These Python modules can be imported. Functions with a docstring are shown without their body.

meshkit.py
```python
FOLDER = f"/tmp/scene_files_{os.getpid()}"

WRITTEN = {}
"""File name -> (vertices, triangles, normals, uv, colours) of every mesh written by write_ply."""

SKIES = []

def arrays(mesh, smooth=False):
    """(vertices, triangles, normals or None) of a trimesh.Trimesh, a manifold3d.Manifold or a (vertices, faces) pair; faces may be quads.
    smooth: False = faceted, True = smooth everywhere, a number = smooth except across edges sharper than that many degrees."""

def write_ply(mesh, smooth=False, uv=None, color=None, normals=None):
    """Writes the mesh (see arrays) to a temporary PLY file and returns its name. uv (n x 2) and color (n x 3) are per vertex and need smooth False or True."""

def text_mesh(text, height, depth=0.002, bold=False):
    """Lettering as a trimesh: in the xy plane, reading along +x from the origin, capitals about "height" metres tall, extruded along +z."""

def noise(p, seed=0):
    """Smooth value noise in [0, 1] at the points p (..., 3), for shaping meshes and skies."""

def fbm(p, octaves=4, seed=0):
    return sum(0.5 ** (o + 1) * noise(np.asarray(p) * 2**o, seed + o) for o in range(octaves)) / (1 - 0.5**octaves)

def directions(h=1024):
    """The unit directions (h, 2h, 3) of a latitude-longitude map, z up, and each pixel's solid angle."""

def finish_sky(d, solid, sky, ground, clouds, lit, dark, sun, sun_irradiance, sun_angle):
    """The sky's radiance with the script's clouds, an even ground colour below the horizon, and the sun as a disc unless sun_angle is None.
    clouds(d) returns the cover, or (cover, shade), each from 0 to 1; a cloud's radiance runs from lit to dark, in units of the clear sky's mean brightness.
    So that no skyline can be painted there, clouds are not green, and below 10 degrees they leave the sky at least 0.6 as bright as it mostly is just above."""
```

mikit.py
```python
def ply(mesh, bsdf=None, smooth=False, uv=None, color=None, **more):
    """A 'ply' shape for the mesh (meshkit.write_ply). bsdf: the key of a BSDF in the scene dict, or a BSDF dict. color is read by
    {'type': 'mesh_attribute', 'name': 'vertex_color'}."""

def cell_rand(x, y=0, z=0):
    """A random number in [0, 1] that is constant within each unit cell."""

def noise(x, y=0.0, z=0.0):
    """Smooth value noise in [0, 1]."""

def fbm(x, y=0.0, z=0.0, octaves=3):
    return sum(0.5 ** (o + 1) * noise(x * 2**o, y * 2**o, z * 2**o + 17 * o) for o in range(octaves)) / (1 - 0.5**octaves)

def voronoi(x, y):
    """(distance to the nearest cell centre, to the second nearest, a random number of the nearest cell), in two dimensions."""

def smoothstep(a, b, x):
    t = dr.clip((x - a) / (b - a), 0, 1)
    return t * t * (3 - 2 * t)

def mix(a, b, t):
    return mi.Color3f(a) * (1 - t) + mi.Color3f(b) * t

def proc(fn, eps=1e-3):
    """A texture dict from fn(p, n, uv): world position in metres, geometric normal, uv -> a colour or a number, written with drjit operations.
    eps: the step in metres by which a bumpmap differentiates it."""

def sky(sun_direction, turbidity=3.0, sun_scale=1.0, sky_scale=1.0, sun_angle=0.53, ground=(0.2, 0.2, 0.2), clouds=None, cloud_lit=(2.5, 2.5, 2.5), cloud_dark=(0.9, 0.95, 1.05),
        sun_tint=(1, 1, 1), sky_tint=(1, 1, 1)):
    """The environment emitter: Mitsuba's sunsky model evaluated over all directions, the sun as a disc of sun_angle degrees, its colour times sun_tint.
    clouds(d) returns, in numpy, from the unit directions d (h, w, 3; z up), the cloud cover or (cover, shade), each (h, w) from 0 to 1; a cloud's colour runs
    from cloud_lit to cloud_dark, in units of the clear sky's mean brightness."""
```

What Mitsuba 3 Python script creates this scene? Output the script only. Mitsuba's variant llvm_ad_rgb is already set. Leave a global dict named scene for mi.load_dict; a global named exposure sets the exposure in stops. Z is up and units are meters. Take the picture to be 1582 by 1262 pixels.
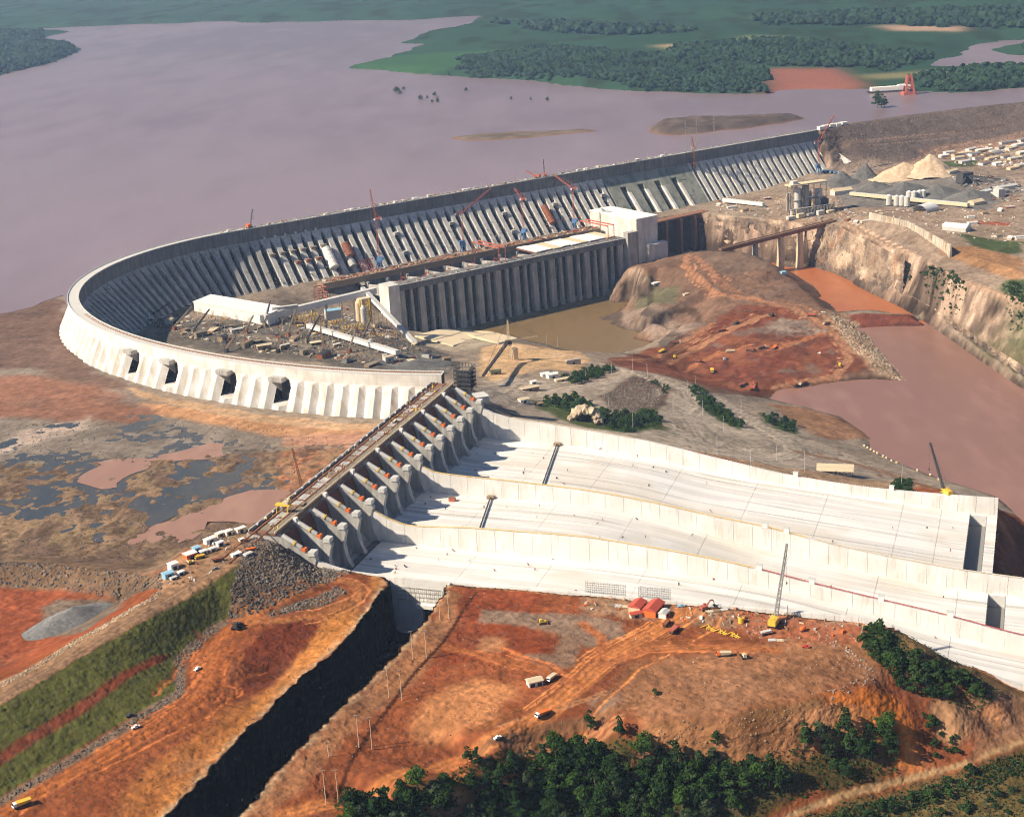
import math, random
import numpy as np, trimesh, mitsuba as mi, drjit as dr, shapely
from scipy.interpolate import LinearNDInterpolator, PchipInterpolator, splprep, splev
from scipy.ndimage import gaussian_filter, map_coordinates, grey_dilation
from scipy.spatial import cKDTree, Delaunay
import mikit, meshkit
from mikit import proc, fbm, noise, smoothstep, mix, voronoi, cell_rand

scene, labels = {}, {}
# ------------------------------------------------------------------ camera
W0, H0, FOC = 1582, 1262, 2376.0          # photograph size and focal length in its pixels
CAM = np.array([0.0, 0.0, 648.0])         # 423 m above the dam crest (crest = 225 m)
_pit, _rol = math.atan2(H0 / 2 + 141, FOC), math.radians(-2.94)
FWD = np.array([0, math.cos(_pit), -math.sin(_pit)])
_r0 = np.array([1.0, 0, 0]); _u0 = np.cross(_r0, FWD)
RGT = _r0 * math.cos(_rol) + _u0 * math.sin(_rol); UPV = _u0 * math.cos(_rol) - _r0 * math.sin(_rol)
T = mi.ScalarTransform4f
HAZE = 4.4e-5
scene['camera'] = {'type': 'perspective', 'fov': math.degrees(2 * math.atan(W0 / 2 / FOC)), 'near_clip': 1.0, 'far_clip': 80000.0,
                   'to_world': T().look_at(origin=CAM.tolist(), target=(CAM + FWD * 1000).tolist(), up=UPV.tolist()),
                   'medium': {'type': 'ref', 'id': 'haze_air'}}
# ------------------------------------------------------------------ light
SE = math.radians(38)
SUN = np.array([-0.952 * math.cos(SE), -0.306 * math.cos(SE), math.sin(SE)])
scene['sky'] = mikit.sky(SUN, turbidity=3, sky_scale=0.33, sky_tint=(0.86, 0.97, 1.18), sun_tint=(0.92, 1.0, 1.13), ground=(0.2, 0.17, 0.14))
exposure = 2.45

rng = np.random.default_rng(7)
def ray(x, y):
    x, y = np.asarray(x, float), np.asarray(y, float)
    return FWD * FOC + RGT * (x - W0 / 2)[..., None] - UPV * (y - H0 / 2)[..., None]
def at(x, y, z):                          # the point at elevation z seen at photograph pixel (x, y)
    d = ray(x, y)
    return CAM + d * ((z - CAM[2]) / d[2])
# ------------------------------------------------------------------ materials
def solid(name, c, rough=0.7, metallic=0.0, spec=0.3):
    scene['mat_' + name] = {'type': 'twosided', 'bsdf': {'type': 'principled', 'base_color': {'type': 'rgb', 'value': list(c)}, 'roughness': rough, 'metallic': metallic, 'specular': spec}}
def textured(name, fn, rough=0.85, spec=0.2, bump=None, bump_scale=1.0):
    b = {'type': 'principled', 'base_color': proc(fn), 'roughness': rough, 'specular': spec}
    scene['mat_' + name] = {'type': 'twosided', 'bsdf': b}
def streaky(lo, hi, stain, ks=0.35, amount=0.6):
    def fn(p, n, uv):
        a = fbm(p.x * ks, p.y * ks, p.z * 0.035, 3)
        b = fbm(p.x * 0.06, p.y * 0.06, p.z * 0.08, 3)
        c = mix(lo, hi, smoothstep(0.3, 0.7, a * 0.6 + b * 0.4))
        lift = dr.abs(p.z * (1 / 3.0) - dr.round(p.z * (1 / 3.0)))
        c = c * (1 - 0.10 * smoothstep(0.06, 0.0, lift))
        return mix(c, stain, amount * smoothstep(0.5, 0.78, fbm(p.x * ks * 1.3 + 31, p.y * ks * 1.3, p.z * 0.02, 3)))
    return fn
textured('concrete', streaky((0.33, 0.325, 0.31), (0.50, 0.49, 0.465), (0.20, 0.185, 0.16)))
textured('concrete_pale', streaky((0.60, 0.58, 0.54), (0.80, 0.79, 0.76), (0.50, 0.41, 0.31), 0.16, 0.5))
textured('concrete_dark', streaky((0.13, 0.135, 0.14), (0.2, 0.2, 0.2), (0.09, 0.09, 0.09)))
textured('concrete_green', streaky((0.23, 0.25, 0.21), (0.36, 0.37, 0.32), (0.13, 0.15, 0.12), 0.12))
textured('concrete_rib', streaky((0.52, 0.515, 0.49), (0.70, 0.69, 0.65), (0.33, 0.31, 0.27)))
def rock_face(lo, hi, s1=0.25):
    def fn(p, n, uv):
        a = fbm(p.x * s1, p.y * s1, p.z * s1 * 0.35, 4)
        b = fbm(p.x * 0.02, p.y * 0.02, p.z * 0.05 + 9, 3)
        return mix(lo, hi, smoothstep(0.32, 0.68, 0.6 * a + 0.4 * b))
    return fn
textured('rock', rock_face((0.08, 0.068, 0.058), (0.24, 0.2, 0.165), 0.5))
textured('rock_tan', rock_face((0.2, 0.15, 0.11), (0.55, 0.45, 0.33), 0.3))
for nm, c in dict(white_paint=(0.8, 0.79, 0.76), pale_grey=(0.55, 0.55, 0.53), mid_grey=(0.27, 0.27, 0.27), dark_steel=(0.06, 0.06, 0.065), rust=(0.25, 0.09, 0.045), orange_paint=(0.72, 0.17, 0.04),
                  red_paint=(0.50, 0.07, 0.04), yellow_paint=(0.72, 0.48, 0.06), tan_paint=(0.62, 0.52, 0.36), blue_paint=(0.09, 0.2, 0.42), sky_blue=(0.28, 0.5, 0.66), timber=(0.28, 0.2, 0.13),
                  crane_red=(0.42, 0.12, 0.085), roof_red=(0.48, 0.09, 0.06), rubber_and_shade_black=(0.03, 0.03, 0.03), painted_shade=(0.022, 0.025, 0.03), gate_brown=(0.13, 0.045, 0.03), tin=(0.62, 0.64, 0.66), trunk=(0.16, 0.13, 0.1),
                  trestle=(0.24, 0.2, 0.15), window_and_shade_dark=(0.03, 0.035, 0.04), bridge_brown=(0.23, 0.12, 0.075), olive=(0.1, 0.11, 0.06)).items():
    solid(nm, c)
# ------------------------------------------------------------------ mesh helpers
class MB:
    def __init__(s): s.v, s.f, s.n = [], [], 0
    def add(s, v, f):
        v = np.asarray(v, float); f = np.asarray(f, int)
        if f.shape[1] == 4: f = np.vstack([f[:, [0, 1, 2]], f[:, [0, 2, 3]]])
        s.v.append(v); s.f.append(f + s.n); s.n += len(v); return s
    def hexa(s, c8):                      # bottom loop of four, top loop of four
        return s.add(c8, [[3, 2, 1, 0], [4, 5, 6, 7], [0, 1, 5, 4], [1, 2, 6, 5], [2, 3, 7, 6], [3, 0, 4, 7]])
    def box(s, o, a, b, h, z0=0.0):       # o = centre of the base, a and b = half vectors in plan, h = height
        o, a, b = (np.append(np.asarray(q, float), 0)[:3] if len(q) < 3 else np.asarray(q, float) for q in (o, a, b))
        lo = [o - a - b, o + a - b, o + a + b, o - a + b]
        up = np.array([0, 0, 1.0])
        return s.hexa(np.array([q + up * z0 for q in lo] + [q + up * (z0 + h) for q in lo]))
    def bar(s, p, q, w, h=None):
        p, q = np.asarray(p, float), np.asarray(q, float); h = h or w
        t = (q - p) / (np.linalg.norm(q - p) + 1e-9)
        a = np.cross(t, [0, 0, 1.0]) if abs(t[2]) < 0.95 else np.cross(t, [1.0, 0, 0])
        a /= np.linalg.norm(a); b = np.cross(a, t)
        lo = [p - a * w / 2 - b * h / 2, p + a * w / 2 - b * h / 2, p + a * w / 2 + b * h / 2, p - a * w / 2 + b * h / 2]
        return s.hexa(np.array(lo + [x + (q - p) for x in lo]))
    def tube(s, pts, r, sides=8, cap=True):
        p = np.asarray(pts, float); r = np.broadcast_to(np.asarray(r, float), (len(p),))
        t = np.gradient(p, axis=0); t /= np.linalg.norm(t, axis=1, keepdims=True) + 1e-9
        a = np.cross(t, np.where(np.abs(t[:, 2:]) < 0.95, [0, 0, 1.0], [1.0, 0, 0])); a /= np.linalg.norm(a, axis=1, keepdims=True) + 1e-9
        b = np.cross(a, t); an = np.arange(sides) * 2 * np.pi / sides
        v = p[:, None] + r[:, None, None] * (np.cos(an)[None, :, None] * a[:, None] + np.sin(an)[None, :, None] * b[:, None])
        k = len(p); f = []
        for i in range(k - 1):
            for j in range(sides):
                j2 = (j + 1) % sides; f.append([i * sides + j, i * sides + j2, (i + 1) * sides + j2, (i + 1) * sides + j])
        v = v.reshape(-1, 3); s.add(v, f)
        if cap:
            for i, fl in ((0, True), (k - 1, False)):
                ring = v[i * sides:(i + 1) * sides]; c = ring.mean(0)
                s.add(np.vstack([ring, c]), [[(j + 1) % sides, j, sides] if fl else [j, (j + 1) % sides, sides] for j in range(sides)])
        return s
    def cyl(s, o, r, h, sides=12, r2=None):
        o = np.asarray(o, float)
        return s.tube([o, o + [0, 0, h]], [r, r if r2 is None else r2], sides)
    def grid(s, g):                       # g (m, n, 3) sheet
        m, n = g.shape[:2]; i, j = np.meshgrid(np.arange(m - 1), np.arange(n - 1), indexing='ij'); a = (i * n + j).ravel()
        return s.add(g.reshape(-1, 3), np.stack([a, a + n, a + n + 1, a + 1], 1))
    def loops(s, L, caps=(True, True), closed=True):   # list of rings (k, 3) joined
        L = np.asarray(L, float); m, k = L.shape[:2]; f = []
        for i in range(m - 1):
            for j in range(k if closed else k - 1):
                j2 = (j + 1) % k; f.append([i * k + j, i * k + j2, (i + 1) * k + j2, (i + 1) * k + j])
        s.add(L.reshape(-1, 3), f)
        for e, on in ((0, caps[0]), (m - 1, caps[1])):
            if on: s.add(L[e], [[0, a, a + 1] if e else [0, a + 1, a] for a in range(1, k - 1)])
        return s
    def lattice(s, p, q, w, n, r, taper=1.0):          # square lattice mast or jib from p to q
        p, q = np.asarray(p, float), np.asarray(q, float); t = (q - p) / np.linalg.norm(q - p)
        a = np.cross(t, [0, 0, 1.0]) if abs(t[2]) < 0.9 else np.cross(t, [1.0, 0, 0]); a /= np.linalg.norm(a); b = np.cross(a, t)
        c = [(-1, -1), (1, -1), (1, 1), (-1, 1)]
        at_ = lambda k, i: p + (q - p) * k / n + (a * c[i % 4][0] + b * c[i % 4][1]) * w / 2 * (1 + (taper - 1) * k / n)
        for i in range(4): s.bar(at_(0, i), at_(n, i), r * 1.5)
        for k in range(n):
            for i in range(4): s.bar(at_(k, i), at_(k + 1, i + 1 + 2 * (k % 2)), r)
        return s
    def mesh(s): return (np.vstack(s.v), np.vstack(s.f))
_used = {}
def numbered(name):
    k = _used.get(name, 0); _used[name] = k + 1
    return name if k == 0 else '%s_%03d' % (name, k)
def thing(name, label=None, cat=None, group=None):
    key = numbered(name)
    if label: labels[key] = {'label': label, 'category': cat}
    if group: labels[key]['group'] = group
    return key
def obj(name, mb, mat, parent=None, smooth=False, label=None, cat=None, group=None, kind=None, **kw):
    key = numbered((parent + '__' + name) if parent else name)
    m = mb.mesh() if isinstance(mb, MB) else mb
    scene[key] = mikit.ply(m, 'mat_' + mat, smooth, **kw)
    d = {}
    if label: d['label'] = label
    if cat: d['category'] = cat
    if group: d['group'] = group
    if kind: d['kind'] = kind
    if d: labels[key] = d
    return key
def v2(p): return np.asarray(p, float)[:2]
def z3(p, z): return np.array([p[0], p[1], z], float)
# ------------------------------------------------------------------ site frames
D0 = v2(at(1260, 201, 225)); DU = np.array([-0.81583, -0.57829]); DN = np.array([0.57829, -0.81583])     # dam axis, downstream
def DS(s, n, z): return np.array([*(D0 + DU * s + DN * n), z])
S0 = v2(at(428, 822, 225)); S1 = v2(at(697, 596, 225)); SL = float(np.linalg.norm(S1 - S0)); SB = (S1 - S0) / SL; SV = np.array([SB[1], -SB[0]])
def SP(sb, v, z): return np.array([*(S0 + SB * sb + SV * v), z])
def sp_local(x, y): return (x - S0[0]) * SB[0] + (y - S0[1]) * SB[1], (x - S0[0]) * SV[0] + (y - S0[1]) * SV[1]
BAY = SL / 14
pch = lambda a, b: PchipInterpolator(a, b, extrapolate=True)
CF = [pch([20, 64, 115, 193, 252, 333, 417, 484, 560], [180, 178, 177, 177, 175, 169, 155, 142, 134]),
      pch([20, 58, 115, 173, 235, 323, 406, 475, 540], [181, 180, 180, 179, 171, 152, 140, 133, 131]),
      pch([20, 48, 96, 188, 252, 330, 407, 472, 500], [178, 175, 174, 167, 156, 148, 141, 135, 134])]
WT = [pch([25, 60, 145, 230, 417, 459, 487, 520, 580], [207, 199, 198, 200, 201, 182, 174, 164, 152]),
      pch([25, 42, 62, 116, 193, 252, 299, 333, 370, 417, 461, 519, 560], [207, 198, 193, 195.5, 196, 192, 187, 182, 175, 167, 160, 149, 144]),
      pch([26, 44, 116, 173, 234, 278, 322, 352, 405, 437, 474, 540], [206, 198, 195, 192, 185, 178, 172, 166, 157, 153, 149, 146]),
      pch([25, 49, 96, 188, 252, 328, 406, 490], [208, 198, 193, 182, 170, 157, 151, 150])]
WK = [0, 4, 8, 14]; CEND = [560, 535, 494]
# upstream edge of the crest, from the rockfill dam round to the spillway
_cp = [(300, 369), (253, 381), (188, 398.9), (142, 411.5), (119, 424), (106, 438), (102.6, 454.6), (111.5, 472), (142, 495), (177, 518), (218, 537), (279, 546), (400, 561), (500, 569), (622, 578), (688, 586)]
_cw = np.array([D0 + DU * 1100, D0 + DU * 1160, D0 + DU * 1220] + [v2(at(x, y, 225)) for x, y in _cp])
_tck, _ = splprep(_cw.T, s=1500, k=3)
_q = np.array(splev(np.linspace(0, 1, 3000), _tck)).T
_len = np.r_[0, np.cumsum(np.linalg.norm(np.diff(_q, axis=0), axis=1))]
CURVE0 = 80.0                              # the wing dam starts where the axis has just left the straight line
def wing(t):                               # point and unit outward (upstream) normal at t metres along the curved axis
    t = np.asarray(t, float)
    x = np.interp(t, _len, _q[:, 0]); y = np.interp(t, _len, _q[:, 1]); e = 2.0
    dx = np.interp(t + e, _len, _q[:, 0]) - np.interp(t - e, _len, _q[:, 0]); dy = np.interp(t + e, _len, _q[:, 1]) - np.interp(t - e, _len, _q[:, 1])
    l = np.hypot(dx, dy)
    return np.stack([x, y], -1), np.stack([dy / l, -dx / l], -1)
_wp, _wn = wing(300.0)
WSIGN = 1.0 if _wn[0] < 0 else -1.0
WLEN = float(_len[-1])
# ------------------------------------------------------------------ terrain: a triangulated net of break lines (pixel x, pixel y, elevation), then relief
WATER_UP, WATER_POOL, WATER_RIVER = 189.0, 62.0, 85.0
LINES = [
 # forebay flats behind the spillway and round the wing dam
 [(-80, 500, 188), (0, 486, 189.3), (40, 479, 189.3), (70, 466, 189.3), (98, 457, 189.3)], [(-80, 470, 189, 176), (0, 455, 189, 176), (60, 440, 189, 178), (96, 440, 189, 180)],
 [(0, 560, 188), (90, 560, 188)], [(0, 640, 186.6), (200, 640, 186.6), (400, 690, 186.4), (560, 690, 186.6)], [(0, 730, 186.2), (250, 730, 186.2), (470, 730, 186.2)], [(-60, 850, 186.5), (100, 845, 186.5), (250, 830, 186.2), (360, 790, 186.2)],
 # dike and red flat left of the embankment
 [(-80, 878, 204), (0, 872, 204), (100, 874, 205), (250, 888, 208)], [(-80, 860, 188), (0, 862, 188), (100, 862, 188), (235, 868, 188)], [(-80, 905, 191), (0, 905, 191), (80, 910, 191), (170, 925, 192), (215, 925, 194)],
 [(-80, 1040, 191), (0, 1030, 191), (100, 975, 191), (180, 935, 194)], [(-150, 1010, 190), (0, 960, 190), (90, 930, 191)],
 # embankment crest
 [(-120, 1135, 225), (0, 1067, 225), (120, 997, 225), (252, 914, 225), (256, 885, 225), (290, 852, 225), (350, 822, 225), (392, 822, 225)], [(-120, 1158, 225), (0, 1088, 225), (120, 1018, 225), (250, 944, 225), (364, 874, 225), (420, 838, 225), (432, 828, 225)],
 # grass foot, berm
 [(-120, 1290, 203), (0, 1233, 204), (150, 1142, 205), (270, 1066, 206), (267, 1018, 206), (326, 968, 206), (350, 956, 206)],
 [(-60, 1290, 203), (60, 1215, 204), (190, 1130, 205), (285, 1075, 205), (283, 1020, 205), (340, 975, 205)],
 [(350, 956, 206), (392, 950, 206), (460, 925, 205), (520, 897, 203), (546, 884, 201)], [(100, 1262, 200), (250, 1150, 201), (360, 1050, 202), (440, 970, 203), (520, 925, 202), (590, 912, 201)],
 [(470, 930, 204), (380, 1010, 204), (300, 1090, 204)], [(380, 1080, 197), (470, 1010, 197), (560, 935, 198.5)],
 [(160, 1330, 196), (262, 1262, 197), (350, 1165, 197), (440, 1075, 198), (540, 985, 198), (602, 903, 199)],
 # right side of the canal, plateau
 [(692, 908, 199), (662, 955, 198), (600, 1018, 197), (505, 1108, 196), (430, 1186, 195), (362, 1262, 194), (300, 1330, 193)],
 [(735, 915, 198), (700, 960, 196), (640, 1040, 193), (560, 1130, 192), (470, 1230, 191)], [(760, 950, 195), (700, 1030, 192.5), (620, 1120, 191)],
 [(800, 960, 196), (950, 980, 196.5), (1100, 985, 197), (1250, 980, 197), (1330, 985, 196)], [(760, 1060, 194), (900, 1060, 195), (1050, 1060, 195.5), (1200, 1040, 196), (1345, 1030, 194)],
 [(640, 1230, 189), (760, 1145, 191.5), (850, 1100, 193), (930, 1090, 194)], [(560, 1290, 186), (680, 1215, 189), (780, 1150, 191)],
 [(930, 1100, 194), (1010, 1118, 194), (1130, 1108, 194), (1280, 1083, 193), (1352, 1062, 191)], [(1010, 1190, 165), (1150, 1185, 165), (1230, 1170, 166), (1290, 1140, 170), (1350, 1095, 182)],
 [(700, 1200, 178), (820, 1160, 178), (930, 1130, 180)], [(620, 1300, 166), (800, 1262, 160), (1000, 1240, 158), (1190, 1225, 156)],
 # hill at the right
 [(1350, 985, 199), (1378, 958, 202), (1420, 985, 198), (1470, 1010, 184), (1530, 1040, 173), (1640, 1090, 158)], [(1350, 1010, 194), (1420, 1040, 187), (1500, 1062, 177), (1545, 1085, 168)],
 [(1400, 1090, 176), (1450, 1130, 160), (1500, 1160, 151)], [(1480, 1080, 170), (1520, 1120, 155)], [(1545, 1120, 153), (1650, 1140, 146)],
 [(1180, 1290, 142), (1280, 1245, 145), (1400, 1205, 146), (1500, 1180, 148), (1600, 1150, 148)], [(1300, 1330, 132), (1500, 1262, 134), (1650, 1200, 136)],
 [(900, 1330, 140), (1100, 1300, 142)], [(1480, 1110, 168), (1500, 1100, 166)],
 # inner yard
 [(240, 500, 150), (300, 530, 150), (400, 548, 150), (520, 560, 149), (640, 572, 148)], [(330, 480, 150), (450, 500, 148), (560, 530, 144)], [(600, 520, 135), (640, 531, 112), (700, 545, 118), (745, 560, 130)],
 [(612, 512, 90), (640, 507, 72), (700, 505, 66)], [(680, 520, 85), (730, 518, 70), (800, 525, 66)],
 # tan plateau and the knoll roads
 [(745, 536, 108), (800, 532, 106), (860, 540, 108), (912, 556, 112)], [(760, 560, 138), (820, 565, 138), (880, 572, 128), (925, 566, 118)],
 [(705, 592, 205), (745, 596, 172), (770, 605, 168)], [(740, 612, 186), (800, 640, 178), (870, 652, 174)], [(800, 600, 156), (880, 600, 150), (940, 585, 142), (972, 574, 138)],
 [(840, 625, 160), (900, 618, 158), (960, 640, 152), (1010, 645, 150)], [(985, 572, 137), (1035, 600, 132), (1035, 625, 134)], [(1060, 592, 127), (1085, 625, 126), (1075, 645, 130)],
 [(1010, 672, 160), (1110, 692, 148), (1200, 712, 138)], [(1060, 660, 142), (1130, 700, 138), (1220, 700, 126)], [(1150, 630, 112), (1240, 665, 104), (1300, 690, 100)], [(1260, 720, 132), (1330, 735, 124), (1420, 748, 126), (1470, 762, 138), (1530, 768, 147)],
 # shores (river level 85)
 [(1094, 594, 94), (1140, 604, 88), (1176, 614, 85), (1219, 623, 85), (1301, 644, 85), (1348, 676, 85), (1331, 682, 86), (1290, 672, 92)], [(1331, 690, 86), (1387, 716, 86), (1460, 742, 86), (1540, 768, 86), (1575, 800, 86)], [(1240, 612, 85, 75), (1330, 640, 85, 75), (1385, 676, 85, 75), (1440, 718, 85, 75), (1560, 758, 85, 75)],
 [(1180, 590, 94), (1266, 583, 90), (1331, 575, 92)], [(1176, 603, 85.5), (1266, 594, 85), (1331, 584, 85), (1398, 588, 85), (1366, 552, 85), (1331, 510, 85), (1290, 482, 85), (1284, 474, 85), (1253, 440, 85), (1215, 415, 85)],
 [(1300, 600, 85, 75), (1420, 600, 85, 75)], [(1440, 580, 85, 75), (1400, 540, 85, 75), (1385, 522, 85, 75)], [(1480, 545, 85, 75), (1560, 620, 85, 75), (1600, 700, 85, 75)], [(1240, 420, 85, 75), (1290, 445, 85, 75), (1335, 468, 85, 75)],
 [(1190, 412, 112), (1215, 425, 106), (1243, 447, 104), (1272, 478, 100), (1310, 515, 97), (1345, 555, 94), (1372, 582, 88)],
 # cofferdam across the channel
 [(1272, 478, 97), (1300, 482, 92), (1360, 483, 92), (1432, 484, 94), (1450, 484, 98)], [(1280, 490, 96), (1310, 494, 92), (1370, 494, 92), (1440, 492, 95)], [(1322, 510, 85, 80), (1380, 505, 85, 79), (1440, 504, 85, 79)], [(1262, 462, 85, 80), (1320, 468, 85, 79), (1385, 470, 85, 79)],
 # island
 [(1055, 392, 126), (1090, 386, 132), (1150, 390, 132), (1188, 402, 126)], [(1065, 420, 118), (1110, 440, 108), (1170, 440, 106)], [(1000, 440, 96), (1040, 440, 102)], [(980, 490, 80), (1060, 500, 90), (1140, 490, 98), (1220, 480, 98)],
 [(1080, 560, 90), (1160, 550, 94), (1260, 540, 94)], [(1150, 580, 92), (1250, 570, 90)], [(990, 545, 78), (1060, 575, 84), (1100, 590, 90)],
 [(980, 462, 64), (964, 480, 63), (908, 494, 62), (956, 505, 62), (1042, 523, 62), (986, 538, 62), (939, 551, 62), (925, 556, 63)], [(760, 500, 62, 54), (860, 480, 62, 54), (940, 470, 62, 54)], [(860, 520, 62, 54), (960, 525, 62, 54)],
 [(970, 410, 108), (1000, 420, 118), (1030, 400, 122)],
 # far side of the channel
 [(1072, 328, 150), (1100, 330, 150), (1130, 335, 150), (1200, 340, 150), (1246, 345, 150)], 
 [(1246, 345, 150), (1290, 346, 150), (1330, 366, 150), (1400, 400, 150), (1460, 430, 150), (1582, 466, 150), (1700, 500, 150)], [(1252, 410, 85, 86), (1300, 424, 85, 86), (1345, 445, 85, 86), (1400, 470, 85, 86), (1440, 494, 85, 86), (1510, 544, 85, 86), (1582, 593, 85, 86), (1700, 660, 85, 86)], [(1246, 416, 85, 78), (1296, 431, 85, 78), (1341, 452, 85, 78), (1395, 477, 85, 78), (1434, 502, 85, 77), (1503, 552, 85, 77), (1576, 601, 85, 77), (1695, 668, 85, 77)],
 [(1268, 400, 96), (1310, 412, 100), (1350, 432, 103), (1400, 455, 104), (1440, 476, 104), (1510, 524, 104), (1582, 568, 105), (1700, 630, 105)],
 [(1335, 360, 152), (1400, 392, 152), (1464, 420, 152), (1582, 455, 152)], [(1345, 334, 168), (1400, 352, 168), (1470, 385, 165), (1582, 420, 160)], [(1480, 400, 158), (1582, 440, 155)],
 [(1100, 330, 151), (1200, 300, 152), (1245, 290, 153)], [(1300, 330, 152), (1300, 290, 153), (1310, 270, 154)], [(1450, 300, 158), (1582, 330, 162), (1700, 340, 163)], [(1425, 254, 163), (1500, 245, 168), (1582, 235, 172), (1700, 225, 176)], [(1400, 285, 157), (1582, 275, 166), (1700, 270, 168)],
 # rockfill dam at the right
 [(1262, 202, 225), (1330, 190.5, 225), (1400, 180.5, 225), (1500, 168.5, 225), (1582, 160, 225), (1760, 146, 225)], [(1262, 199, 225), (1330, 187.5, 225), (1400, 177.5, 225), (1500, 165.5, 225), (1582, 157, 225), (1760, 143, 225)],
 [(1296, 267, 154), (1340, 262, 157), (1420, 246, 163), (1500, 228, 170), (1582, 212, 176), (1760, 190, 184)],
]
def dens(pts, step):
    out = []
    for a, b in zip(pts[:-1], pts[1:]):
        k = max(1, int(np.linalg.norm(b - a) / step)); out += [a + (b - a) * i / k for i in range(k)]
    return out + [pts[-1]]
TP = []
for L in LINES: TP += dens([at(*q) if len(q) == 3 else np.append(at(*q[:3])[:2], q[3]) for q in L], 10)
W3 = lambda a, step=12: TP.extend(dens([np.asarray(q, float) for q in a], step))
W3([DS(s, 66, 145) for s in (380, 620, 1000, 1240)]); W3([DS(-10, 60, 166), DS(60, 62, 160), DS(200, 66, 148), DS(340, 66, 145)])
W3([DS(s, 0, 150) for s in (0, 400, 800, 1200)]); W3([DS(s, -40, 170) for s in (-60, 400, 800, 1200)])
W3([DS(640, 182, 55), DS(1040, 182, 60)]); W3([DS(640, 160, 100), DS(1040, 160, 100)]); W3([DS(560, 185, 110), DS(610, 188, 80)])
for off, z in ((32, 150.5), (14, 158)):
    q, n = wing(np.linspace(90, WLEN - 40, 60)); W3([z3(a, z) for a in q - n * WSIGN * off])
for off, z in ((14, 186.5), (30, 187)):
    q, n = wing(np.linspace(300, WLEN - 30, 60)); W3([z3(a, z) for a in q + n * WSIGN * off])
W3([SP(-10, -35, 187), SP(SL * .5, -35, 186.5), SP(SL - 20, -35, 187)]); W3([SP(20, -18, 187), SP(SL - 20, -18, 187)])
W3([SP(-5, v, z) for v, z in ((-30, 222), (-6, 223), (10, 214), (30, 203), (60, 199), (145, 198), (230, 199), (417, 200), (459, 181), (487, 173), (520, 163), (600, 145))], 8)
W3([SP(SL + 5, v, z) for v, z in ((-12, 224), (10, 214), (30, 204), (49, 195), (96, 189), (188, 178), (252, 167), (328, 153), (406, 147), (488, 146), (500, 112), (520, 86))], 8)
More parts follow.
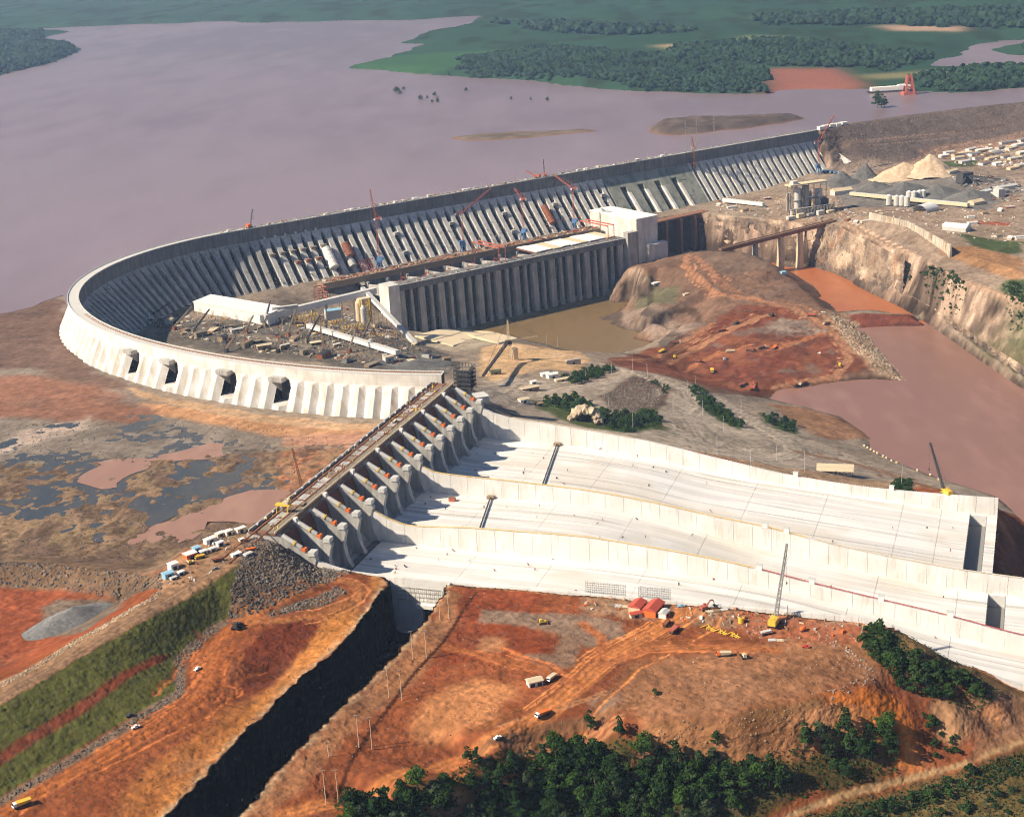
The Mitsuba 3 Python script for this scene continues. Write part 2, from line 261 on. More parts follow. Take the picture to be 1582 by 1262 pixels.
W3([SP(SL - 20, v, z) for v, z in ((497, 110), (520, 84), (560, 76))]); W3([SP(250, 545, 80), SP(100, 600, 84), SP(20, 640, 95)]); W3([SP(350, 600, 74), SP(250, 640, 74)])
_e = np.array([v2(at(x, y, 225)) for x, y in ((1262, 199), (1330, 187.5), (1400, 177.5), (1500, 165.5), (1582, 157), (1760, 143))]); W3([z3(q + np.array([-.5, .86]) * 55, 178) for q in _e]); W3([DS(430, 124, 149.5), DS(556, 124, 149.5)]); W3([DS(436, 130, 92), DS(500, 130, 90), DS(552, 130, 90)]); W3([DS(440, 128, 87), DS(434, 163, 86), DS(429, 204, 86), DS(392, 320, 86)]); W3([DS(548, 150, 87), DS(535, 190, 86), DS(520, 230, 80), DS(500, 270, 78)]); W3([DS(490, 150, 82), DS(480, 220, 76), DS(455, 290, 76)])
for q in ((-900, 600, 195), (-900, 1300, 188), (-900, 2000, 170), (-900, 3400, 160), (1500, 3400, 170), (1500, 2400, 150), (900, 2000, 120), (900, 1500, 78), (900, 600, 130), (600, 700, 134), (0, 600, 150), (-300, 600, 195)): TP.append(np.array(q, float))
TP = np.array(TP); _, _i = np.unique((TP[:, :2] / 1.0).round(), axis=0, return_index=True); TP = TP[_i]
_tin = LinearNDInterpolator(Delaunay(TP[:, :2]), TP[:, 2], fill_value=170.0)
class Grid:
    def __init__(s, x0, x1, y0, y1, d): s.d = d; s.x = np.arange(x0, x1 + d / 2, d); s.y = np.arange(y0, y1 + d / 2, d); s.X, s.Y = np.meshgrid(s.x, s.y, indexing='ij')
    def sample(s, A, x, y): return map_coordinates(A, [(np.asarray(x) - s.x[0]) / s.d, (np.asarray(y) - s.y[0]) / s.d], order=1, mode='nearest')
GN = Grid(-520, 680, 690, 1340, 1.6); GM = Grid(-760, 1320, 1320, 3360, 3.2)
def poly_w(px, z=None):                    # a zone outline: pixels on the ground -> plan
    return np.array([v2(hit(x, y)) if z is None else v2(at(x, y, z)) for x, y in px])
CANAL = np.array([v2(at(x, y, z)) for x, y, z in [(603, 903, 199), (540, 985, 198), (440, 1075, 198), (350, 1165, 197), (262, 1262, 197), (160, 1370, 196), (262, 1370, 193.5), (362, 1262, 194), (430, 1186, 195), (505, 1108, 196), (600, 1018, 197), (656, 955, 198), (684, 915, 199)]])
CANAL_CUT = shapely.Polygon(np.vstack([CANAL, [SP(150, 0, 0)[:2] * 0 + SP(4, 128, 0)[:2], SP(4, 78, 0)[:2]]]))
def inside(poly, X, Y):
    p = poly if hasattr(poly, 'bounds') else shapely.Polygon(poly)
    shapely.prepare(p); b = p.bounds; m = np.zeros(X.shape, bool); k = (X >= b[0]) & (X <= b[2]) & (Y >= b[1]) & (Y <= b[3])
    m[k] = shapely.contains_xy(p, X[k], Y[k]); return m
def nz(X, Y, s, seed=0, o=4): return meshkit.fbm(np.stack([X / s, Y / s, np.zeros_like(X)], -1), o, seed) - 0.5
def height(G):
    X, Y = G.X, G.Y
    z = _tin(X, Y); z = gaussian_filter(z, 2.4 if G.d < 3 else 1.1)
    z += nz(X, Y, 45, 3) * (3.0 if G.d < 3 else 1.8) + nz(X, Y, 9, 5, 3) * 1.1
    if G.d > 3:                            # benches and ledges on the steep rock cuts
        g1, g2 = np.gradient(gaussian_filter(z, 1.5), G.d); k = np.clip((np.hypot(g1, g2) - .7) / .5, 0, 1) * (X > 60); st = 9.0; q = z / st + nz(X, Y, 70, 8) * 1.5 + nz(X, Y, 8, 9, 3) * 1.6; fr = q - np.floor(q); z = z + k * st * .8 * (np.clip((fr - .5) * 2.2, -.5, .5) - (fr - .5))
        z += k * nz(X, Y, 11, 13, 3) * 2.5
    if G.d < 3:                            # hummocks of the drained forebay
        f = gaussian_filter(inside(np.array([v2(at(x, y, 187)) for x, y in ((-80, 560), (100, 560), (220, 625), (420, 660), (590, 670), (470, 770), (380, 815), (240, 860), (-80, 858))]), X, Y).astype(float), 8); z += f * (nz(X, Y * .7, 22, 14) * 2.0 + nz(X, Y * .7, 7, 15, 3) * 1.5)
    else:                                  # spoil heaps and ruts on the island
        f = gaussian_filter(inside(np.array([v2(at(x, y, 92)) for x, y in ((985, 545), (1060, 505), (1060, 420), (1180, 410), (1240, 470), (1320, 530), (1350, 570), (1250, 590), (1120, 598), (1050, 580))]), X, Y).astype(float), 4); z += f * (nz(X, Y, 30, 16) * 5 + np.abs(nz(X, Y, 12, 17, 3)) * 7)
    sb, v = sp_local(X, Y)
    for i in range(3):
        m = (sb > WK[i] * BAY - 1) & (sb < WK[i + 1] * BAY + 1) & (v > -14) & (v < CEND[i] + 6)
        z[m] = np.minimum(z[m], CF[i](np.clip(v[m], 20, 560)) - 14)
    if G.d < 3:
        jag = nz(X, Y, 7, 11, 3) * 5
        m = inside(CANAL_CUT, X + jag, Y + nz(X, Y, 7, 12, 3) * 5) & ~((sb > -2.2) & (v > 0))
        dpt = gaussian_filter(m.astype(float), 1.2); z[m] = 158 + nz(X, Y, 12, 4)[m] * 3 + 30 * (1 - dpt[m]) * 0.5
    q, n = wing(np.arange(60, WLEN, 6)); kd = cKDTree(np.vstack([q, q - n * WSIGN * 8])); d, _ = kd.query(np.stack([X.ravel(), Y.ravel()], 1)); d = d.reshape(X.shape)
    z[d < 11] = np.minimum(z[d < 11], 200)
    s_, n_ = (X - D0[0]) * DU[0] + (Y - D0[1]) * DU[1], (X - D0[0]) * DN[0] + (Y - D0[1]) * DN[1]
    m = (s_ > 560) & (s_ < 1060) & (n_ > 70) & (n_ < 181.5); z[m] = np.minimum(z[m], 100)
    m = (s_ > -4) & (s_ < 1200) & (n_ > -60) & (n_ < 20); z[m] = np.minimum(z[m], 176)
    return z
ZN, ZM = height(GN), height(GM)
def ground(x, y):
    return float(GN.sample(ZN, [x], [y])[0]) if y < 1330 and x > -520 and x < 680 else float(GM.sample(ZM, [x], [y])[0])
def hit(px, py, z0=None):                  # where the ray of a photograph pixel meets the ground
    d = ray(px, py); d = d / np.linalg.norm(d)
    t0 = (232 - CAM[2]) / d[2]; t = t0 + np.arange(0, 1500, 1.5); p = CAM + d * t[:, None]
    a = p[:, 1] < 1330
    g = np.where(a, GN.sample(ZN, p[:, 0], p[:, 1]), GM.sample(ZM, p[:, 0], p[:, 1]))
    k = int(np.argmax(p[:, 2] < g)); q = p[k].copy(); q[2] = g[k]; return q
# ------------------------------------------------------------------ ground colours: zones of soil, rock, gravel and grass with ragged, soft edges
RED, DRED, ORG, TAN, GRV, GRASS = (0.30, 0.098, 0.046), (0.17, 0.052, 0.03), (0.47, 0.19, 0.075), (0.52, 0.35, 0.21), (0.22, 0.185, 0.16), (0.075, 0.098, 0.033)
ZONES = [  # (outline in pixels of the ground it lies on, colour, softness m, raggedness m)
 ([(0, 500), (90, 470), (210, 600), (420, 648), (640, 662), (560, 700), (390, 820), (250, 885), (-60, 880), (-60, 520)], (0.25, 0.21, 0.175), 4, 8),
 ([(-60, 490), (98, 460), (130, 560), (210, 605), (120, 600), (50, 570), (-60, 570)], (0.18, 0.115, 0.09), 5, 14),
 ([(-60, 585), (60, 580), (150, 600), (260, 640), (215, 655), (100, 650), (-60, 640)], (0.30, 0.15, 0.10), 8, 18),
 ([(215, 620), (320, 635), (430, 655), (640, 662), (560, 672), (430, 675), (330, 655), (240, 640)], (0.50, 0.27, 0.14), 5, 9),
 ([(190, 598), (300, 622), (400, 640), (520, 653), (600, 656), (640, 645), (650, 660), (520, 664), (400, 652), (300, 634), (210, 612)], (0.50, 0.33, 0.20), 3, 5),
 ([(440, 672), (580, 668), (560, 700), (520, 745), (470, 790), (430, 760), (425, 720)], (0.44, 0.24, 0.16), 4, 8),
 ([(150, 640), (20, 670), (-60, 720), (30, 690), (120, 670)], (0.45, 0.36, 0.30), 5, 12),
 ([(-80, 905), (0, 905), (100, 905), (220, 930), (140, 975), (0, 1040), (-80, 1060)], (0.30, 0.105, 0.06), 4, 10),
 ([(-80, 870), (0, 868), (250, 886), (252, 912), (180, 922), (80, 910), (-80, 905)], (0.20, 0.16, 0.125), 3, 4),
 ([(60, 940), (90, 927), (190, 925), (185, 940), (120, 980), (75, 975)], (0.2, 0.19, 0.18), 3, 6),
 ([(-80, 1100), (0, 1052), (245, 915), (252, 880), (290, 850), (385, 815), (430, 824), (425, 838), (364, 877), (250, 948), (0, 1092), (-80, 1140)], (0.36, 0.26, 0.18), 1.5, 2),
 ([(-90, 1145), (0, 1092), (250, 947), (364, 877), (372, 872), (352, 955), (326, 968), (268, 1018), (271, 1066), (0, 1234), (-90, 1290)], GRASS, 1.2, 2),
 ([(-90, 1225), (0, 1163), (120, 1088), (245, 1012), (262, 1014), (256, 1020), (130, 1102), (0, 1184), (-90, 1245)], (0.21, 0.068, 0.04), 1.5, 2.5),
 ([(-90, 1292), (0, 1236), (150, 1144), (271, 1068), (268, 1018), (326, 968), (350, 957), (356, 962), (334, 978), (284, 1022), (286, 1074), (190, 1134), (0, 1250), (-90, 1310)], (0.2, 0.17, 0.145), 1.2, 2),
 ([(366, 873), (430, 826), (548, 884), (520, 897), (392, 952), (350, 957)], (0.165, 0.145, 0.13), 1.5, 3),
 ([(400, 955), (450, 935), (522, 906), (538, 914), (500, 936), (470, 944), (420, 955)], (0.16, 0.13, 0.11), 2, 4),
 ([(402, 972), (498, 953), (488, 985), (440, 1040), (395, 1082), (362, 1088), (366, 1030), (380, 1000)], (0.155, 0.048, 0.028), 2.5, 4),
 ([(500, 948), (590, 910), (604, 903), (540, 988), (440, 1078), (350, 1170), (250, 1270), (215, 1270), (330, 1158), (400, 1080), (470, 1010)], (0.50, 0.25, 0.085), 2.5, 6),
 ([(240, 1180), (330, 1120), (420, 1060), (380, 1110), (300, 1190), (230, 1262), (180, 1262)], (0.36, 0.17, 0.065), 5, 9),
 ([(700, 912), (668, 960), (600, 1030), (480, 1150), (380, 1262), (420, 1262), (540, 1140), (650, 1040), (730, 930)], (0.36, 0.20, 0.115), 3, 6),
 ([(712, 914), (860, 908), (830, 960), (760, 1010), (690, 1030), (640, 1060), (700, 970)], (0.25, 0.078, 0.04), 3, 8),
 ([(738, 942), (810, 946), (905, 952), (960, 962), (970, 985), (905, 1000), (860, 975), (740, 962)], (0.25, 0.21, 0.19), 2, 5),
 ([(735, 968), (810, 968), (872, 985), (850, 1010), (790, 1018), (730, 1000)], (0.23, 0.07, 0.035), 2, 5),
 ([(870, 980), (900, 985), (885, 1030), (840, 1045), (795, 1018), (850, 1010)], (0.25, 0.19, 0.16), 2, 4),
 ([(735, 988), (790, 985), (780, 1010), (740, 1008)], (0.5, 0.28, 0.16), 3, 8),
 ([(690, 1055), (760, 1040), (800, 1075), (760, 1120), (660, 1150), (630, 1130)], (0.47, 0.25, 0.13), 5, 14),
 ([(900, 1085), (1010, 1060), (1010, 1080), (920, 1110)], (0.27, 0.22, 0.19), 4, 8),
 ([(980, 1020), (1150, 1000), (1330, 990), (1362, 1040), (1280, 1088), (1130, 1112), (1010, 1118), (960, 1080)], (0.34, 0.20, 0.125), 6, 12),
 ([(880, 915), (1000, 925), (1130, 940), (1330, 950), (1320, 975), (1100, 968), (900, 950)], (0.33, 0.24, 0.18), 3, 8),
 ([(1130, 955), (1330, 955), (1345, 1000), (1250, 990), (1140, 985)], (0.36, 0.16, 0.10), 4, 9),
 ([(1270, 935), (1335, 945), (1340, 965), (1275, 968)], (0.27, 0.24, 0.22), 3, 6),
 ([(1000, 1120), (1130, 1112), (1285, 1085), (1280, 1120), (1230, 1170), (1150, 1190), (1000, 1190)], (0.25, 0.16, 0.085), 3, 6),
 ([(1285, 1085), (1345, 1062), (1390, 1085), (1420, 1130), (1440, 1185), (1340, 1190), (1300, 1140)], (0.66, 0.25, 0.06), 3, 8),
 ([(1345, 955), (1380, 955), (1430, 985), (1500, 1030), (1600, 1070), (1600, 1130), (1520, 1060), (1420, 1040), (1350, 1000)], (0.21, 0.155, 0.085), 3, 8),
 ([(1438, 1083), (1510, 1095), (1512, 1130), (1480, 1155), (1445, 1140)], (0.42, 0.29, 0.19), 3, 5),
 ([(1500, 1060), (1582, 1075), (1640, 1150), (1500, 1175), (1520, 1120)], (0.34, 0.22, 0.15), 4, 8),
 ([(520, 1300), (640, 1220), (760, 1170), (850, 1140), (950, 1130), (1010, 1180), (1150, 1190), (1250, 1180), (1400, 1120), (1380, 1190), (1210, 1240), (1140, 1300)], (0.075, 0.072, 0.03), 4, 9),
 ([(1200, 1300), (1290, 1236), (1420, 1206), (1510, 1185), (1640, 1140), (1640, 1300)], (0.13, 0.115, 0.05), 3, 6),
 ([(745, 536), (800, 531), (862, 540), (914, 557), (890, 572), (830, 572), (760, 590), (738, 575)], (0.60, 0.40, 0.22), 3, 6),
 ([(735, 600), (770, 585), (900, 590), (1000, 600), (1080, 620), (1250, 680), (1400, 730), (1540, 770), (1380, 757), (1108, 706), (850, 655)], (0.40, 0.335, 0.265), 5, 8),
 ([(925, 612), (975, 580), (1012, 588), (1034, 604), (1030, 622), (1000, 640), (950, 640)], (0.15, 0.10, 0.08), 3, 4),
 ([(820, 618), (900, 622), (940, 640), (1010, 630), (1030, 660), (960, 668), (900, 660), (850, 640)], (0.075, 0.10, 0.035), 4, 8),
 ([(1178, 622), (1230, 628), (1302, 646), (1348, 676), (1270, 676), (1230, 655)], (0.30, 0.165, 0.095), 4, 7),
 ([(1060, 600), (1080, 600), (1150, 655), (1140, 665), (1090, 635)], (0.055, 0.09, 0.03), 3, 5), ([(1175, 637), (1235, 662), (1230, 672), (1180, 655)], (0.06, 0.09, 0.03), 3, 4),
 ([(1262, 472), (1440, 474), (1450, 500), (1420, 504), (1285, 502)], (0.19, 0.06, 0.04), 2, 2),
 ([(900, 500), (985, 400), (1060, 380), (1200, 395), (1215, 415), (1290, 475), (1345, 520), (1400, 588), (1180, 615), (1090, 605), (930, 560), (1045, 522)], (0.20, 0.12, 0.082), 2, 4),
 ([(940, 555), (1000, 540), (1060, 530), (1110, 490), (1160, 470), (1240, 478), (1300, 520), (1345, 570), (1260, 592), (1180, 612), (1094, 598), (1040, 580), (980, 572)], (0.215, 0.075, 0.042), 4, 10),
 ([(1070, 520), (1120, 490), (1170, 480), (1200, 490), (1130, 515), (1060, 545)], DRED, 4, 8), ([(1090, 560), (1200, 550), (1270, 545), (1250, 580), (1150, 598), (1090, 585)], (0.19, 0.06, 0.036), 4, 9),
 ([(1210, 490), (1260, 498), (1280, 515), (1200, 520), (1180, 505)], (0.26, 0.2, 0.16), 4, 8), ([(1330, 505), (1372, 560), (1400, 588), (1352, 582), (1300, 530), (1270, 485), (1290, 478)], (0.42, 0.28, 0.18), 3, 6),
 ([(975, 455), (1000, 425), (1050, 440), (1045, 470), (985, 482)], (0.15, 0.14, 0.085), 4, 8), ([(905, 494), (960, 480), (1040, 490), (1090, 500), (1045, 523), (960, 506)], (0.27, 0.20, 0.16), 4, 8),
 ([(1085, 387), (1150, 388), (1195, 402), (1190, 420), (1120, 425), (1085, 405)], (0.17, 0.115, 0.085), 4, 6),
 ([(1246, 348), (1350, 372), (1464, 430), (1640, 480), (1640, 330), (1450, 290), (1240, 290)], (0.33, 0.25, 0.19), 4, 8),
 ([(1450, 390), (1520, 420), (1582, 440), (1582, 400), (1500, 380)], (0.40, 0.22, 0.11), 6, 10), ([(1440, 455), (1582, 480), (1640, 510), (1640, 600), (1540, 560), (1480, 510)], (0.16, 0.15, 0.08), 6, 14),
 ([(1420, 428), (1490, 432), (1500, 450), (1482, 492), (1450, 480), (1425, 450)], (0.045, 0.085, 0.03), 4, 10), ([(1550, 435), (1640, 440), (1640, 540), (1555, 520), (1535, 470)], (0.085, 0.12, 0.05), 6, 14),
 ([(1480, 360), (1530, 370), (1582, 375), (1582, 395), (1540, 390), (1500, 380)], (0.07, 0.10, 0.04), 4, 9),
 ([(1500, 340), (1560, 345), (1560, 350), (1505, 345)], (0.34, 0.1, 0.05), 3, 5),
 ([(1250, 196), (1330, 186), (1582, 154), (1760, 138), (1760, 190), (1582, 213), (1500, 228), (1420, 247), (1340, 264), (1296, 270), (1238, 222)], (0.145, 0.115, 0.105), 3, 6),
 ([(1270, 262), (1420, 248), (1582, 214), (1640, 210), (1640, 300), (1450, 310), (1300, 310)], (0.30, 0.235, 0.19), 5, 10),
 ([(1420, 232), (1582, 205), (1582, 225), (1460, 245)], (0.33, 0.2, 0.14), 5, 9), ([(1455, 250), (1512, 248), (1510, 258), (1460, 258)], (0.07, 0.10, 0.045), 4, 8),
 ([(1295, 275), (1350, 262), (1560, 275), (1582, 300), (1520, 325), (1300, 318)], (0.21, 0.2, 0.19), 5, 12),
 ([(1180, 300), (1290, 300), (1290, 345), (1180, 340)], (0.36, 0.27, 0.2), 4, 8),
 ([(230, 490), (440, 500), (640, 530), (720, 560), (690, 580), (600, 575), (400, 552), (260, 530)], (0.15, 0.135, 0.115), 4, 12),
 ([(560, 545), (680, 548), (692, 575), (600, 572)], (0.16, 0.16, 0.155), 3, 6), ([(640, 510), (720, 506), (760, 530), (700, 545), (640, 530)], (0.45, 0.38, 0.28), 3, 6),
]
ROADS = [  # (centre line, width m, colour)
 ([(-80, 1130), (0, 1078), (120, 1008), (252, 930), (330, 880), (400, 838)], 9, (0.33, 0.25, 0.19)),
 ([(0, 1262), (60, 1225), (210, 1143), (300, 1090), (326, 1050), (326, 1012), (350, 978), (400, 955)], 9, ORG), ([(290, 1100), (335, 1060), (345, 1010), (365, 965)], 6, (0.44, 0.17, 0.07)),
 ([(368, 960), (445, 922), (515, 895), (543, 901), (557, 918), (530, 935), (497, 950), (445, 960), (371, 962)], 6, (0.50, 0.24, 0.11)),
 ([(240, 1220), (290, 1200), (345, 1190)], 5, (0.5, 0.24, 0.09)),
 ([(440, 1262), (590, 1215), (700, 1180), (765, 1145), (850, 1095), (905, 1050), (935, 1018), (1010, 978), (1060, 945), (1085, 930)], 10, (0.56, 0.26, 0.11)),
 ([(925, 1030), (1000, 1002), (1080, 1000), (1200, 1005)], 7, (0.5, 0.22, 0.1)), ([(930, 1022), (930, 985), (900, 965)], 6, (0.47, 0.2, 0.09)), ([(900, 1060), (820, 1030), (740, 1010), (680, 1000)], 5, (0.46, 0.19, 0.085)),
 ([(740, 1165), (850, 1130), (960, 1092), (1000, 1085)], 5, (0.34, 0.2, 0.12)), ([(735, 915), (690, 985), (640, 1040), (560, 1150), (520, 1230)], 1.6, (0.10, 0.04, 0.025)),
 ([(1170, 1300), (1225, 1258), (1300, 1228), (1420, 1200), (1500, 1178), (1600, 1140)], 2.8, (0.62, 0.48, 0.30)), ([(1500, 1178), (1540, 1130), (1545, 1090)], 4, (0.4, 0.24, 0.15)),
 ([(720, 618), (800, 613), (880, 602), (945, 590), (970, 577), (955, 568), (930, 562)], 11, (0.50, 0.42, 0.34)), ([(962, 570), (1025, 588), (1062, 606), (1070, 625), (1045, 643), (1005, 640)], 11, (0.50, 0.42, 0.34)),
 ([(1055, 640), (1075, 670), (1085, 698), (1140, 708), (1205, 708), (1232, 698), (1215, 680), (1160, 645), (1110, 615), (1065, 602)], 13, (0.46, 0.39, 0.31)),
 ([(1232, 698), (1300, 712), (1380, 735), (1440, 755)], 12, (0.32, 0.2, 0.13)), ([(740, 602), (790, 590), (850, 592)], 12, (0.44, 0.37, 0.3)),
 ([(1062, 396), (1060, 412), (1080, 432), (1110, 455), (1170, 464), (1225, 476), (1262, 498), (1300, 528), (1312, 556), (1290, 584), (1200, 602)], 11, (0.42, 0.21, 0.12)),
 ([(1075, 398), (1105, 425), (1140, 450)], 8, (0.40, 0.2, 0.12)), ([(1035, 560), (1130, 508), (1190, 486)], 12, (0.45, 0.22, 0.12)), ([(1060, 575), (1110, 545), (1200, 536), (1270, 515)], 10, (0.43, 0.17, 0.08)), ([(950, 556), (1040, 540), (1100, 500)], 9, (0.38, 0.18, 0.10)),
 ([(1140, 345), (1246, 350), (1300, 352), (1335, 368), (1400, 402), (1460, 432), (1582, 470), (1640, 486)], 12, (0.48, 0.33, 0.23)), ([(1300, 350), (1400, 325), (1582, 300)], 12, (0.40, 0.29, 0.22)),
 ([(1246, 292), (1300, 285), (1450, 235), (1582, 205)], 10, (0.36, 0.24, 0.18)), ([(1296, 228), (1420, 212), (1582, 192)], 5, (0.25, 0.18, 0.15)),
 ([(220, 505), (400, 520), (560, 548), (690, 570)], 8, (0.3, 0.25, 0.2)),
]
def paint(G, Z):
    X, Y = G.X, G.Y; lin = lambda c: np.array(c)
    g1, g2 = np.gradient(gaussian_filter(Z, 1.0), G.d); slope = np.hypot(g1, g2)
    a, b = nz(X, Y, 60, 21), nz(X, Y, 14, 22)
    C = np.where((Y < 1330)[..., None], lin((0.26, 0.10, 0.05)), lin((0.31, 0.25, 0.195))) * np.ones(X.shape + (3,))
    w1, w2, w3, w4 = nz(X, Y, 26, 31), nz(X, Y, 26, 32), nz(X, Y, 6, 33), nz(X, Y, 6, 34)
    def lay(poly, col, soft, warp):
        nonlocal C
        m = inside(poly, X + (w1 * 2 + w3 * 0.8) * warp, Y + (w2 * 2 + w4 * 0.8) * warp)
        if not m.any(): return
        i, j = np.nonzero(m); k = int(3 * soft / G.d) + 2; sl = (slice(max(i.min() - k, 0), i.max() + k), slice(max(j.min() - k, 0), j.max() + k))
        f = gaussian_filter(m[sl].astype(float), max(soft / G.d * 0.6, 0.35))[..., None]
        C[sl] = C[sl] * (1 - f) + np.array(col) * f
    for px, col, soft, warp in ZONES_W: lay(px, col, soft, warp)
    big = np.clip(1 + a * 0.7 + b * 0.55 + nz(X, Y, 5, 23, 3) * 0.5, 0.45, 1.8)
    C = C * big[..., None]
    if G.d < 3:
        for px, col, soft, warp in ZONES_W:
            if col == GRASS or col in ((0.21, 0.068, 0.04), (0.2, 0.17, 0.145)): lay(px, np.array(col) * (1.45 if col == GRASS else 1.1), soft, .5)
    t = np.clip(nz(X, Y, 38, 24) * 3.2 - 0.25, 0, 1)[..., None] * np.where(C[..., 1:2] > C[..., :1], 0.0, 0.45); C = C * (1 - t) + (C.mean(-1, keepdims=True) * np.array([1.35, 1.0, 0.8])) * t
    if G.d < 3:                            # stumps, silt and wet patches of the drained forebay
        f = gaussian_filter(inside(FB, X + w1 * 30, Y + w2 * 30).astype(float), 4)
        q1, q2, q3 = nz(X, Y * .6, 11, 61, 4), nz(X, Y * .6, 24, 62, 4), nz(X, Y * .7, 8, 63, 3)
        for q, lo, col in ((q1, .03, (0.10, 0.085, 0.065)), (q2, .07, (0.36, 0.29, 0.22)), (-q1, .07, (0.28, 0.25, 0.17)), (-q2, .10, (0.16, 0.13, 0.13)), (q3, .12, (0.07, 0.06, 0.05))):
            k = (np.clip((q - lo) * 14, 0, 1) * f * .6)[..., None]; C = C * (1 - k) + np.array(col) * k
    if True:
        g = np.random.default_rng(77)          # tyre tracks beside the haul roads
        for ri, (ln, wd, col) in enumerate(ROADS_W):
            L = shapely.LineString(ln)
            if L.length < 60 or ri == 0 or wd < 5: continue
            for _ in range(11):
                a_, b_ = sorted(g.uniform(0, 1, 2)); P_ = np.array([L.interpolate(t, True).coords[0] for t in np.linspace(a_, b_, 14)]); d_ = np.gradient(P_, axis=0); d_ /= np.linalg.norm(d_, axis=1, keepdims=True) + 1e-9
                P_ = P_ + np.stack([-d_[:, 1], d_[:, 0]], 1) * (g.normal() * wd * 1.1 + g.normal() * 6 * np.linspace(0, 1, 14) ** 2)[:, None]
                for o in (-1.3, 1.3): lay(shapely.LineString(P_ + np.stack([-d_[:, 1], d_[:, 0]], 1) * o).buffer(.75), np.array(col) * g.choice([.5, .65, 1.3]), .8, .4)
    if G.d > 3:
        f = gaussian_filter(inside(ISL, X, Y).astype(float), 3)
        for q, lo, col in ((nz(X, Y, 16, 91, 4), .05, (0.12, 0.045, 0.03)), (nz(X, Y, 24, 92, 4), .10, (0.29, 0.11, 0.055)), (nz(X, Y, 34, 93, 4), .15, (0.21, 0.15, 0.12))): k = (np.clip((q - lo) * 12, 0, 1) * f * .7)[..., None]; C = C * (1 - k) + np.array(col) * k
    for ln, wd, col in ROADS_W:
        p = shapely.LineString(ln).buffer(wd / 2); lay(p, col, 2.0 if wd > 4 else 1.0, 1.2 if wd > 4 else .5)
        for o in (-0.22, 0.22):
            try: lay(shapely.LineString(ln).parallel_offset(abs(o) * wd, 'left' if o < 0 else 'right').buffer(0.9), np.array(col) * 0.72, 1.0, 0.8)
            except Exception: pass
    k = np.clip((slope - np.where(Y < 1330, 1.15, 0.75)) / 0.7, 0, 1)[..., None]
    st = np.clip(0.5 + nz(X, Y, 10, 41) * 3, 0, 1)[..., None]
    rockc = np.where((Y < 1330)[..., None], np.array([0.33, 0.19, 0.105]), np.array([0.26, 0.19, 0.145])) * np.where((Y < 1330)[..., None], 0.75 + .4 * st, 0.4 + 0.9 * st) * (1 + 1.1 * np.clip(nz(X, Y, 45, 47, 2) * 4, -.4, 1)[..., None])
    low = np.clip((106 + nz(X, Y, 25, 45) * 22 - Z) / 9, 0, 1)[..., None] * (X > 150)[..., None]; rockc = rockc * (1 - .55 * low)
    C = C * (1 - k) + rockc * k
    if G.d > 3 and G.d < 5:                # wet margin above the water lines
        for lv in (85.0, 62.0): wl = (np.clip((lv + 2.6 + nz(X, Y, 18, 95) * 3 - Z) / 1.5, 0, 1) * (Z > lv - 3) * (X > -60))[..., None]; C = C * (1 - .5 * wl)
    m = inside(CANAL_CUT, X, Y)
    if m.any():
        md = grey_dilation(m.astype(float), (3, 3)); e = gaussian_filter(md, 1.8) * (1 - md); e = np.clip(3 * e, 0, 1); e = (e * np.clip(0.6 + nz(X, Y, 5, 44) * 2.4, 0, 1))[..., None]
        C = C * (1 - e) + np.array([0.62, 0.52, 0.38]) * e
        m2 = inside(CANAL_CUT.buffer(9), X, Y); deep = (np.clip((slope - .8) / .5, 0, 1) * np.clip((197.5 - Z) / 2.5, 0, 1) * m2 + np.clip((185 - Z) / 6, 0, 1) * m2).clip(0, 1); deep = grey_dilation((Z < 190) * m2 * 1.0, (3, 3))[..., None]; C = C * (1 - deep) + np.array([0.012, 0.009, 0.008]) * deep  # canal cut coloured near-black, its deep shade painted into the ground
    C = np.clip(C * (1 + nz(X, Y, 3.2, 46, 2) * 0.75)[..., None], 0, 1); C = np.where((Y < 1330)[..., None], C * np.array([1.12, 0.90, 0.72]), C)
    C = C * np.where(Y < 1330, 0.86, 0.98)[..., None]
    return np.clip(C, 0.006, 0.85)
ZONES_W = [(poly_w(px), c, s, w) for px, c, s, w in ZONES]
ISL = poly_w([(960, 555), (1060, 520), (1120, 480), (1230, 478), (1320, 525), (1350, 572), (1250, 590), (1150, 600), (1050, 585)])
FB = poly_w([(0, 500), (95, 470), (210, 608), (420, 652), (630, 664), (480, 770), (390, 822), (255, 868), (-60, 862)])
ROADS_W = [(poly_w(px), w, c) for px, w, c in ROADS]
def spec_dirt(p, n, uv): return 0.34 * smoothstep(0.42, 0.8, fbm(p.x * 0.42 + 3 * noise(p.x * .05, p.y * .05), p.y * 0.42, p.z * 0.4, 5))
def soil_relief(p, n, uv): return fbm(p.x * 0.34, p.y * 0.34, p.z * 0.34, 4) + 0.5 * dr.abs(fbm(p.x * 0.09 + 7, p.y * 0.09, p.z * 0.09, 3) - 0.5)
scene['mat_ground'] = {'type': 'twosided', 'bsdf': {'type': 'bumpmap', 'scale': 1.5, 'relief': proc(soil_relief, eps=0.25), 'bsdf': {'type': 'blendbsdf', 'weight': proc(spec_dirt),
    'a': {'type': 'diffuse', 'reflectance': {'type': 'mesh_attribute', 'name': 'vertex_color'}},
    'b': {'type': 'diffuse', 'reflectance': {'type': 'rgb', 'value': [0.09, 0.055, 0.04]}}}}}
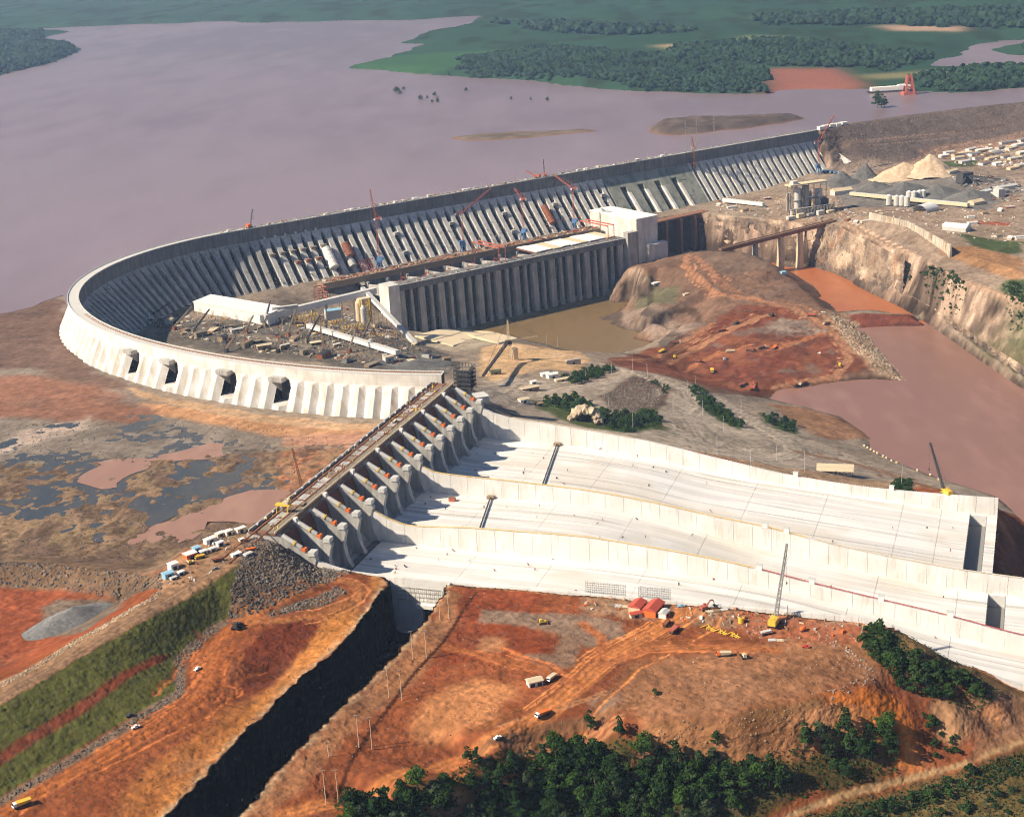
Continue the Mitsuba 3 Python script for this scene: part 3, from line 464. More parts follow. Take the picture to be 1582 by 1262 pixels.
def terrain(name, G, Z, C, keep=None):
    m, n = Z.shape; i, j = np.meshgrid(np.arange(m - 1), np.arange(n - 1), indexing='ij'); a = (i * n + j).ravel()
    f = np.stack([a, a + n, a + n + 1, a + 1], 1)
    if keep is not None: f = f[keep[:-1, :-1].ravel()]
    f = np.vstack([f[:, [0, 1, 2]], f[:, [0, 2, 3]]])
    return obj(name, (np.stack([G.X, G.Y, Z], -1).reshape(-1, 3), f), 'ground', smooth=True, color=C.reshape(-1, 3), uv=np.stack([G.X.ravel(), G.Y.ravel()], 1), kind='structure')
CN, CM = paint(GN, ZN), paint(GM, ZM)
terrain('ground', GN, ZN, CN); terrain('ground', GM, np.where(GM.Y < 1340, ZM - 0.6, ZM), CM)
# ------------------------------------------------------------------ blasted rock faces of the diversion channel, blocky and benched
def cut_rock(p, n, uv):
    a = fbm(p.x * 0.11, p.y * 0.11, p.z * 0.02, 4); b = fbm(p.x * 0.025 + 5, p.y * 0.025, p.z * 0.03, 3); c = mix((0.15, 0.115, 0.09), (0.33, 0.25, 0.185), smoothstep(0.3, 0.7, a))
    c = mix(c, (0.56, 0.44, 0.33), 0.75 * smoothstep(0.52, 0.66, b)); c = mix(c, (0.34, 0.17, 0.09), 0.6 * smoothstep(0.58, 0.72, fbm(p.x * .09 + 40, p.y * .09, p.z * .012, 3)))
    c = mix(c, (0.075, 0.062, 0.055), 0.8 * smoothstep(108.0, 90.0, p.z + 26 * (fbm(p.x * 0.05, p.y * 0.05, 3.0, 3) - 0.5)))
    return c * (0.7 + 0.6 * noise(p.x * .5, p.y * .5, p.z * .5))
textured('cut_rock', cut_rock, 0.95)
def resamp(P, n):
    P = np.array(P); d = np.r_[0, np.cumsum(np.linalg.norm(np.diff(P[:, :2], axis=0), axis=1))]; t = np.linspace(0, d[-1], n); return np.stack([np.interp(t, d, P[:, i]) for i in range(3)], 1)
def rock_cut(top, foot, seed, bench=None):
    L = float(np.linalg.norm(np.diff(np.array(top)[:, :2], axis=0), axis=1).sum()); n = int(L / 2.6); A, B = resamp(top, n), resamp(foot, n); t = np.gradient(A, axis=0); o = np.stack([t[:, 1], -t[:, 0]], 1); o /= np.linalg.norm(o, axis=1, keepdims=True); sgn = np.sign(((B - A)[:, :2] * o).sum(1).mean()) or 1.0; o = o * sgn
    K = 24; G = np.zeros((n, K, 3)); g = np.random.default_rng(seed); off = g.uniform(-1.6, 2.4, (n // 3 + 3, K // 3 + 3)); of2 = g.uniform(-.8, .8, (n, K))
    for k in range(K):
        f = k / (K - 1); q = A + (B - A) * f; fw = min(1, max(0, (f - .02) * 6)); i = np.arange(n); d = 2.0 + fw * (off[(i + 2 * (k // 3) % 3) // 3, k // 3] + of2[:, k] + 3.0 * (f > .55)); G[:, k] = np.c_[q[:, :2] + o * d[:, None], q[:, 2] + (1.2 * of2[:, k] if 0 < k < K - 1 else 0)]
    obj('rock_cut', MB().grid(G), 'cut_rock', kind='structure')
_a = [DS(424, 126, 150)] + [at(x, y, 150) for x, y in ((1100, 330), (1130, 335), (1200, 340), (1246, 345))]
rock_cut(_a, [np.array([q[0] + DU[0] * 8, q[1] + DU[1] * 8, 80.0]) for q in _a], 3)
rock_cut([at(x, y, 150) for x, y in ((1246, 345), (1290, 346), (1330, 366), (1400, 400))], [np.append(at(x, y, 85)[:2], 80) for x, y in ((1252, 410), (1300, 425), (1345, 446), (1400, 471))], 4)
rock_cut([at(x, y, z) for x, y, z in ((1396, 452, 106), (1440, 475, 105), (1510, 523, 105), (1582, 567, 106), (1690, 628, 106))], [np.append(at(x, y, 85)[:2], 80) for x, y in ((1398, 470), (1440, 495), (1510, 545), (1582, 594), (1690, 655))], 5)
# ------------------------------------------------------------------ water
def turbid(name, c, alpha=0.12):
    scene['mat_' + name] = {'type': 'twosided', 'bsdf': {'type': 'roughplastic', 'diffuse_reflectance': {'type': 'rgb', 'value': list(c)}, 'alpha': alpha, 'int_ior': 1.33}}
def silt(lo, hi, s):
    def fn(p, n, uv): return mix(lo, hi, smoothstep(0.3, 0.7, 0.65 * fbm(p.x * s, p.y * s * 0.6, 0.0, 4) + 0.35 * fbm(p.x * s * 9, p.y * s * 3, 4.0, 3)))
    return fn
for nm, lo, hi, s in (('reservoir_water', (0.265, 0.195, 0.215), (0.335, 0.255, 0.285), 0.0013), ('river_water', (0.28, 0.15, 0.115), (0.37, 0.205, 0.165), 0.006), ('pool_water', (0.20, 0.135, 0.06), (0.24, 0.16, 0.075), 0.01), ('channel_water', (0.42, 0.13, 0.045), (0.47, 0.16, 0.06), 0.01),
                      ('pond_water', (0.06, 0.07, 0.08), (0.09, 0.09, 0.09), 0.02), ('mud_water', (0.36, 0.2, 0.145), (0.44, 0.26, 0.19), 0.01)):
    turbid(nm, lo); scene['mat_' + nm]['bsdf']['diffuse_reflectance'] = proc(silt(lo, hi, s))
def ragged(pts, amp, s, seed):
    p = np.array(shapely.Polygon(pts).segmentize(4.0).exterior.coords)[:-1]; return np.c_[p[:, 0] + nz(p[:, 0], p[:, 1], s, seed) * amp, p[:, 1] + nz(p[:, 0], p[:, 1], s, seed + 1) * amp]
def flat(name, pts, z, mat):
    v, f = trimesh.creation.triangulate_polygon(shapely.Polygon(pts).buffer(0), engine='earcut')
    v = np.c_[v, np.full(len(v), z)]; c = np.cross(v[f[0, 1]] - v[f[0, 0]], v[f[0, 2]] - v[f[0, 0]])
    return obj(name, (v, f if c[2] > 0 else f[:, ::-1]), mat, kind='structure')
bank = [v2(at(x, y, 189.3)) for x, y in ((-300, 540), (-80, 498), (0, 484.5), (40, 477.5), (70, 464.5), (98, 455.5))]
_t = np.linspace(WLEN, 0, 400); _wq, _ = wing(_t); _k = int(np.argmin(np.linalg.norm(_wq - v2(at(103, 455, 225)), axis=1)))
emb = [v2(at(x, y, 225)) for x, y in ((1262, 200.5), (1330, 189), (1400, 179), (1500, 167), (1582, 158.5), (1760, 144.5))]
up_poly = bank + [tuple(q) for q in _wq[_k::8]] + [v2(DS(s, 0, 0)) for s in (1080, 800, 400, 0)] + emb + [(9000, 5200), (40000, 20000), (40000, 45000), (-40000, 45000), (-40000, 2000), (-6000, 1500)]
flat('reservoir_water', up_poly, WATER_UP, 'reservoir_water')
flat('pool_water', [v2(at(x, y, 62)) for x, y in ((620, 520), (690, 505), (975, 440), (1050, 500), (1060, 530), (990, 560), (900, 575), (700, 560))] , WATER_POOL, 'pool_water')
flat('channel_water', [v2(at(x, y, 85)) for x, y in ((1030, 350), (1260, 380), (1460, 470), (1440, 500), (1366, 500), (1300, 506), (1200, 440), (1080, 420))], WATER_RIVER, 'channel_water')
flat('river_water', [v2(at(x, y, 85)) for x, y in ((1290, 484), (1366, 494), (1450, 490), (1520, 530), (1640, 600), (1900, 700), (2300, 1100), (1900, 1250), (1560, 860), (1440, 800), (1200, 680), (1100, 610), (1250, 560))], WATER_RIVER - 0.02, 'river_water')
flat('pond_water', [v2(at(x, y, 186)) for x, y in ((-40, 700), (120, 640), (250, 640), (420, 690), (560, 700), (470, 760), (330, 770), (190, 835), (-40, 850))], 186.2, 'pond_water')
flat('mud_water', ragged([v2(at(x, y, 186)) for x, y in ((150, 868), (190, 850), (255, 815), (330, 790), (340, 765), (440, 745), (470, 745), (455, 775), (400, 815), (330, 810), (265, 845), (235, 866))], 60, 40, 81), 186.7, 'mud_water')
flat('mud_water', ragged([v2(at(x, y, 187)) for x, y in ((120, 735), (180, 715), (330, 680), (345, 686), (240, 725), (190, 745))], 90, 40, 83), 186.55, 'mud_water')
# ------------------------------------------------------------------ land beyond the reservoir
far_px = [(-900, 60), (-300, 50), (0, 45), (111, 41), (200, 38), (283, 35), (330, 32), (420, 36), (430, 34), (520, 33), (647, 30), (720, 24), (752, 22), (738, 37), (690, 50), (660, 58), (622, 67), (677, 68), (640, 74), (602, 86), (541, 104), (600, 111), (677, 115), (760, 119), (800, 121), (830, 124), (880, 128), (930, 134), (1010, 140), (1100, 143), (1180, 145), (1177, 138), (1250, 137), (1330, 138), (1370, 141), (1410, 143), (1500, 144), (1582, 138), (1800, 128), (2400, 100)]
FAR = shapely.Polygon([v2(at(x, y, 189)) for x, y in far_px] + [(9000, 14500), (-9000, 14500)]).buffer(0)
for px in ([(1405, 102), (1445, 90), (1480, 86), (1468, 74), (1476, 62), (1520, 57), (1582, 55), (1800, 48), (1800, 96), (1582, 106), (1500, 105), (1440, 106)], [(815, 39), (860, 32), (940, 26), (990, 15), (985, 22), (930, 32), (850, 39)], [(425, 26), (500, 22), (430, 31)]):
    FAR = FAR.difference(shapely.Polygon([v2(at(x, y, 189)) for x, y in px]).buffer(0))
FAR = FAR.union(shapely.Polygon([v2(at(x, y, 189)) for x, y in ((1543, 77), (1570, 70), (1640, 66), (1640, 82), (1580, 84))]))
LEFTW = shapely.Polygon([v2(at(x, y, 189)) for x, y in ((-500, 60), (-100, 52), (0, 50), (60, 48), (110, 49), (60, 60), (75, 66), (112, 70), (127, 79), (95, 88), (88, 96), (40, 105), (0, 118), (-200, 160), (-600, 220))]).buffer(0)
GF = Grid(-7000, 6500, 3200, 14400, 28.0)
X, Y = GF.X, GF.Y; jx, jy = nz(X, Y, 220, 51) * 150, nz(X, Y, 220, 52) * 150
mk = inside(FAR, X + jx, Y + jy) | inside(LEFTW, X + jx * .5, Y + jy * .5)
ms = gaussian_filter(mk.astype(float), 0.9); lift = gaussian_filter(mk.astype(float), 14)
ZF = 180 + ms * 16 + (lift - 0.4).clip(0) * 30 + mk * (nz(X, Y, 900, 53) * 34 + nz(X, Y, 200, 54) * 12)
ZF = np.where(mk, np.maximum(ZF, 190.5), ZF)
fld = meshkit.fbm(np.stack([X / 300, Y / 700, X * 0], -1), 4, 55); f2 = meshkit.fbm(np.stack([X / 90, Y / 260, X * 0], -1), 3, 56)
cf = np.array([0.016, 0.054, 0.032]) * (1 - fld[..., None]) + np.array([0.036, 0.10, 0.055]) * fld[..., None]
dk = np.clip((f2 - 0.52) * 7, 0, 1)[..., None]; cf = cf * (1 - dk * .75) + np.array([0.02, 0.042, 0.018]) * dk * .75
def fzone(px, col, warp=1.0, soft=0.8):
    global cf
    m = inside(shapely.Polygon([v2(at(x, y, 195)) for x, y in px]).buffer(0), X + jx * warp, Y + jy * warp); m = gaussian_filter(m.astype(float), soft)[..., None]; cf = cf * (1 - m) + np.array(col) * m
fzone([(541, 104), (602, 86), (680, 80), (800, 78), (760, 95), (690, 112), (600, 112)], (0.04, 0.12, 0.045))
fzone([(1180, 112), (1300, 108), (1335, 138), (1250, 140), (1180, 146)], (0.30, 0.12, 0.085), 0.3); fzone([(1130, 68), (1160, 60), (1240, 64), (1200, 75), (1140, 78)], (0.16, 0.2, 0.085), .4)
fzone([(1352, 48), (1420, 46), (1500, 50), (1480, 56), (1380, 54)], (0.42, 0.3, 0.22), .3); fzone([(1010, 76), (1090, 72), (1120, 82), (1040, 82)], (0.36, 0.3, 0.18), .2); fzone([(1330, 115), (1480, 108), (1490, 116), (1350, 122)], (0.22, 0.21, 0.1), .3)
terrain('far_shore', GF, ZF, np.clip(cf, .01, .6), keep=gaussian_filter(mk.astype(float), 1.6) > 0.004)
gb = MB(); v = []
XX, YY = np.meshgrid(np.linspace(-45000, 45000, 46), np.linspace(14300, 45000, 30), indexing='ij')
obj('distant_plain', MB().grid(np.stack([XX, YY, 196 + nz(XX, YY, 3000, 58) * 60 - 8 * (YY < 14900)], -1)), 'olive', kind='structure', smooth=True)
def island(name, px, hgt, col, d=6.0):
    p = shapely.Polygon([v2(at(x, y, 189)) for x, y in px]).buffer(0); b = p.bounds; G = Grid(b[0] - 40, b[2] + 40, b[1] - 40, b[3] + 40, d)
    m = gaussian_filter(inside(p, G.X + nz(G.X, G.Y, 50, 61) * 40, G.Y + nz(G.X, G.Y, 50, 62) * 40).astype(float), 2.2)
    Z = 185 + m * (4.5 + hgt) + nz(G.X, G.Y, 20, 63) * hgt * 0.5 * m
    k = (1 + nz(G.X, G.Y, 25, 64) * 1.1)[..., None]; C = np.clip(np.array(col) * k, .01, .8)
    e = np.clip((192 - Z) / 3, 0, 1)[..., None] * .6; C = C * (1 - e) + np.array([.3, .16, .11]) * e
    return terrain(name, G, Z, C, keep=m > .02)
island('island', [(688, 212), (740, 207), (820, 203), (900, 199), (940, 203), (880, 208), (800, 216), (715, 219)], 2.5, (0.17, 0.14, 0.115))
island('island', [(1003, 203), (1020, 192), (1070, 187), (1150, 186), (1237, 182), (1236, 186), (1160, 196), (1080, 207), (1030, 210)], 14, (0.125, 0.10, 0.09))
scene['haze_air'] = {'type': 'homogeneous', 'phase': {'type': 'hg', 'g': 0.5}, 'albedo': {'type': 'rgb', 'value': [0.93, 0.95, 0.97]}, 'sigma_t': {'type': 'rgb', 'value': [HAZE * 0.66, HAZE * 1.0, HAZE * 1.5]}}
scene['haze'] = {'type': 'cube', 'to_world': T().translate([0, 19000, 350]).scale([47000, 27500, 310]), 'bsdf': {'type': 'null'}, 'interior': {'type': 'ref', 'id': 'haze_air'}}
labels['haze'] = {'kind': 'stuff', 'label': 'thin blue haze over the reservoir and far shore'}
# ------------------------------------------------------------------ the dam
def ribbon(fr, ts, prof):                  # sweep a profile of (offset downstream, z) along stations
    return np.array([[fr(t, n, z) for n, z in prof] for t in ts])
def rib(fr, t, zb, w0=17.0, w=7.6, slope=0.9, z1=207.0, n0=8.0, thick=22.0):
    m = MB(); L = []
    for z, hw in ((z1, w0 / 2 - .15), (z1 - 3.5, w0 / 2 - 1.1), (z1 - 11, w / 2 + .9), (z1 - 17, w / 2), (zb, w / 2)):
        nf = n0 + slope * (z1 - z); nb = nf - 8.5 if z < z1 else n0 - 4
        L.append([fr(t - hw, nf, z), fr(t + hw, nf, z), fr(t + hw, nb, z), fr(t - hw, nb, z)])
    return m.loops(L[::-1], caps=(False, True))
def crest(fr, ts, parent, zlow_up=150, beam_z=207.0):
    m = MB().grid(ribbon(fr, ts, [(-6, zlow_up), (-6, 225), (8, 225), (8, beam_z), (3.5, beam_z - 1.5)]))
    L = ribbon(fr, (ts[0], ts[-1]), [(-6, zlow_up), (-6, 225), (8, 225), (8, beam_z), (3.5, beam_z - 1.5)])
    for q in L: m.add(np.array(q), [[0, 1, 2], [0, 2, 3], [0, 3, 4]])
    obj('crest_wall', m, 'concrete_dark', parent)
    for nm, n in (('upstream_parapet', -5.7), ('downstream_parapet', 7.4)):
        p = MB().grid(ribbon(fr, ts, [(n - .35, 225.02), (n - .35, 226.2), (n + .35, 226.2), (n + .35, 225.02)])); obj(nm, p, 'pale_grey', parent)
    obj('crest_road', MB().grid(ribbon(fr, ts, [(-4.9, 225.05), (6.6, 225.05)])), 'concrete', parent)
    for n in (-3.6, 4.4): obj('crane_rail', MB().grid(ribbon(fr, ts, [(n - .3, 225.06), (n - .3, 225.5), (n + .3, 225.5), (n + .3, 225.06)])), 'mid_grey', parent)
def web(fr, ts, zb, parent, slope=0.9): obj('rear_wall', MB().grid(ribbon(fr, ts, [(3, 206.4), (2, 203), (8 + slope * (207 - zb) - 7.5, zb)])), 'painted_shade', parent)  # near-black wall colour paints in the shade between the ribs
# left buttress dam
BUT = thing('buttress_dam', 'straight run of narrow grey dam buttresses next to the rockfill dam', 'dam')
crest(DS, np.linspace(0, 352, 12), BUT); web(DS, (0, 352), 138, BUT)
for i in range(20):
    s = 10 + 17.0 * i; obj('buttress', rib(DS, s, 140 if s > 60 else 150, 16.6, 9.0), 'concrete_rib', BUT)
obj('solid_block', MB().loops([[DS(s, 8, 207), DS(s, 8 + 64, 136), DS(s, 0, 136), DS(s, 0, 207)] for s in (332, 352)]), 'concrete_green', BUT)
ab = MB().hexa(np.array([DS(-3, 8, 150), DS(2, 8, 150), DS(2, 66, 146), DS(-34, 92, 148), DS(-3, 8, 207), DS(2, 8, 207), DS(2, 60, 160), DS(-34, 92, 153)]))
obj('end_wall', ab, 'concrete_pale', BUT)
# diversion block with its four sluice openings
DIV = thing('diversion_block', 'solid sloping dam block with four dark sluice openings behind the white hall', 'dam')
crest(DS, np.linspace(352.3, 524, 6), DIV)
def face(s0, s1, z0, z1, d=0.0): return [DS(s0, 8 + .9 * (207 - z0) + d, z0), DS(s1, 8 + .9 * (207 - z0) + d, z0), DS(s1, 8 + .9 * (207 - z1) + d, z1), DS(s0, 8 + .9 * (207 - z1) + d, z1)]
slots = [(372 + 38 * i, 385 + 38 * i) for i in range(4)]; edges = [352.3] + [e for q in slots for e in q] + [524]
for i in range(0, len(edges), 2): obj('face_panel', MB().loops([[DS(s, 8, 206.9), DS(s, 8 + .9 * 71, 136), DS(s, 0, 136), DS(s, 0, 206.9)] for s in (edges[i], edges[i + 1])]), 'concrete_green', DIV)
for a, b in slots:
    obj('face_panel', MB().loops([[DS(s, 8.0, 206.9), DS(s, 8 + .9 * 17, 190), DS(s, 0, 190), DS(s, 0, 206.9)] for s in (a, b)]), 'concrete_green', DIV)
    obj('sluice_recess', MB().loops([[DS(s, 8 + .9 * 45 - 13, 162), DS(s, 8 + .9 * 71 - 10, 136), DS(s, 0, 136), DS(s, -2, 190)] for s in (a, b)]), 'window_and_shade_dark', DIV)  # near-black recess, shade of the sluice put into its colour
    obj('sluice_pier', MB().loops([[DS(s, 8 + .9 * 26, 181), DS(s, 8 + .9 * 71 + 2.5, 138), DS(s, 8 + .9 * 71 - 12, 138), DS(s, 8 + .9 * 26 - 12, 181)] for s in (a - 5, a + .5)]), 'concrete_pale', DIV)
for z in (160, 185): obj('joint_ledge', MB().loops([[DS(s, 8 + .9 * (207 - z) + .8, z), DS(s, 8 + .9 * (207 - z) + .2, z - 1.2), DS(s, 8 + .9 * (207 - z) - .5, z - 1.2), DS(s, 8 + .9 * (207 - z) - .5, z)] for s in (352.3, 371)]), 'concrete_dark', DIV)
# main hollow gravity dam
WS = float(np.sum((wing(CURVE0)[0] - D0) * DU))
MAIN = thing('gravity_dam', 'long main dam of grey ribbed concrete blocks with dark hollows above the powerhouse', 'dam')
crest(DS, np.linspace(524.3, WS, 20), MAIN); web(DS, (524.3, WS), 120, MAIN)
s = 533.0; i = 0
while s < WS - 6:
    b = obj('buttress', rib(DS, s, 128, 16.8, 7.6 + .5 * math.sin(i * 2.3)), 'concrete_rib', MAIN)
    if i % 6 == 1 and s < 1000:            # penstock cradle and form steel between two ribs of a block
        n0 = 8 + .9 * 24
        obj('penstock_cradle', MB().loops([[DS(q, n0 + 2, 186), DS(q, n0 + 2.6, 182), DS(q, n0 - 8, 182), DS(q, n0 - 8, 186)] for q in (s - 13.2, s - 3.8)]), 'concrete', MAIN)
        if i % 4 == 1: obj('penstock_cradle', MB().loops([[DS(q, n0 + 24, 160), DS(q, n0 + 25, 155), DS(q, n0 + 12, 155), DS(q, n0 + 12, 160)] for q in (s - 13.2, s - 3.8)]), 'concrete', MAIN)
    if 1060 < s < 1190:
        c = DS(s, 9.5, 209); obj('intake_float', MB().tube([c - [0, 0, 1.8], c - [0, 0, 1.2], c, c + [0, 0, 1.2], c + [0, 0, 1.8]], [.7, 1.7, 2.1, 1.7, .7], 8), 'tin', MAIN)
        c = DS(s, 8 + .9 * 22, 186); obj('form_platform', MB().box(c + np.append(DN, 0) * 1.5, np.append(DU, 0) * 4.6, np.append(DN, 0) * 3, 2.2), 'trestle', MAIN)
        if s < 1140: c = DS(s, 8 + .9 * 38, 171); obj('form_platform', MB().box(c + np.append(DN, 0) * 1.5, np.append(DU, 0) * 4.2, np.append(DN, 0) * 3, 3.0), 'rust', MAIN)
    s += 17.0; i += 1
# curved wing dam
def WF(t, n, z):
    p, o = wing(t); p = p - o * WSIGN * n; return np.array([p[0], p[1], z])
WNG = thing('curved_wing_dam', 'great curving dam with a sunlit white outer face and four dark unfinished gaps', 'dam')
ts = np.arange(CURVE0, WLEN - 2, 5.0)
off = 6.0
WFo = lambda t, n, z: WF(t, n + off, z)
obj('outer_crest_wall', MB().grid(ribbon(WFo, ts, [(-6, 214), (-6, 225), (-4.95, 225)])), 'concrete_pale', WNG); obj('inner_crest_wall', MB().grid(ribbon(WFo, ts, [(6.65, 225), (8, 225), (8, 205), (3.5, 204)])), 'concrete_dark', WNG)  # inner side gets darker concrete, its shade painted in
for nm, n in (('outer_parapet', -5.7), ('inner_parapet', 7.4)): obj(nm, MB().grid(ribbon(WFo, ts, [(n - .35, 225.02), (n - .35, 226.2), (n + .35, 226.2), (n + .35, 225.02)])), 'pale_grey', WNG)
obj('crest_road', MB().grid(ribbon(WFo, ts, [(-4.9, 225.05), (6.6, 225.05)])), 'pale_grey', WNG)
for n in (3.0, 5.2): obj('crane_rail', MB().grid(ribbon(WFo, np.arange(WLEN - 560, WLEN - 2, 6.0), [(n - .3, 225.06), (n - .3, 225.6), (n + .3, 225.6), (n + .3, 225.06)])), 'bridge_brown', WNG)
obj('rear_wall', MB().grid(ribbon(WFo, ts, [(3, 204), (2, 202), (8 + .9 * 67 - 7.5, 140)])), 'painted_shade', WNG)  # near-black too, shade behind the wing ribs put into its colour
nb = int((WLEN - CURVE0) / 17)
gaps = {int((float(_t[int(np.argmin(np.linalg.norm(_wq - v2(at(x, y, 215)), axis=1)))]) - CURVE0) / 17) for x, y in ((206, 538), (274, 553), (364, 566), (452, 574))}
for i in range(nb):
    t = CURVE0 + 8.5 + 17 * i
    obj('buttress', rib(WFo, t, 138, 16.6, 8.0), 'concrete', WNG)  # darker than the straight ribs, shade of the inner curve painted in
    if i in gaps:
        S = lambda a, n, z: WFo(t + a, n, z)
        obj('gap_recess', MB().grid(np.array([[S(-8.4, 2, 214), S(-8.4, 2, 176)], [S(8.4, 2, 214), S(8.4, 2, 176)]])), 'window_and_shade_dark', WNG)  # near-black back sheet paints the shade inside the gap
        obj('gap_beam', MB().loops([[S(q, -14, 216.5), S(q, -14, 212), S(q, 4, 212), S(q, 4, 216.5)] for q in (-11, 5)]), 'concrete', WNG)
        rows = []
        for z in (189, 176):
            d = 214 - z; o_ = -6 - .52 * d; rows.append([WFo(t + a, o_ + gg, z) for a, gg in ((-8.5, 6.5), (-8.3, 6.5), (-2.6, 0), (2.6, 0), (8.3, 6.5), (8.5, 6.5))])
        rows.insert(0, [S(a, 2, 189) for a in (-8.5, -8.3, -2.6, 2.6, 8.3, 8.5)])
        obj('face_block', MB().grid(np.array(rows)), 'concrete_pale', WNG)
        obj('gap_bracket', MB().loops([[S(q, -13, 212), S(q, 2, 198), S(q, 2, 212)] for q in (-9, -6.5)]), 'concrete', WNG)
        continue
    g = MB(); rows = []
    for z in (214, 211.5, 204.5, 176):
        d = 214 - z; gr = min(6.5, d * .68); o_ = -6 - .52 * d; pk = 2.6 if z < 214 else 7.5
        rows.append([WFo(t + a, o_ + gg, z) for a, gg in ((-8.5, gr), (-8.3, gr), (-pk, 0), (pk, 0), (8.3, gr), (8.5, gr))])
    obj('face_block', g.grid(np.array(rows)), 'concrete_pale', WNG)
# ------------------------------------------------------------------ the spillway
SPW = thing('spillway', 'white concrete spillway with a gated bridge and three long sloping chutes', 'spillway')
_ss = np.append(SV, 0); _bb = np.append(SB, 0)
obj('bridge_deck', MB().loops([[SP(q, -22, 223.0), SP(q, 0, 223.0), SP(q, 0, 225), SP(q, -22, 225)] for q in (-3, SL + 6)]), 'bridge_brown', SPW)
for nm, v0, v1, h, mt in (('bridge_parapet', -0.8, 0, 1.3, 'tan_paint'), ('bridge_parapet', -22, -21.2, 1.3, 'pale_grey'), ('crane_rail', -7.4, -6.6, .8, 'rust'), ('crane_rail', -16.4, -15.6, .8, 'rust'), ('bridge_walkway', -6.2, -1.4, .3, 'trestle'), ('pipe_run', -19.6, -18.9, .9, 'dark_steel')):
    obj(nm, MB().loops([[SP(q, v0, 225.02), SP(q, v1, 225.02), SP(q, v1, 225 + h), SP(q, v0, 225 + h)] for q in (-60 if nm == 'crane_rail' else -3, SL + 6)]), mt, SPW)
for k in range(28):
    q = 6 + k * 12.6; obj('deck_panel', MB().box(SP(q, -11.3, 225.03), _bb * (4.6 + rng.uniform(-1, 1)), _ss * 3.4, .25), 'concrete' if k % 3 else 'trestle', SPW)
    obj('rail_block', MB().box(SP(q + 3, -20.4, 225.03), _bb * .9, _ss * .6, 1.5), 'white_paint', SPW)
ogee = [(-24, 184), (-14, 196), (-6, 200), (2, 199.3), (10, 195), (18, 188), (24, 183), (30, 179)]
for i in range(3):
    prof = [(v, z if v < 22 else float(CF[i](v)) + .05) for v, z in ogee]
    obj('sill', MB().grid(np.array([[SP(q, v, z) for v, z in prof] for q in (WK[i] * BAY, WK[i + 1] * BAY)])), 'concrete', SPW)
PROF = [(-24, 178), (-24, 222.9), (1, 222.9), (5.5, 220.5), (23, 211), (29, 210.2), (31, 207), (29.5, 203), (28, 196), (30, 186), (35, 176)]
for k in range(15):
    q = k * BAY; w = 2.5
    P_ = [[SP(q + a, v, z) for v, z in PROF] for a in (-w, w)]
    pr = MB(); pr.loops(P_, caps=(False, False))
    for a, fl in ((0, 1), (1, 0)):
        idx = [[0, 1, 2], [0, 2, 3], [0, 3, 4], [0, 4, 8], [4, 5, 6], [4, 6, 7], [4, 7, 8], [0, 8, 9], [0, 9, 10]]; pr.add(np.array(P_[a]), [t[::-1] if fl else t for t in idx])
    pier = obj('pier', pr, 'concrete', SPW)
    nose = MB().box(SP(q, 27.5, 209.6), _bb * 3.4, _ss * 2.6, 3.2); obj('trunnion_block', nose, 'pale_grey', pier)
    if k < 14:
        c = q + 3.4
        g = [(v, z) for v, z in ((3.0, 222.0), (6.0, 214), (8.0, 206), (8.2, 199))]
        obj('gate', MB().grid(np.array([[SP(q + a, v, z) for v, z in g] for a in (2.6, BAY - 2.6)])), 'gate_brown', SPW)
    top = SP(q, 4.2, 222.8); end = SP(q, 19.0, 214.6)
    mid = top + (end - top) * .62
    obj('hoist_cylinder', MB().tube([top, mid], 1.7, 10), 'pale_grey', pier); obj('hoist_collar', MB().tube([mid - (end - top) * .02, mid + (end - top) * .05], 2.1, 10), 'yellow_paint', pier); obj('hoist_rod', MB().tube([mid + (end - top) * .05, end], 1.5, 8), 'concrete', pier)
    obj('pump_cabin', MB().box(SP(q, 20.8, 212.0), _bb * 2.1, _ss * 1.5, 2.6), 'orange_paint', pier)
    obj('gate_arm', MB().box(SP(q + 4.4, 25.5, 209.0), _bb * 1.1, _ss * 3.6, 1.1), 'red_paint', pier)
    if k % 2: obj('hoist_head', MB().box(SP(q, 2.2, 222.9), _bb * 1.8, _ss * 1.4, 3.4), 'white_paint', pier); obj('hoist_cap', MB().box(SP(q + 2.6, 1.8, 223), _bb * .7, _ss * .7, 3.0), 'orange_paint', pier)
# chute floors of slabs with open joints
def slabc(p, n, uv):
    sb = (p.x - float(S0[0])) * float(SB[0]) + (p.y - float(S0[1])) * float(SB[1]); v = (p.x - float(S0[0])) * float(SV[0]) + (p.y - float(S0[1])) * float(SV[1])
    a = fbm(sb * 0.22, v * 0.012, 0.0, 4); b = fbm(sb * 0.03, v * 0.02, 5.0, 3)
    c = mix((0.64, 0.635, 0.62), (0.78, 0.775, 0.76), smoothstep(0.3, 0.7, a))
    c = mix(c, (0.62, 0.56, 0.48), 0.5 * smoothstep(0.48, 0.72, b))
    c = mix(c, (0.33, 0.31, 0.28), 0.6 * smoothstep(0.66, 0.8, fbm(sb * 0.5, v * 0.006, 2.0, 3)))
    c = c * (0.95 + 0.07 * cell_rand(dr.floor(sb / 8.6), dr.floor(v / 17.0 + 3 * cell_rand(dr.floor(sb / 8.6), 5)))); l = dr.abs(sb / 3.2 - dr.round(sb / 3.2)); return c * (1 - 0.05 * smoothstep(0.05, 0.0, l))
textured('chute_slab', slabc, 0.8)
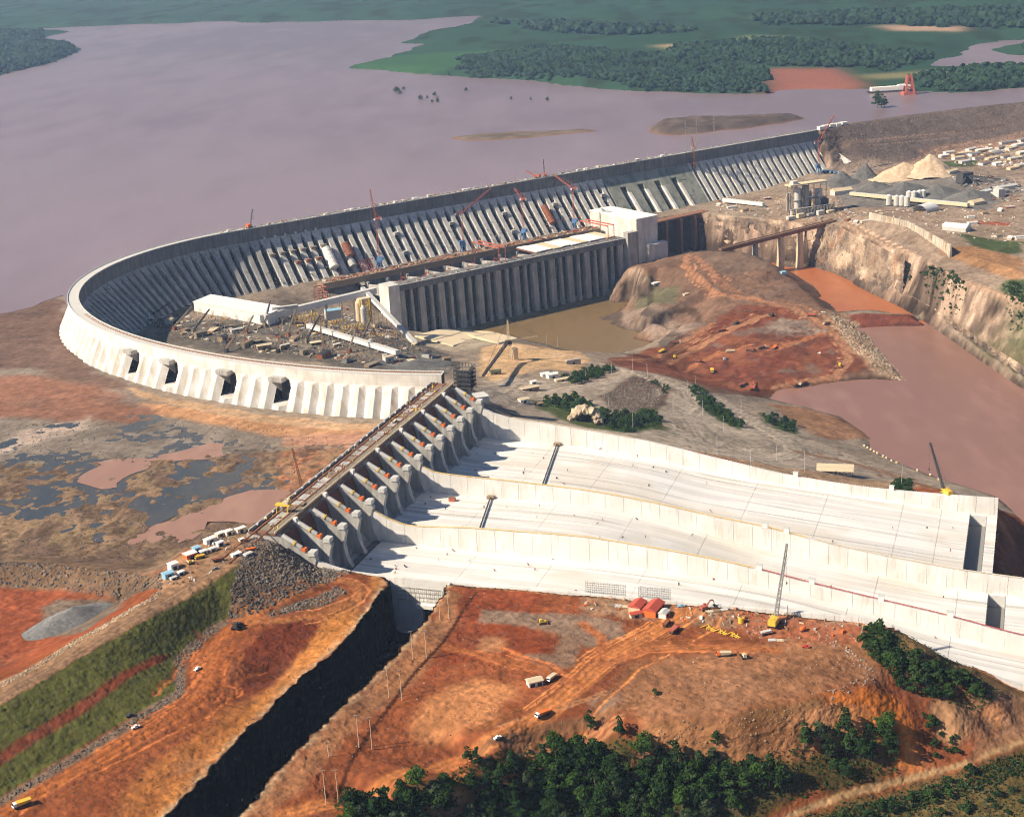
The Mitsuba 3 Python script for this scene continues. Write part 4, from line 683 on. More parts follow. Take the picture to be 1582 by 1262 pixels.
def chute_wall(p, n, uv):
    v = (p.x - float(S0[0])) * float(SV[0]) + (p.y - float(S0[1])) * float(SV[1])
    c = mix((0.66, 0.655, 0.64), (0.77, 0.765, 0.75), smoothstep(0.3, 0.7, fbm(v * 0.09, p.z * 0.05, 1.0, 3)))
    lv = dr.abs(v / 4.0 - dr.round(v / 4.0)); lz = dr.abs(p.z / 3.0 - dr.round(p.z / 3.0))
    c = c * (1 - 0.18 * smoothstep(0.05, 0.0, lv) * noise(v * 0.13, p.z * 0.2)) * (1 - 0.14 * smoothstep(0.06, 0.0, lz) * noise(v * 0.1 + 7, p.z * .3))
    c = mix(c, (0.50, 0.44, 0.36), 0.4 * smoothstep(0.6, 0.76, fbm(v * 0.5, p.z * 0.06, 3.0, 3)))
    return mix(c, (0.58, 0.53, 0.46), 0.3 * cell_rand(dr.floor(v / 15.0), dr.floor(p.z / 9.0)))
textured('chute_wall', chute_wall, 0.85)
JOINTS = [[36, 118, 180, 250, 322, 398, 470, 560], [30, 92, 150, 215, 275, 340, 410, 470, 492, 505, 535], [30, 100, 160, 222, 290, 352, 416, 448, 471.5, 485.5, 494]]
NSTRIP = [3, 3, 4]
for i in range(3):
    e = np.linspace(WK[i] * BAY + 1.5, WK[i + 1] * BAY - 1.5, NSTRIP[i] + 1)
    for a, b in zip(JOINTS[i][:-1], JOINTS[i][1:]):
        pit = (i == 2 and a == 471.5) or (i == 1 and a == 492)
        for j in range(NSTRIP[i]):
            s0, s1 = e[j] + .1, e[j + 1] - .1
            if pit and j == NSTRIP[i] - 1: s1 = s0 + (s1 - s0) * .93
            vs = np.linspace(a + .14, b - .14, 6)
            z = CF[i](vs) - (9.5 if pit else 0)
            if pit: obj('pit_floor', MB().grid(np.array([[SP(s0, v, q), SP(s1, v, q)] for v, q in zip(vs, z)])), 'mid_grey', SPW); continue
            if s1 - s0 < 1: continue
            up = np.array([[SP(s0, v, q - 1.2), SP(s0, v, q), SP(s1, v, q), SP(s1, v, q - 1.2)] for v, q in zip(vs, z)])
            mb = MB().grid(up)
            for r in (0, -1): mb.add(np.array([up[r][0], up[r][1], up[r][2], up[r][3]]), [[0, 1, 2, 3]])
            obj('chute_slab', mb, 'chute_slab', SPW)
        if pit:
            for v, d in ((a, .3), (b, -.3)): zz = float(CF[i](v)); obj('pit_wall', MB().loops([[SP(q, v, zz - 10), SP(q, v + d, zz - 10), SP(q, v + d, zz - .05), SP(q, v, zz - .05)] for q in (e[0], e[-1])]), 'concrete_dark', SPW)
            zz = float(CF[i]((a + b) / 2)); q0 = e[0] + (e[-1] - e[0]) * .982; obj('pit_wall', MB().loops([[SP(q, v, z) for q, z in ((q0, zz - 10), (e[-1], zz - 10), (e[-1], zz + .02), (q0, zz + .02))] for v in (a, b)]), 'chute_slab', SPW)
    bed = np.r_[np.arange(20, 465, 16), np.arange(466, CEND[i], 2.5), CEND[i]]; obj('chute_bed', MB().grid(np.array([[SP(WK[i] * BAY, v, float(CF[i](v)) - (10.2 if (i == 2 and 468 < v < 489) or (i == 1 and 489 < v < 508) else .75)), SP(WK[i + 1] * BAY, v, float(CF[i](v)) - (10.2 if (i == 2 and 468 < v < 489) or (i == 1 and 489 < v < 508) else .75))] for v in bed])), 'concrete_dark', SPW)
    zz = float(CF[i](CEND[i])); obj('lip_wall', MB().loops([[SP(q, CEND[i] - 1.2, zz - .1), SP(q, CEND[i] - .1, zz - .1), SP(q, CEND[i] - 14, zz - 46), SP(q, CEND[i] - 16, zz - 46)] for q in (WK[i] * BAY + .2, WK[i + 1] * BAY - .2)]), 'concrete_dark', SPW)
# training walls in blocks
WEND = [560, 560, 540, 494]
for w in range(4):
    q = WK[w] * BAY; v = 26.0
    lo = CF[min(w, 2)] if w == 0 else (CF[w - 1])
    while v < WEND[w] - 1:
        v1 = min(v + 15, WEND[w]); t = 1.5 + .08 * math.sin(v * 3)
        zb = lambda x: min(float(CF[max(w - 1, 0)](min(x, 555))), float(CF[min(w, 2)](min(x, 555)))) - 3 - (10 if (w in (1, 2) and 440 < x < 530) or (w == 3 and 440 < x < 490) else 0)
        if x_ := (w == 3 and v > 470): zb = lambda x: 100.0
        L = [[SP(q - t, x, zb(x)), SP(q + t, x, zb(x)), SP(q + t, x, float(WT[w](x))), SP(q - t, x, float(WT[w](x)))] for x in (v + .12, v1 - .12)]
        obj('wall_block', MB().loops(L), 'chute_wall', SPW); v = v1
for w, (a, b, mt) in ((1, (30, 335, 'yellow_paint')), (1, (335, 545, 'red_paint')), (2, (30, 360, 'yellow_paint')), (2, (360, 520, 'tan_paint')), (3, (60, 180, 'tan_paint'))):
    vs = np.arange(a, b, 6.0); rail = MB()
    for x0, x1 in zip(vs[:-1], vs[1:]):
        for h in ((1.1,) if mt == 'red_paint' else (.6, 1.2)): rail.bar(SP(WK[w] * BAY - .9, x0, float(WT[w](x0)) + h), SP(WK[w] * BAY - .9, x1, float(WT[w](x1)) + h), .22 if mt != 'red_paint' else .42)
        rail.bar(SP(WK[w] * BAY - .9, x0, float(WT[w](x0))), SP(WK[w] * BAY - .9, x0, float(WT[w](x0)) + 1.2), .18)
    obj('safety_rail', rail, mt, SPW)
for w, vv in ((1, 334), (1, 372), (1, 421), (1, 469), (2, 321), (2, 338), (3, 322), (3, 405)):
    z = float(WT[w](vv)); b = obj('wall_hut', MB().box(SP(WK[w] * BAY, vv, z - .5), _bb * 1.45, _ss * 2.0, 4.2), 'white_paint', SPW)
    obj('roof', MB().box(SP(WK[w] * BAY, vv, z + 3.7), _bb * 1.8, _ss * 2.4, .35), 'pale_grey', b)
# ------------------------------------------------------------------ the powerhouse
PWR = thing('powerhouse', 'long half built powerhouse with tall alternating pillars standing in brown water', 'powerhouse')
obj('rear_wall', MB().loops([[DS(s, 158, 50), DS(s, 159, 50), DS(s, 159, 136), DS(s, 158, 136)] for s in (624, 1046)]), 'concrete_dark', PWR)
for i in range(25): obj('gap_shade_panel', MB().loops([[DS(q, 175.4, 50), DS(q, 176, 50), DS(q, 176, 135.9), DS(q, 175.4, 135.9)] for q in (620 + 17 * i + .3, 637 + 17 * i - .3)]), 'painted_shade', PWR)  # added near-black sheets that paint the pillar gaps as deep shade
k = 0; s = 632.0
while s < 1044:
    wide = k % 2 == 0; hw = 4.9 if wide else 1.9
    m = MB().loops([[DS(s - hw, 180.5 + bt, z), DS(s + hw, 180.5 + bt, z), DS(s + hw, 159, z), DS(s - hw, 159, z)] for z, bt in ((50, 4.5), (135.95, 0))])
    obj('pillar', m, 'concrete', PWR); s += 17.0; k += 1
obj('top_beam', MB().loops([[DS(s, 158.2, 136), DS(s, 181.8, 136), DS(s, 181.8, 144.5), DS(s, 158.2, 144.5)] for s in (622, 1046)]), 'concrete_dark', PWR)
obj('beam_coping', MB().loops([[DS(s, 180.4, 144.52), DS(s, 182.1, 144.52), DS(s, 182.1, 145.4), DS(s, 180.4, 145.4)] for s in (622, 1046)]), 'pale_grey', PWR)
obj('upstream_deck', MB().loops([[DS(s, 80, 138), DS(s, 97, 138), DS(s, 97, 147), DS(s, 80, 147)] for s in (604, 1120)]), 'timber', PWR)
obj('upstream_wall', MB().loops([[DS(s, 92, 90), DS(s, 96, 90), DS(s, 96, 137.9), DS(s, 92, 137.9)] for s in (604, 1046)]), 'concrete_dark', PWR)
obj('hall_floor', MB().grid(np.array([[DS(s, n, 122) for n in (96, 158)] for s in (604, 1046)])), 'dark_steel', PWR)
for i in range(13):
    s = 640 + 34 * i; obj('hall_column', MB().box(DS(s, 100, 122), np.append(DU, 0) * 2.0, np.append(DN, 0) * 3.5, 16), 'concrete', PWR)
    obj('cross_wall', MB().loops([[DS(s - 1.2, 104, 122), DS(s + 1.2, 104, 122), DS(s + 1.2, 104, 136 + 3 * math.sin(i)), DS(s - 1.2, 104, 136 + 3 * math.sin(i))], [DS(s - 1.2, 158, 122), DS(s + 1.2, 158, 122), DS(s + 1.2, 158, 141), DS(s - 1.2, 158, 141)]]), 'concrete', PWR)
for i in range(9):
    s = 636 + 17.5 * i; obj('roof_panel', MB().box(DS(s, 137, 145.5 + .3 * (i % 3)), np.append(DU, 0) * 8.2, np.append(DN, 0) * (25 - 2 * (i % 2)), 1.1), 'white_paint' if i % 3 else 'tan_paint', PWR)
    obj('roof_girder', MB().box(DS(s + 8.6, 137, 144), np.append(DU, 0) * .35, np.append(DN, 0) * 27, 1.4), 'rust', PWR)
HALL = thing('white_hall', 'windowless white concrete hall block at the right end of the powerhouse', 'building')
obj('hall_block', MB().loops([[DS(s, 62, 80), DS(s, 178, 80), DS(s, 178, 169), DS(s, 62, 169)] for s in (552, 596)]), 'concrete_pale', HALL)
obj('roof_slab', MB().loops([[DS(s, 61, 169.02), DS(s, 179, 169.02), DS(s, 179, 171), DS(s, 61, 171)] for s in (551, 597)]), 'white_paint', HALL)
obj('stair_tower', MB().box(DS(612, 183, 92), np.append(DU, 0) * 11, np.append(DN, 0) * 5.5, 62), 'concrete', HALL)
obj('lower_block', MB().box(DS(560, 184, 88), np.append(DU, 0) * 18, np.append(DN, 0) * 6.5, 40), 'concrete_pale', HALL)
END = thing('end_block', 'square white concrete end block at the left end of the powerhouse pillars', 'building')
obj('block', MB().box(DS(1055, 172, 60), np.append(DU, 0) * 9, np.append(DN, 0) * 13, 86), 'concrete_pale', END)
obj('roof_slab', MB().box(DS(1055, 172, 146.02), np.append(DU, 0) * 9.4, np.append(DN, 0) * 13.4, 1.2), 'pale_grey', END)
solid('tan_yellow', (0.55, 0.42, 0.16))
# ------------------------------------------------------------------ builders for the things on the site
UP = np.array([0, 0, 1.0])
def axes(deg): c, s = math.cos(math.radians(deg)), math.sin(math.radians(deg)); return np.array([c, s, 0]), np.array([-s, c, 0])
def shed(name, p, deg, L, W, H, wall, roof, label, group=None, cat='shed', pitch=.25, doors=0, parts=True):
    a, b = axes(deg); p = np.asarray(p, float) - UP * .6; t = thing(name, label, cat, group)
    obj('wall', MB().box(p, a * L / 2, b * W / 2, H + .6), wall, t)
    e, h = .5, W * pitch; z = H + .62
    f = lambda x, y, zz: p + a * x + b * y + UP * zz
    m = MB()
    if pitch > 0: m.loops([[f(x, -W / 2 - e, z - .1), f(x, W / 2 + e, z - .1), f(x, W / 2 + e, z + .15), f(x, 0, z + h), f(x, -W / 2 - e, z + .15)] for x in (-L / 2 - e, L / 2 + e)])
    else: m.box(p + UP * z, a * (L / 2 + e), b * (W / 2 + e), .3)
    obj('roof', m, roof, t)
    for i in range(doors):
        x = -L / 2 + (i + .5) * L / doors; obj('door', MB().box(f(x, -W / 2 - .06, .6), a * min(1.4, L / doors * .3), b * .05, min(H * .7, 3)), 'window_and_shade_dark', t)
    return t
def wheels(t, p, a, b, xs, hw, r):
    for x in xs:
        for s in (-1, 1):
            c = p + a * x + b * s * hw + UP * r; obj('wheel', MB().tube([c - b * .25, c + b * .25], r, 9), 'rubber_and_shade_black', t)
def truck(p, deg, label, cab='white_paint', bed='orange_paint', k=1.0, name='dump_truck', group=None, cat='truck'):
    a, b = axes(deg); p = np.asarray(p, float); t = thing(name, label, cat, group)
    wheels(t, p, a, b, (2.6 * k, -1.6 * k, -2.9 * k), 1.1 * k, .62 * k)
    obj('chassis', MB().box(p + UP * .6 * k, a * 3.8 * k, b * .9 * k, .4 * k), 'dark_steel', t)
    c = obj('cab', MB().hexa(np.array([p + a * x * k + b * y * k + UP * z * k for z, w in ((1.02, 1.0), (2.7, .85)) for x, y in ((3.9 * w if z > 2 else 4.0, -1.2), (3.9 * w if z > 2 else 4.0, 1.2), (2.1, 1.2), (2.1, -1.2))])), cab, t)
    obj('windscreen', MB().box(p + a * 3.75 * k + UP * 1.9 * k, a * .06 * k + a * .15, b * 1.0 * k, .6 * k), 'window_and_shade_dark', c)
    L = lambda x, hw, z: [p + a * x * k - b * hw * k + UP * z * k, p + a * x * k + b * hw * k + UP * z * k]
    m = MB(); lo = L(-3.6, 1.0, 1.3) + L(1.8, 1.0, 1.05)[::-1]; hi = L(-4.2, 1.4, 2.6) + L(2.0, 1.4, 2.8)[::-1]; m.hexa(np.array(lo + hi)); obj('bed', m, bed, t)
    return t
def pickup(p, deg, label, col='white_paint', name='pickup', group=None, cat='car'):
    a, b = axes(deg); p = np.asarray(p, float); t = thing(name, label, cat, group); wheels(t, p, a, b, (1.5, -1.4), .85, .42)
    obj('body', MB().box(p + UP * .45, a * 2.5, b * .95, .75), col, t)
    c = obj('cab', MB().hexa(np.array([p + a * x + b * y + UP * z for z, q in ((1.21, 0), (1.95, .35)) for x, y in ((1.3 - q, -.9), (1.3 - q, .9), (-.7 + q * .4, .9), (-.7 + q * .4, -.9))])), col, t); obj('windscreen', MB().box(p + a * .25 + UP * 1.4, a * .75, b * .93, .4), 'window_and_shade_dark', c); return t
def dozer(p, deg, label, col='yellow_paint', name='bulldozer', group=None, k=1.3, cat='machine'):
    a, b = axes(deg); p = np.asarray(p, float); t = thing(name, label, cat, group)
    for s in (-1, 1): obj('track', MB().hexa(np.array([p + a * x * k + b * (s * 1.1 + y) * k + UP * z * k for z, e in ((.0, 1.6), (.95, 1.9)) for x, y in ((e, -.28), (e, .28), (-e, .28), (-e, -.28))])), 'rubber_and_shade_black', t)
    obj('engine_hood', MB().box(p + a * .7 * k + UP * .7 * k, a * 1.3 * k, b * .65 * k, 1.0 * k), col, t); obj('cab', MB().box(p - a * .8 * k + UP * .7 * k, a * .7 * k, b * .75 * k, 1.9 * k), col, t)
    obj('blade', MB().hexa(np.array([p + a * x * k + b * y * k + UP * z * k for z, o in ((.1, .25), (1.25, 0)) for x, y in ((2.6 + o, -1.8), (2.6 + o, 1.8), (2.4, 1.8), (2.4, -1.8))])), 'rust', t); return t
def digger(p, deg, label, col='yellow_paint', group=None, k=1.4):
    a, b = axes(deg); p = np.asarray(p, float); t = thing('excavator', label, 'excavator', group); q = lambda x, y, z: p + a * x * k + b * y * k + UP * z * k
    for s in (-1, 1): obj('track', MB().box(q(0, s * 1.1, 0), a * 1.9 * k, b * .32 * k, .85 * k), 'rubber_and_shade_black', t)
    obj('body', MB().box(q(-.4, 0, .95), a * 1.7 * k, b * 1.25 * k, 1.2 * k), col, t); obj('cab', MB().box(q(.8, .7, .95), a * .6 * k, b * .5 * k, 1.9 * k), col, t)
    obj('boom', MB().bar(q(1, -.2, 1.8), q(3.6, -.2, 4.2), .5 * k).bar(q(3.6, -.2, 4.2), q(5.2, -.2, 3.6), .45 * k), col, t); obj('stick', MB().bar(q(5.2, -.2, 3.6), q(5.9, -.2, 1.4), .35 * k), col, t); obj('bucket', MB().box(q(5.7, -.2, .5), a * .5 * k, b * .5 * k, .9 * k), 'dark_steel', t); return t
def crawler_crane(p, deg, boom, elev, label, col='yellow_paint', bcol='trestle', k=1.7, lw=1.3, lr=.2):
    a, b = axes(deg); p = np.asarray(p, float); t = thing('crawler_crane', label, 'crane'); q = lambda x, y, z: p + a * x * k + b * y * k + UP * z * k
    for s in (-1, 1): obj('track', MB().box(q(0, s * 1.5, 0), a * 2.4 * k, b * .4 * k, 1.0 * k), 'rubber_and_shade_black', t)
    obj('machine_house', MB().box(q(-.9, 0, 1.1), a * 2.5 * k, b * 1.5 * k, 2.1 * k), col, t); c = obj('cab', MB().box(q(1.9, 1.0, 1.1), a * .7 * k, b * .6 * k, 2.0 * k), col, t)
    obj('window', MB().box(q(1.95, 1.0, 2.0), a * .74 * k, b * .64 * k, .7 * k), 'window_and_shade_dark', c)
    f = q(1.6, 0, 1.6); e = f + (a * math.cos(math.radians(elev)) + UP * math.sin(math.radians(elev))) * boom
    obj('boom', MB().lattice(f, e, lw, int(boom / 2.2), lr, .5), bcol, t)
    obj('gantry', MB().bar(q(-2.6, .6, 3.2), q(-.8, .5, 5.2), .25).bar(q(-2.6, -.6, 3.2), q(-.8, -.5, 5.2), .25), col, t)
    obj('cable', MB().bar(q(-.8, 0, 5.2), e, .12).bar(e, e - UP * boom * .55, .12), 'dark_steel', t); obj('hook', MB().box(e - UP * (boom * .55 + 1.4), a * .4, b * .4, 1.4), 'dark_steel', t); return t
def tower_crane(p, mast, jib, az, elev, label, col='crane_red', base='blue_paint'):
    a, b = axes(az); p = np.asarray(p, float); t = thing('tower_crane', label, 'crane')
    m = MB()
    for x, y in ((-1, -1), (1, -1), (1, 1), (-1, 1)): m.bar(p + a * 4 * x + b * 4 * y, p + a * 2 * x + b * 2 * y + UP * 13, 1.3)
    m.box(p + UP * 12, a * 3.4, b * 3.4, 2.0); obj('portal', m, base, t)
    obj('machine_house', MB().box(p + UP * 14 - a * 2, a * 4.5, b * 2.6, 4.5), base, t)
    top = p + UP * (14 + mast); obj('mast', MB().lattice(p + UP * 14, top, 2.2, max(4, int(mast / 4)), .3), col, t)
    obj('cab', MB().box(top - UP * 2 + a * 1.5 + b * 1.5, a * 1.2, b * 1.2, 2.4), 'white_paint', t)
    e = top + (a * math.cos(math.radians(elev)) + UP * math.sin(math.radians(elev))) * jib
    obj('jib', MB().lattice(top, e, 1.9, max(5, int(jib / 4)), .28, .55), col, t)
    obj('counter_jib', MB().lattice(top, top - a * 9 + UP * 2, 2.2, 3, .42), col, t); obj('counterweight', MB().box(top - a * 9 - UP * 1.5, a * 1.4, b * 1.6, 3), 'mid_grey', t)
    obj('stay', MB().bar(top - a * 8 + UP * 2, top + UP * 9, .35).bar(top + UP * 9, e, .28).bar(top, top + UP * 9, .5), col, t); obj('hook_line', MB().bar(e, e - UP * min(40, mast), .2), 'dark_steel', t); return t
def pole(p, h, label, group, twin=False, mat='tan_paint', r=.24):
    p = np.asarray(p, float); t = thing('light_pole', label, 'pole', group)
    obj('mast', MB().tube([p - UP * .5, p + UP * h], [r * 1.25, r * .75], 6), mat, t); a, b = axes(200)
    obj('arm', MB().bar(p + UP * (h - .3) - a * (1.2 if twin else 0), p + UP * (h - .1) + a * 1.2, .18), mat, t); obj('lamp', MB().box(p + UP * (h - .25) + a * 1.3, a * .6, b * .3, .3), 'mid_grey', t)
# ------------------------------------------------------------------ foreground machines, sheds and poles
for i, (x, y, h) in enumerate([(504, 1243, 21), (523, 1241, 21), (555, 1156, 21), (575, 1158, 21), (601, 1079, 20.5), (621, 1083, 20.5), (638, 1019, 20), (659, 1017, 20), (680, 958, 20), (694, 957, 20)]):
    pole(hit(x, y), h, 'tall pale lamp pole in a row of pairs along the dark canal', 'lamp poles along the canal', True)
pole(hit(508, 1169), 10, 'short pale pole beside the canal between two taller lamp poles', None)
truck(hit(34, 1246), 215, 'white cab dump truck with orange bed at the lower left corner road', bed='yellow_paint', k=1.25)
pickup(hit(210, 1126), 35, 'small white pickup parked beside the orange road below the grass slope'); pickup(hit(201, 1108), 35, 'dark pickup at the foot of the lower grass slope', 'dark_steel'); pickup(hit(305, 1035), 60, 'small white car beside the orange road where it bends', 'white_paint')
t = dozer(hit(366, 972), 75, 'black twin tracked motor scraper on the orange road junction', 'dark_steel', 'motor_scraper', k=1.9)
truck(hit(838, 1107), 215, 'white truck with orange bed driving down the wide orange road', k=1.2); pickup(hit(769, 1143), 215, 'small white car on the orange road below the truck')
truck(hit(852, 1051), 235, 'white flatbed truck parked beside the tan roofed hut', bed='tan_paint', k=1.1); shed('site_hut', hit(826, 1058), 20, 9, 6, 3.2, 'pale_grey', 'tan_paint', 'small site hut with tan roof standing alone on red earth', doors=2)
dozer(hit(838, 964), 10, 'yellow bulldozer on the grey gravel patch of the red plateau'); truck(hit(1042, 976), 55, 'red truck parked below the red roofed sheds', 'red_paint', 'crane_red', 1.2); truck(hit(1030, 966), 60, 'dark rusty truck just behind the red truck', 'rust', 'rust', 1.0)
shed('red_roof_shed', hit(985, 941), 62, 12, 8, 4, 'tan_paint', 'roof_red', 'left shed with faded red roof near the near chute wall', doors=3); shed('red_roof_shed', hit(1010, 946), 62, 16, 9, 4.5, 'orange_paint', 'roof_red', 'larger shed with bright red roof and orange walls near the chute', doors=4)
shed('white_hut', hit(1026, 953), 62, 7, 5, 3.4, 'white_paint', 'pale_grey', 'small white hut right of the bright red roofed shed', doors=1); shed('pink_hut', hit(982, 953), 20, 8, 4, 2.6, 'tan_paint', 'roof_red', 'low pinkish hut in front of the left red roofed shed', doors=1)
pickup(hit(1052, 939), 5, 'teal pickup parked near the chute behind the red sheds', 'sky_blue'); digger(hit(1088, 942), 30, 'rusty red excavator working at the edge of the chute', 'crane_red'); pickup(hit(1083, 957), 80, 'white van on the orange track below the excavator', 'white_paint')
t = thing('yellow_formwork', 'tangle of bright yellow steel formwork lying on the red ground', 'formwork')
for i in range(9):
    c = hit(1088 + i * 6.3, 970 + i * 1.8); a, b = axes(20 + 60 * (i % 3)); obj('frame', MB().bar(c + UP * .3 - a * 2.6, c + UP * 1.4 + a * 2.6, .5).bar(c + b * 1.4, c - b * 1.4 + UP * 1.8, .45).bar(c - a * 2 + b, c + a * 2 + b + UP * .6, .4), 'yellow_paint', t)
truck(hit(1118, 1014), 180, 'orange road grader on the brown plain', 'orange_paint', 'tan_paint', 1.15, 'road_grader', cat='machine'); dozer(hit(1150, 1017), 100, 'tan bulldozer standing right of the orange grader', 'tan_paint'); pickup(hit(1245, 1001), 170, 'red pickup near the rubble at the right of the plain', 'red_paint'); truck(hit(1184, 981), 20, 'grey and white truck below the yellow crawler crane', 'white_paint', 'pale_grey', 1.0)
crawler_crane(hit(1196, 966), 62, 50, 62, 'yellow crawler crane with long lattice boom raised before the near chute', lw=2.0, lr=.3, bcol='mid_grey'); crawler_crane(at(1462, 765, 148), 112, 44, 60, 'yellow crawler crane with dark boom behind the far chute wall', bcol='dark_steel', lw=1.8, lr=.28); crawler_crane(hit(470, 766), 118, 38, 66, 'rusty crawler crane on the muddy forebay behind the spillway bridge', 'rust', 'rust', lw=1.8, lr=.28)
t = thing('fuel_tank', 'yellow upright tank between yellow formwork and crawler crane', 'tank'); c = hit(1145, 962); obj('shell', MB().cyl(c, 1.9, 3.6, 12), 'yellow_paint', t); obj('hatch', MB().cyl(c + UP * 3.61, .6, .4, 8), 'dark_steel', t)
t = thing('mixer_drum', 'orange concrete mixer drum on the broken red ground', 'mixer'); c = hit(1240, 976); a, b = axes(30); obj('drum', MB().tube([c + UP * 1.6 - a * 1.8, c + UP * 1.8 - a * .8, c + UP * 2.1 + a * .8, c + UP * 2.5 + a * 2], [.9, 1.5, 1.5, .7], 10), 'orange_paint', t); obj('stand', MB().box(c, a * 1.6, b * 1.0, 1.0), 'dark_steel', t)
for i, (x, y, n, lab) in enumerate(((1108, 944, 6, 'stack of tan timber formwork beside the excavator'), (1270, 940, 9, 'long stack of tan panels against the near chute'), (1205, 990, 4, 'loose stack of pale boards below the crawler crane'), (1192, 942, 5, 'small stack of timber behind the yellow crawler crane'), (955, 938, 8, 'row of grey shuttering panels near the chute left of the red sheds'))):
    t = thing('panel_stack', lab, 'stack'); c = hit(x, y); a, b = axes(10 - i * 7)
    for k in range(n): obj('panel', MB().box(c + a * (k % 3 - 1) * 5 + UP * (.1 + .35 * (k // 3)), a * 2.3, b * (1.3 + .3 * (k % 2)), .3), ('tan_paint', 'timber', 'pale_grey')[(i + k) % 3], t)
for i, (x0, x1, y, lab) in enumerate(((952, 1012, 921, 'left grid of dark starter bars standing on the near chute edge'), (1030, 1078, 928, 'right grid of dark starter bars standing on the near chute edge'))):
    t = thing('rebar_mat', lab, 'reinforcement'); m = MB(); A = sp_local(*v2(hit(x0, y + 1))); B_ = sp_local(*v2(hit(x1, y + 3)))
    for k in range(19):
        v = A[1] + (B_[1] - A[1]) * k / 18; z = float(WT[0](v)); m.bar(SP(.4, v, z - .2), SP(.4, v, z + 8.5), .22)
    bars = m; obj('upright_bar', bars, 'dark_steel', t); m = MB()
    for h in (1, 2.6, 4.2, 5.8, 7.4): m.bar(SP(.4, A[1], float(WT[0](A[1])) + h), SP(.4, B_[1], float(WT[0](B_[1])) + h), .2)
    obj('cross_bar', m, 'dark_steel', t)
# canal headwall and portal
t = thing('canal_headwall', 'tan concrete headwall with a dark square portal at the end of the deep canal', 'wall')
va, vb = 70, 134
def HW(v, z, d=0.0): return SP(-2.2 - d, v, z)
vp = 118
obj('wall_panel', MB().loops([[HW(va, z, d), HW(vp - 5, z, d), HW(vp - 5, z, -.5), HW(va, z, -.5)] for z, d in ((150, 5), (199.2, .6))]), 'chute_wall', t)
obj('wall_panel', MB().loops([[HW(vp - 4.98, z, d), HW(vp + 5.5, z, d), HW(vp + 5.5, z, -.5), HW(vp - 4.98, z, -.5)] for z, d in ((180, 2.5), (199.2, .6))]), 'chute_wall', t)
obj('wall_panel', MB().loops([[HW(vp + 5.52, z, d), HW(vb, z, d), HW(vb, z, -.5), HW(vp + 5.52, z, -.5)] for z, d in ((150, 5), (199.2, .6))]), 'chute_wall', t)
obj('portal', MB().grid(np.array([[HW(vp - 5, 150, .2), HW(vp - 5, 180, .2)], [HW(vp + 5.5, 150, .2), HW(vp + 5.5, 180, .2)]])), 'window_and_shade_dark', t)  # flat near-black sheet stands in for the shade inside the portal
obj('portal_lintel', MB().loops([[HW(vp - 9, 179, d0), HW(vp + 8, 179, d0), HW(vp + 8, 182, d0), HW(vp - 9, 182, d0)] for d0 in (5.5, .3)]), 'concrete_pale', t)
m = MB()
for k in range(12): m.bar(HW(94 + k * 3, 184, 3.3), HW(94 + k * 3, 193, 2.0), .2)
for z in (184, 187, 190, 193): m.bar(HW(94, z, 3.3 - (z - 184) * .14), HW(127, z, 3.3 - (z - 184) * .14), .2)
obj('rebar_mat', m, 'trestle', t)
# crest platform left of the spillway: caravans, huts and vehicles
for x, y, L, W, H, wall, roof, lab in [(260, 892, 7, 5, 3.5, 'sky_blue', 'sky_blue', 'blue site cabin at the left end of the row on the crest'), (268, 880, 6, 5, 4.6, 'white_paint', 'white_paint', 'tall white cabin right behind the leftmost blue cabin'), (279, 888, 5, 2.5, 2.4, 'white_paint', 'white_paint', 'small white trailer right of the leftmost blue cabin'), (268, 895, 4.5, 2, 1.6, 'white_paint', 'pale_grey', 'low white trailer in front of the leftmost blue cabin'),
    (294, 862, 8, 6, 4, 'orange_paint', 'white_paint', 'orange walled hut with white roof on the crest platform'), (304, 853, 5, 4, 4, 'sky_blue', 'sky_blue', 'light blue cabin behind the orange walled hut'), (315, 857, 5, 3, 3, 'white_paint', 'white_paint', 'white cabin right of the light blue cabin'), (325, 839, 9, 4, 3.4, 'white_paint', 'white_paint', 'long white cabin near the outer edge of the platform'), (329, 851, 5, 3, 2.6, 'white_paint', 'tin', 'small white cabin before the long white cabin'), (340, 843, 5, 3, 3, 'white_paint', 'white_paint', 'white cabin at the right of the long white cabin'),
    (340, 828, 7, 4, 3, 'tan_paint', 'white_paint', 'tan walled cabin with white roof behind the others'), (353, 827, 6, 4, 4, 'white_paint', 'white_paint', 'tall white cabin third from the right end'), (372, 823, 8, 4, 4, 'white_paint', 'white_paint', 'white cabin nearest the spillway bridge end'), (373, 836, 3.5, 2, 2, 'white_paint', 'white_paint', 'tiny white trailer below the cabin nearest the bridge'), (365, 859, 7, 3, 2, 'white_paint', 'white_paint', 'white trailer alone in the middle of the dirt platform'), (383, 858, 6, 3, 1.6, 'white_paint', 'pale_grey', 'low pale trailer near the rock cone')]:
    shed('site_cabin', hit(x, y), 40 + (x % 7) * 2, L, W, H, wall, roof, lab, 'site cabins on the crest platform', 'cabin', .12, 1)
truck(hit(309, 863), 215, 'yellow truck between the orange hut and white cabins', 'yellow_paint', 'yellow_paint', .9); dozer(hit(295, 872), 30, 'yellow loader in front of the orange walled hut', 'yellow_paint', 'loader', k=1.1); truck(hit(338, 868), 20, 'dark red truck parked in the middle of the dirt platform', 'rust', 'rust', 1.0); truck(hit(389, 852), 20, 'orange truck near the top of the rock cone', 'orange_paint', 'orange_paint', .9); pickup(hit(333, 880), 20, 'grey car near the top edge of the grass slope', 'mid_grey')
c = SP(34, -11, 225.3); t = thing('gantry_crane', 'yellow hoist gantry standing on the rails of the spillway bridge', 'crane')
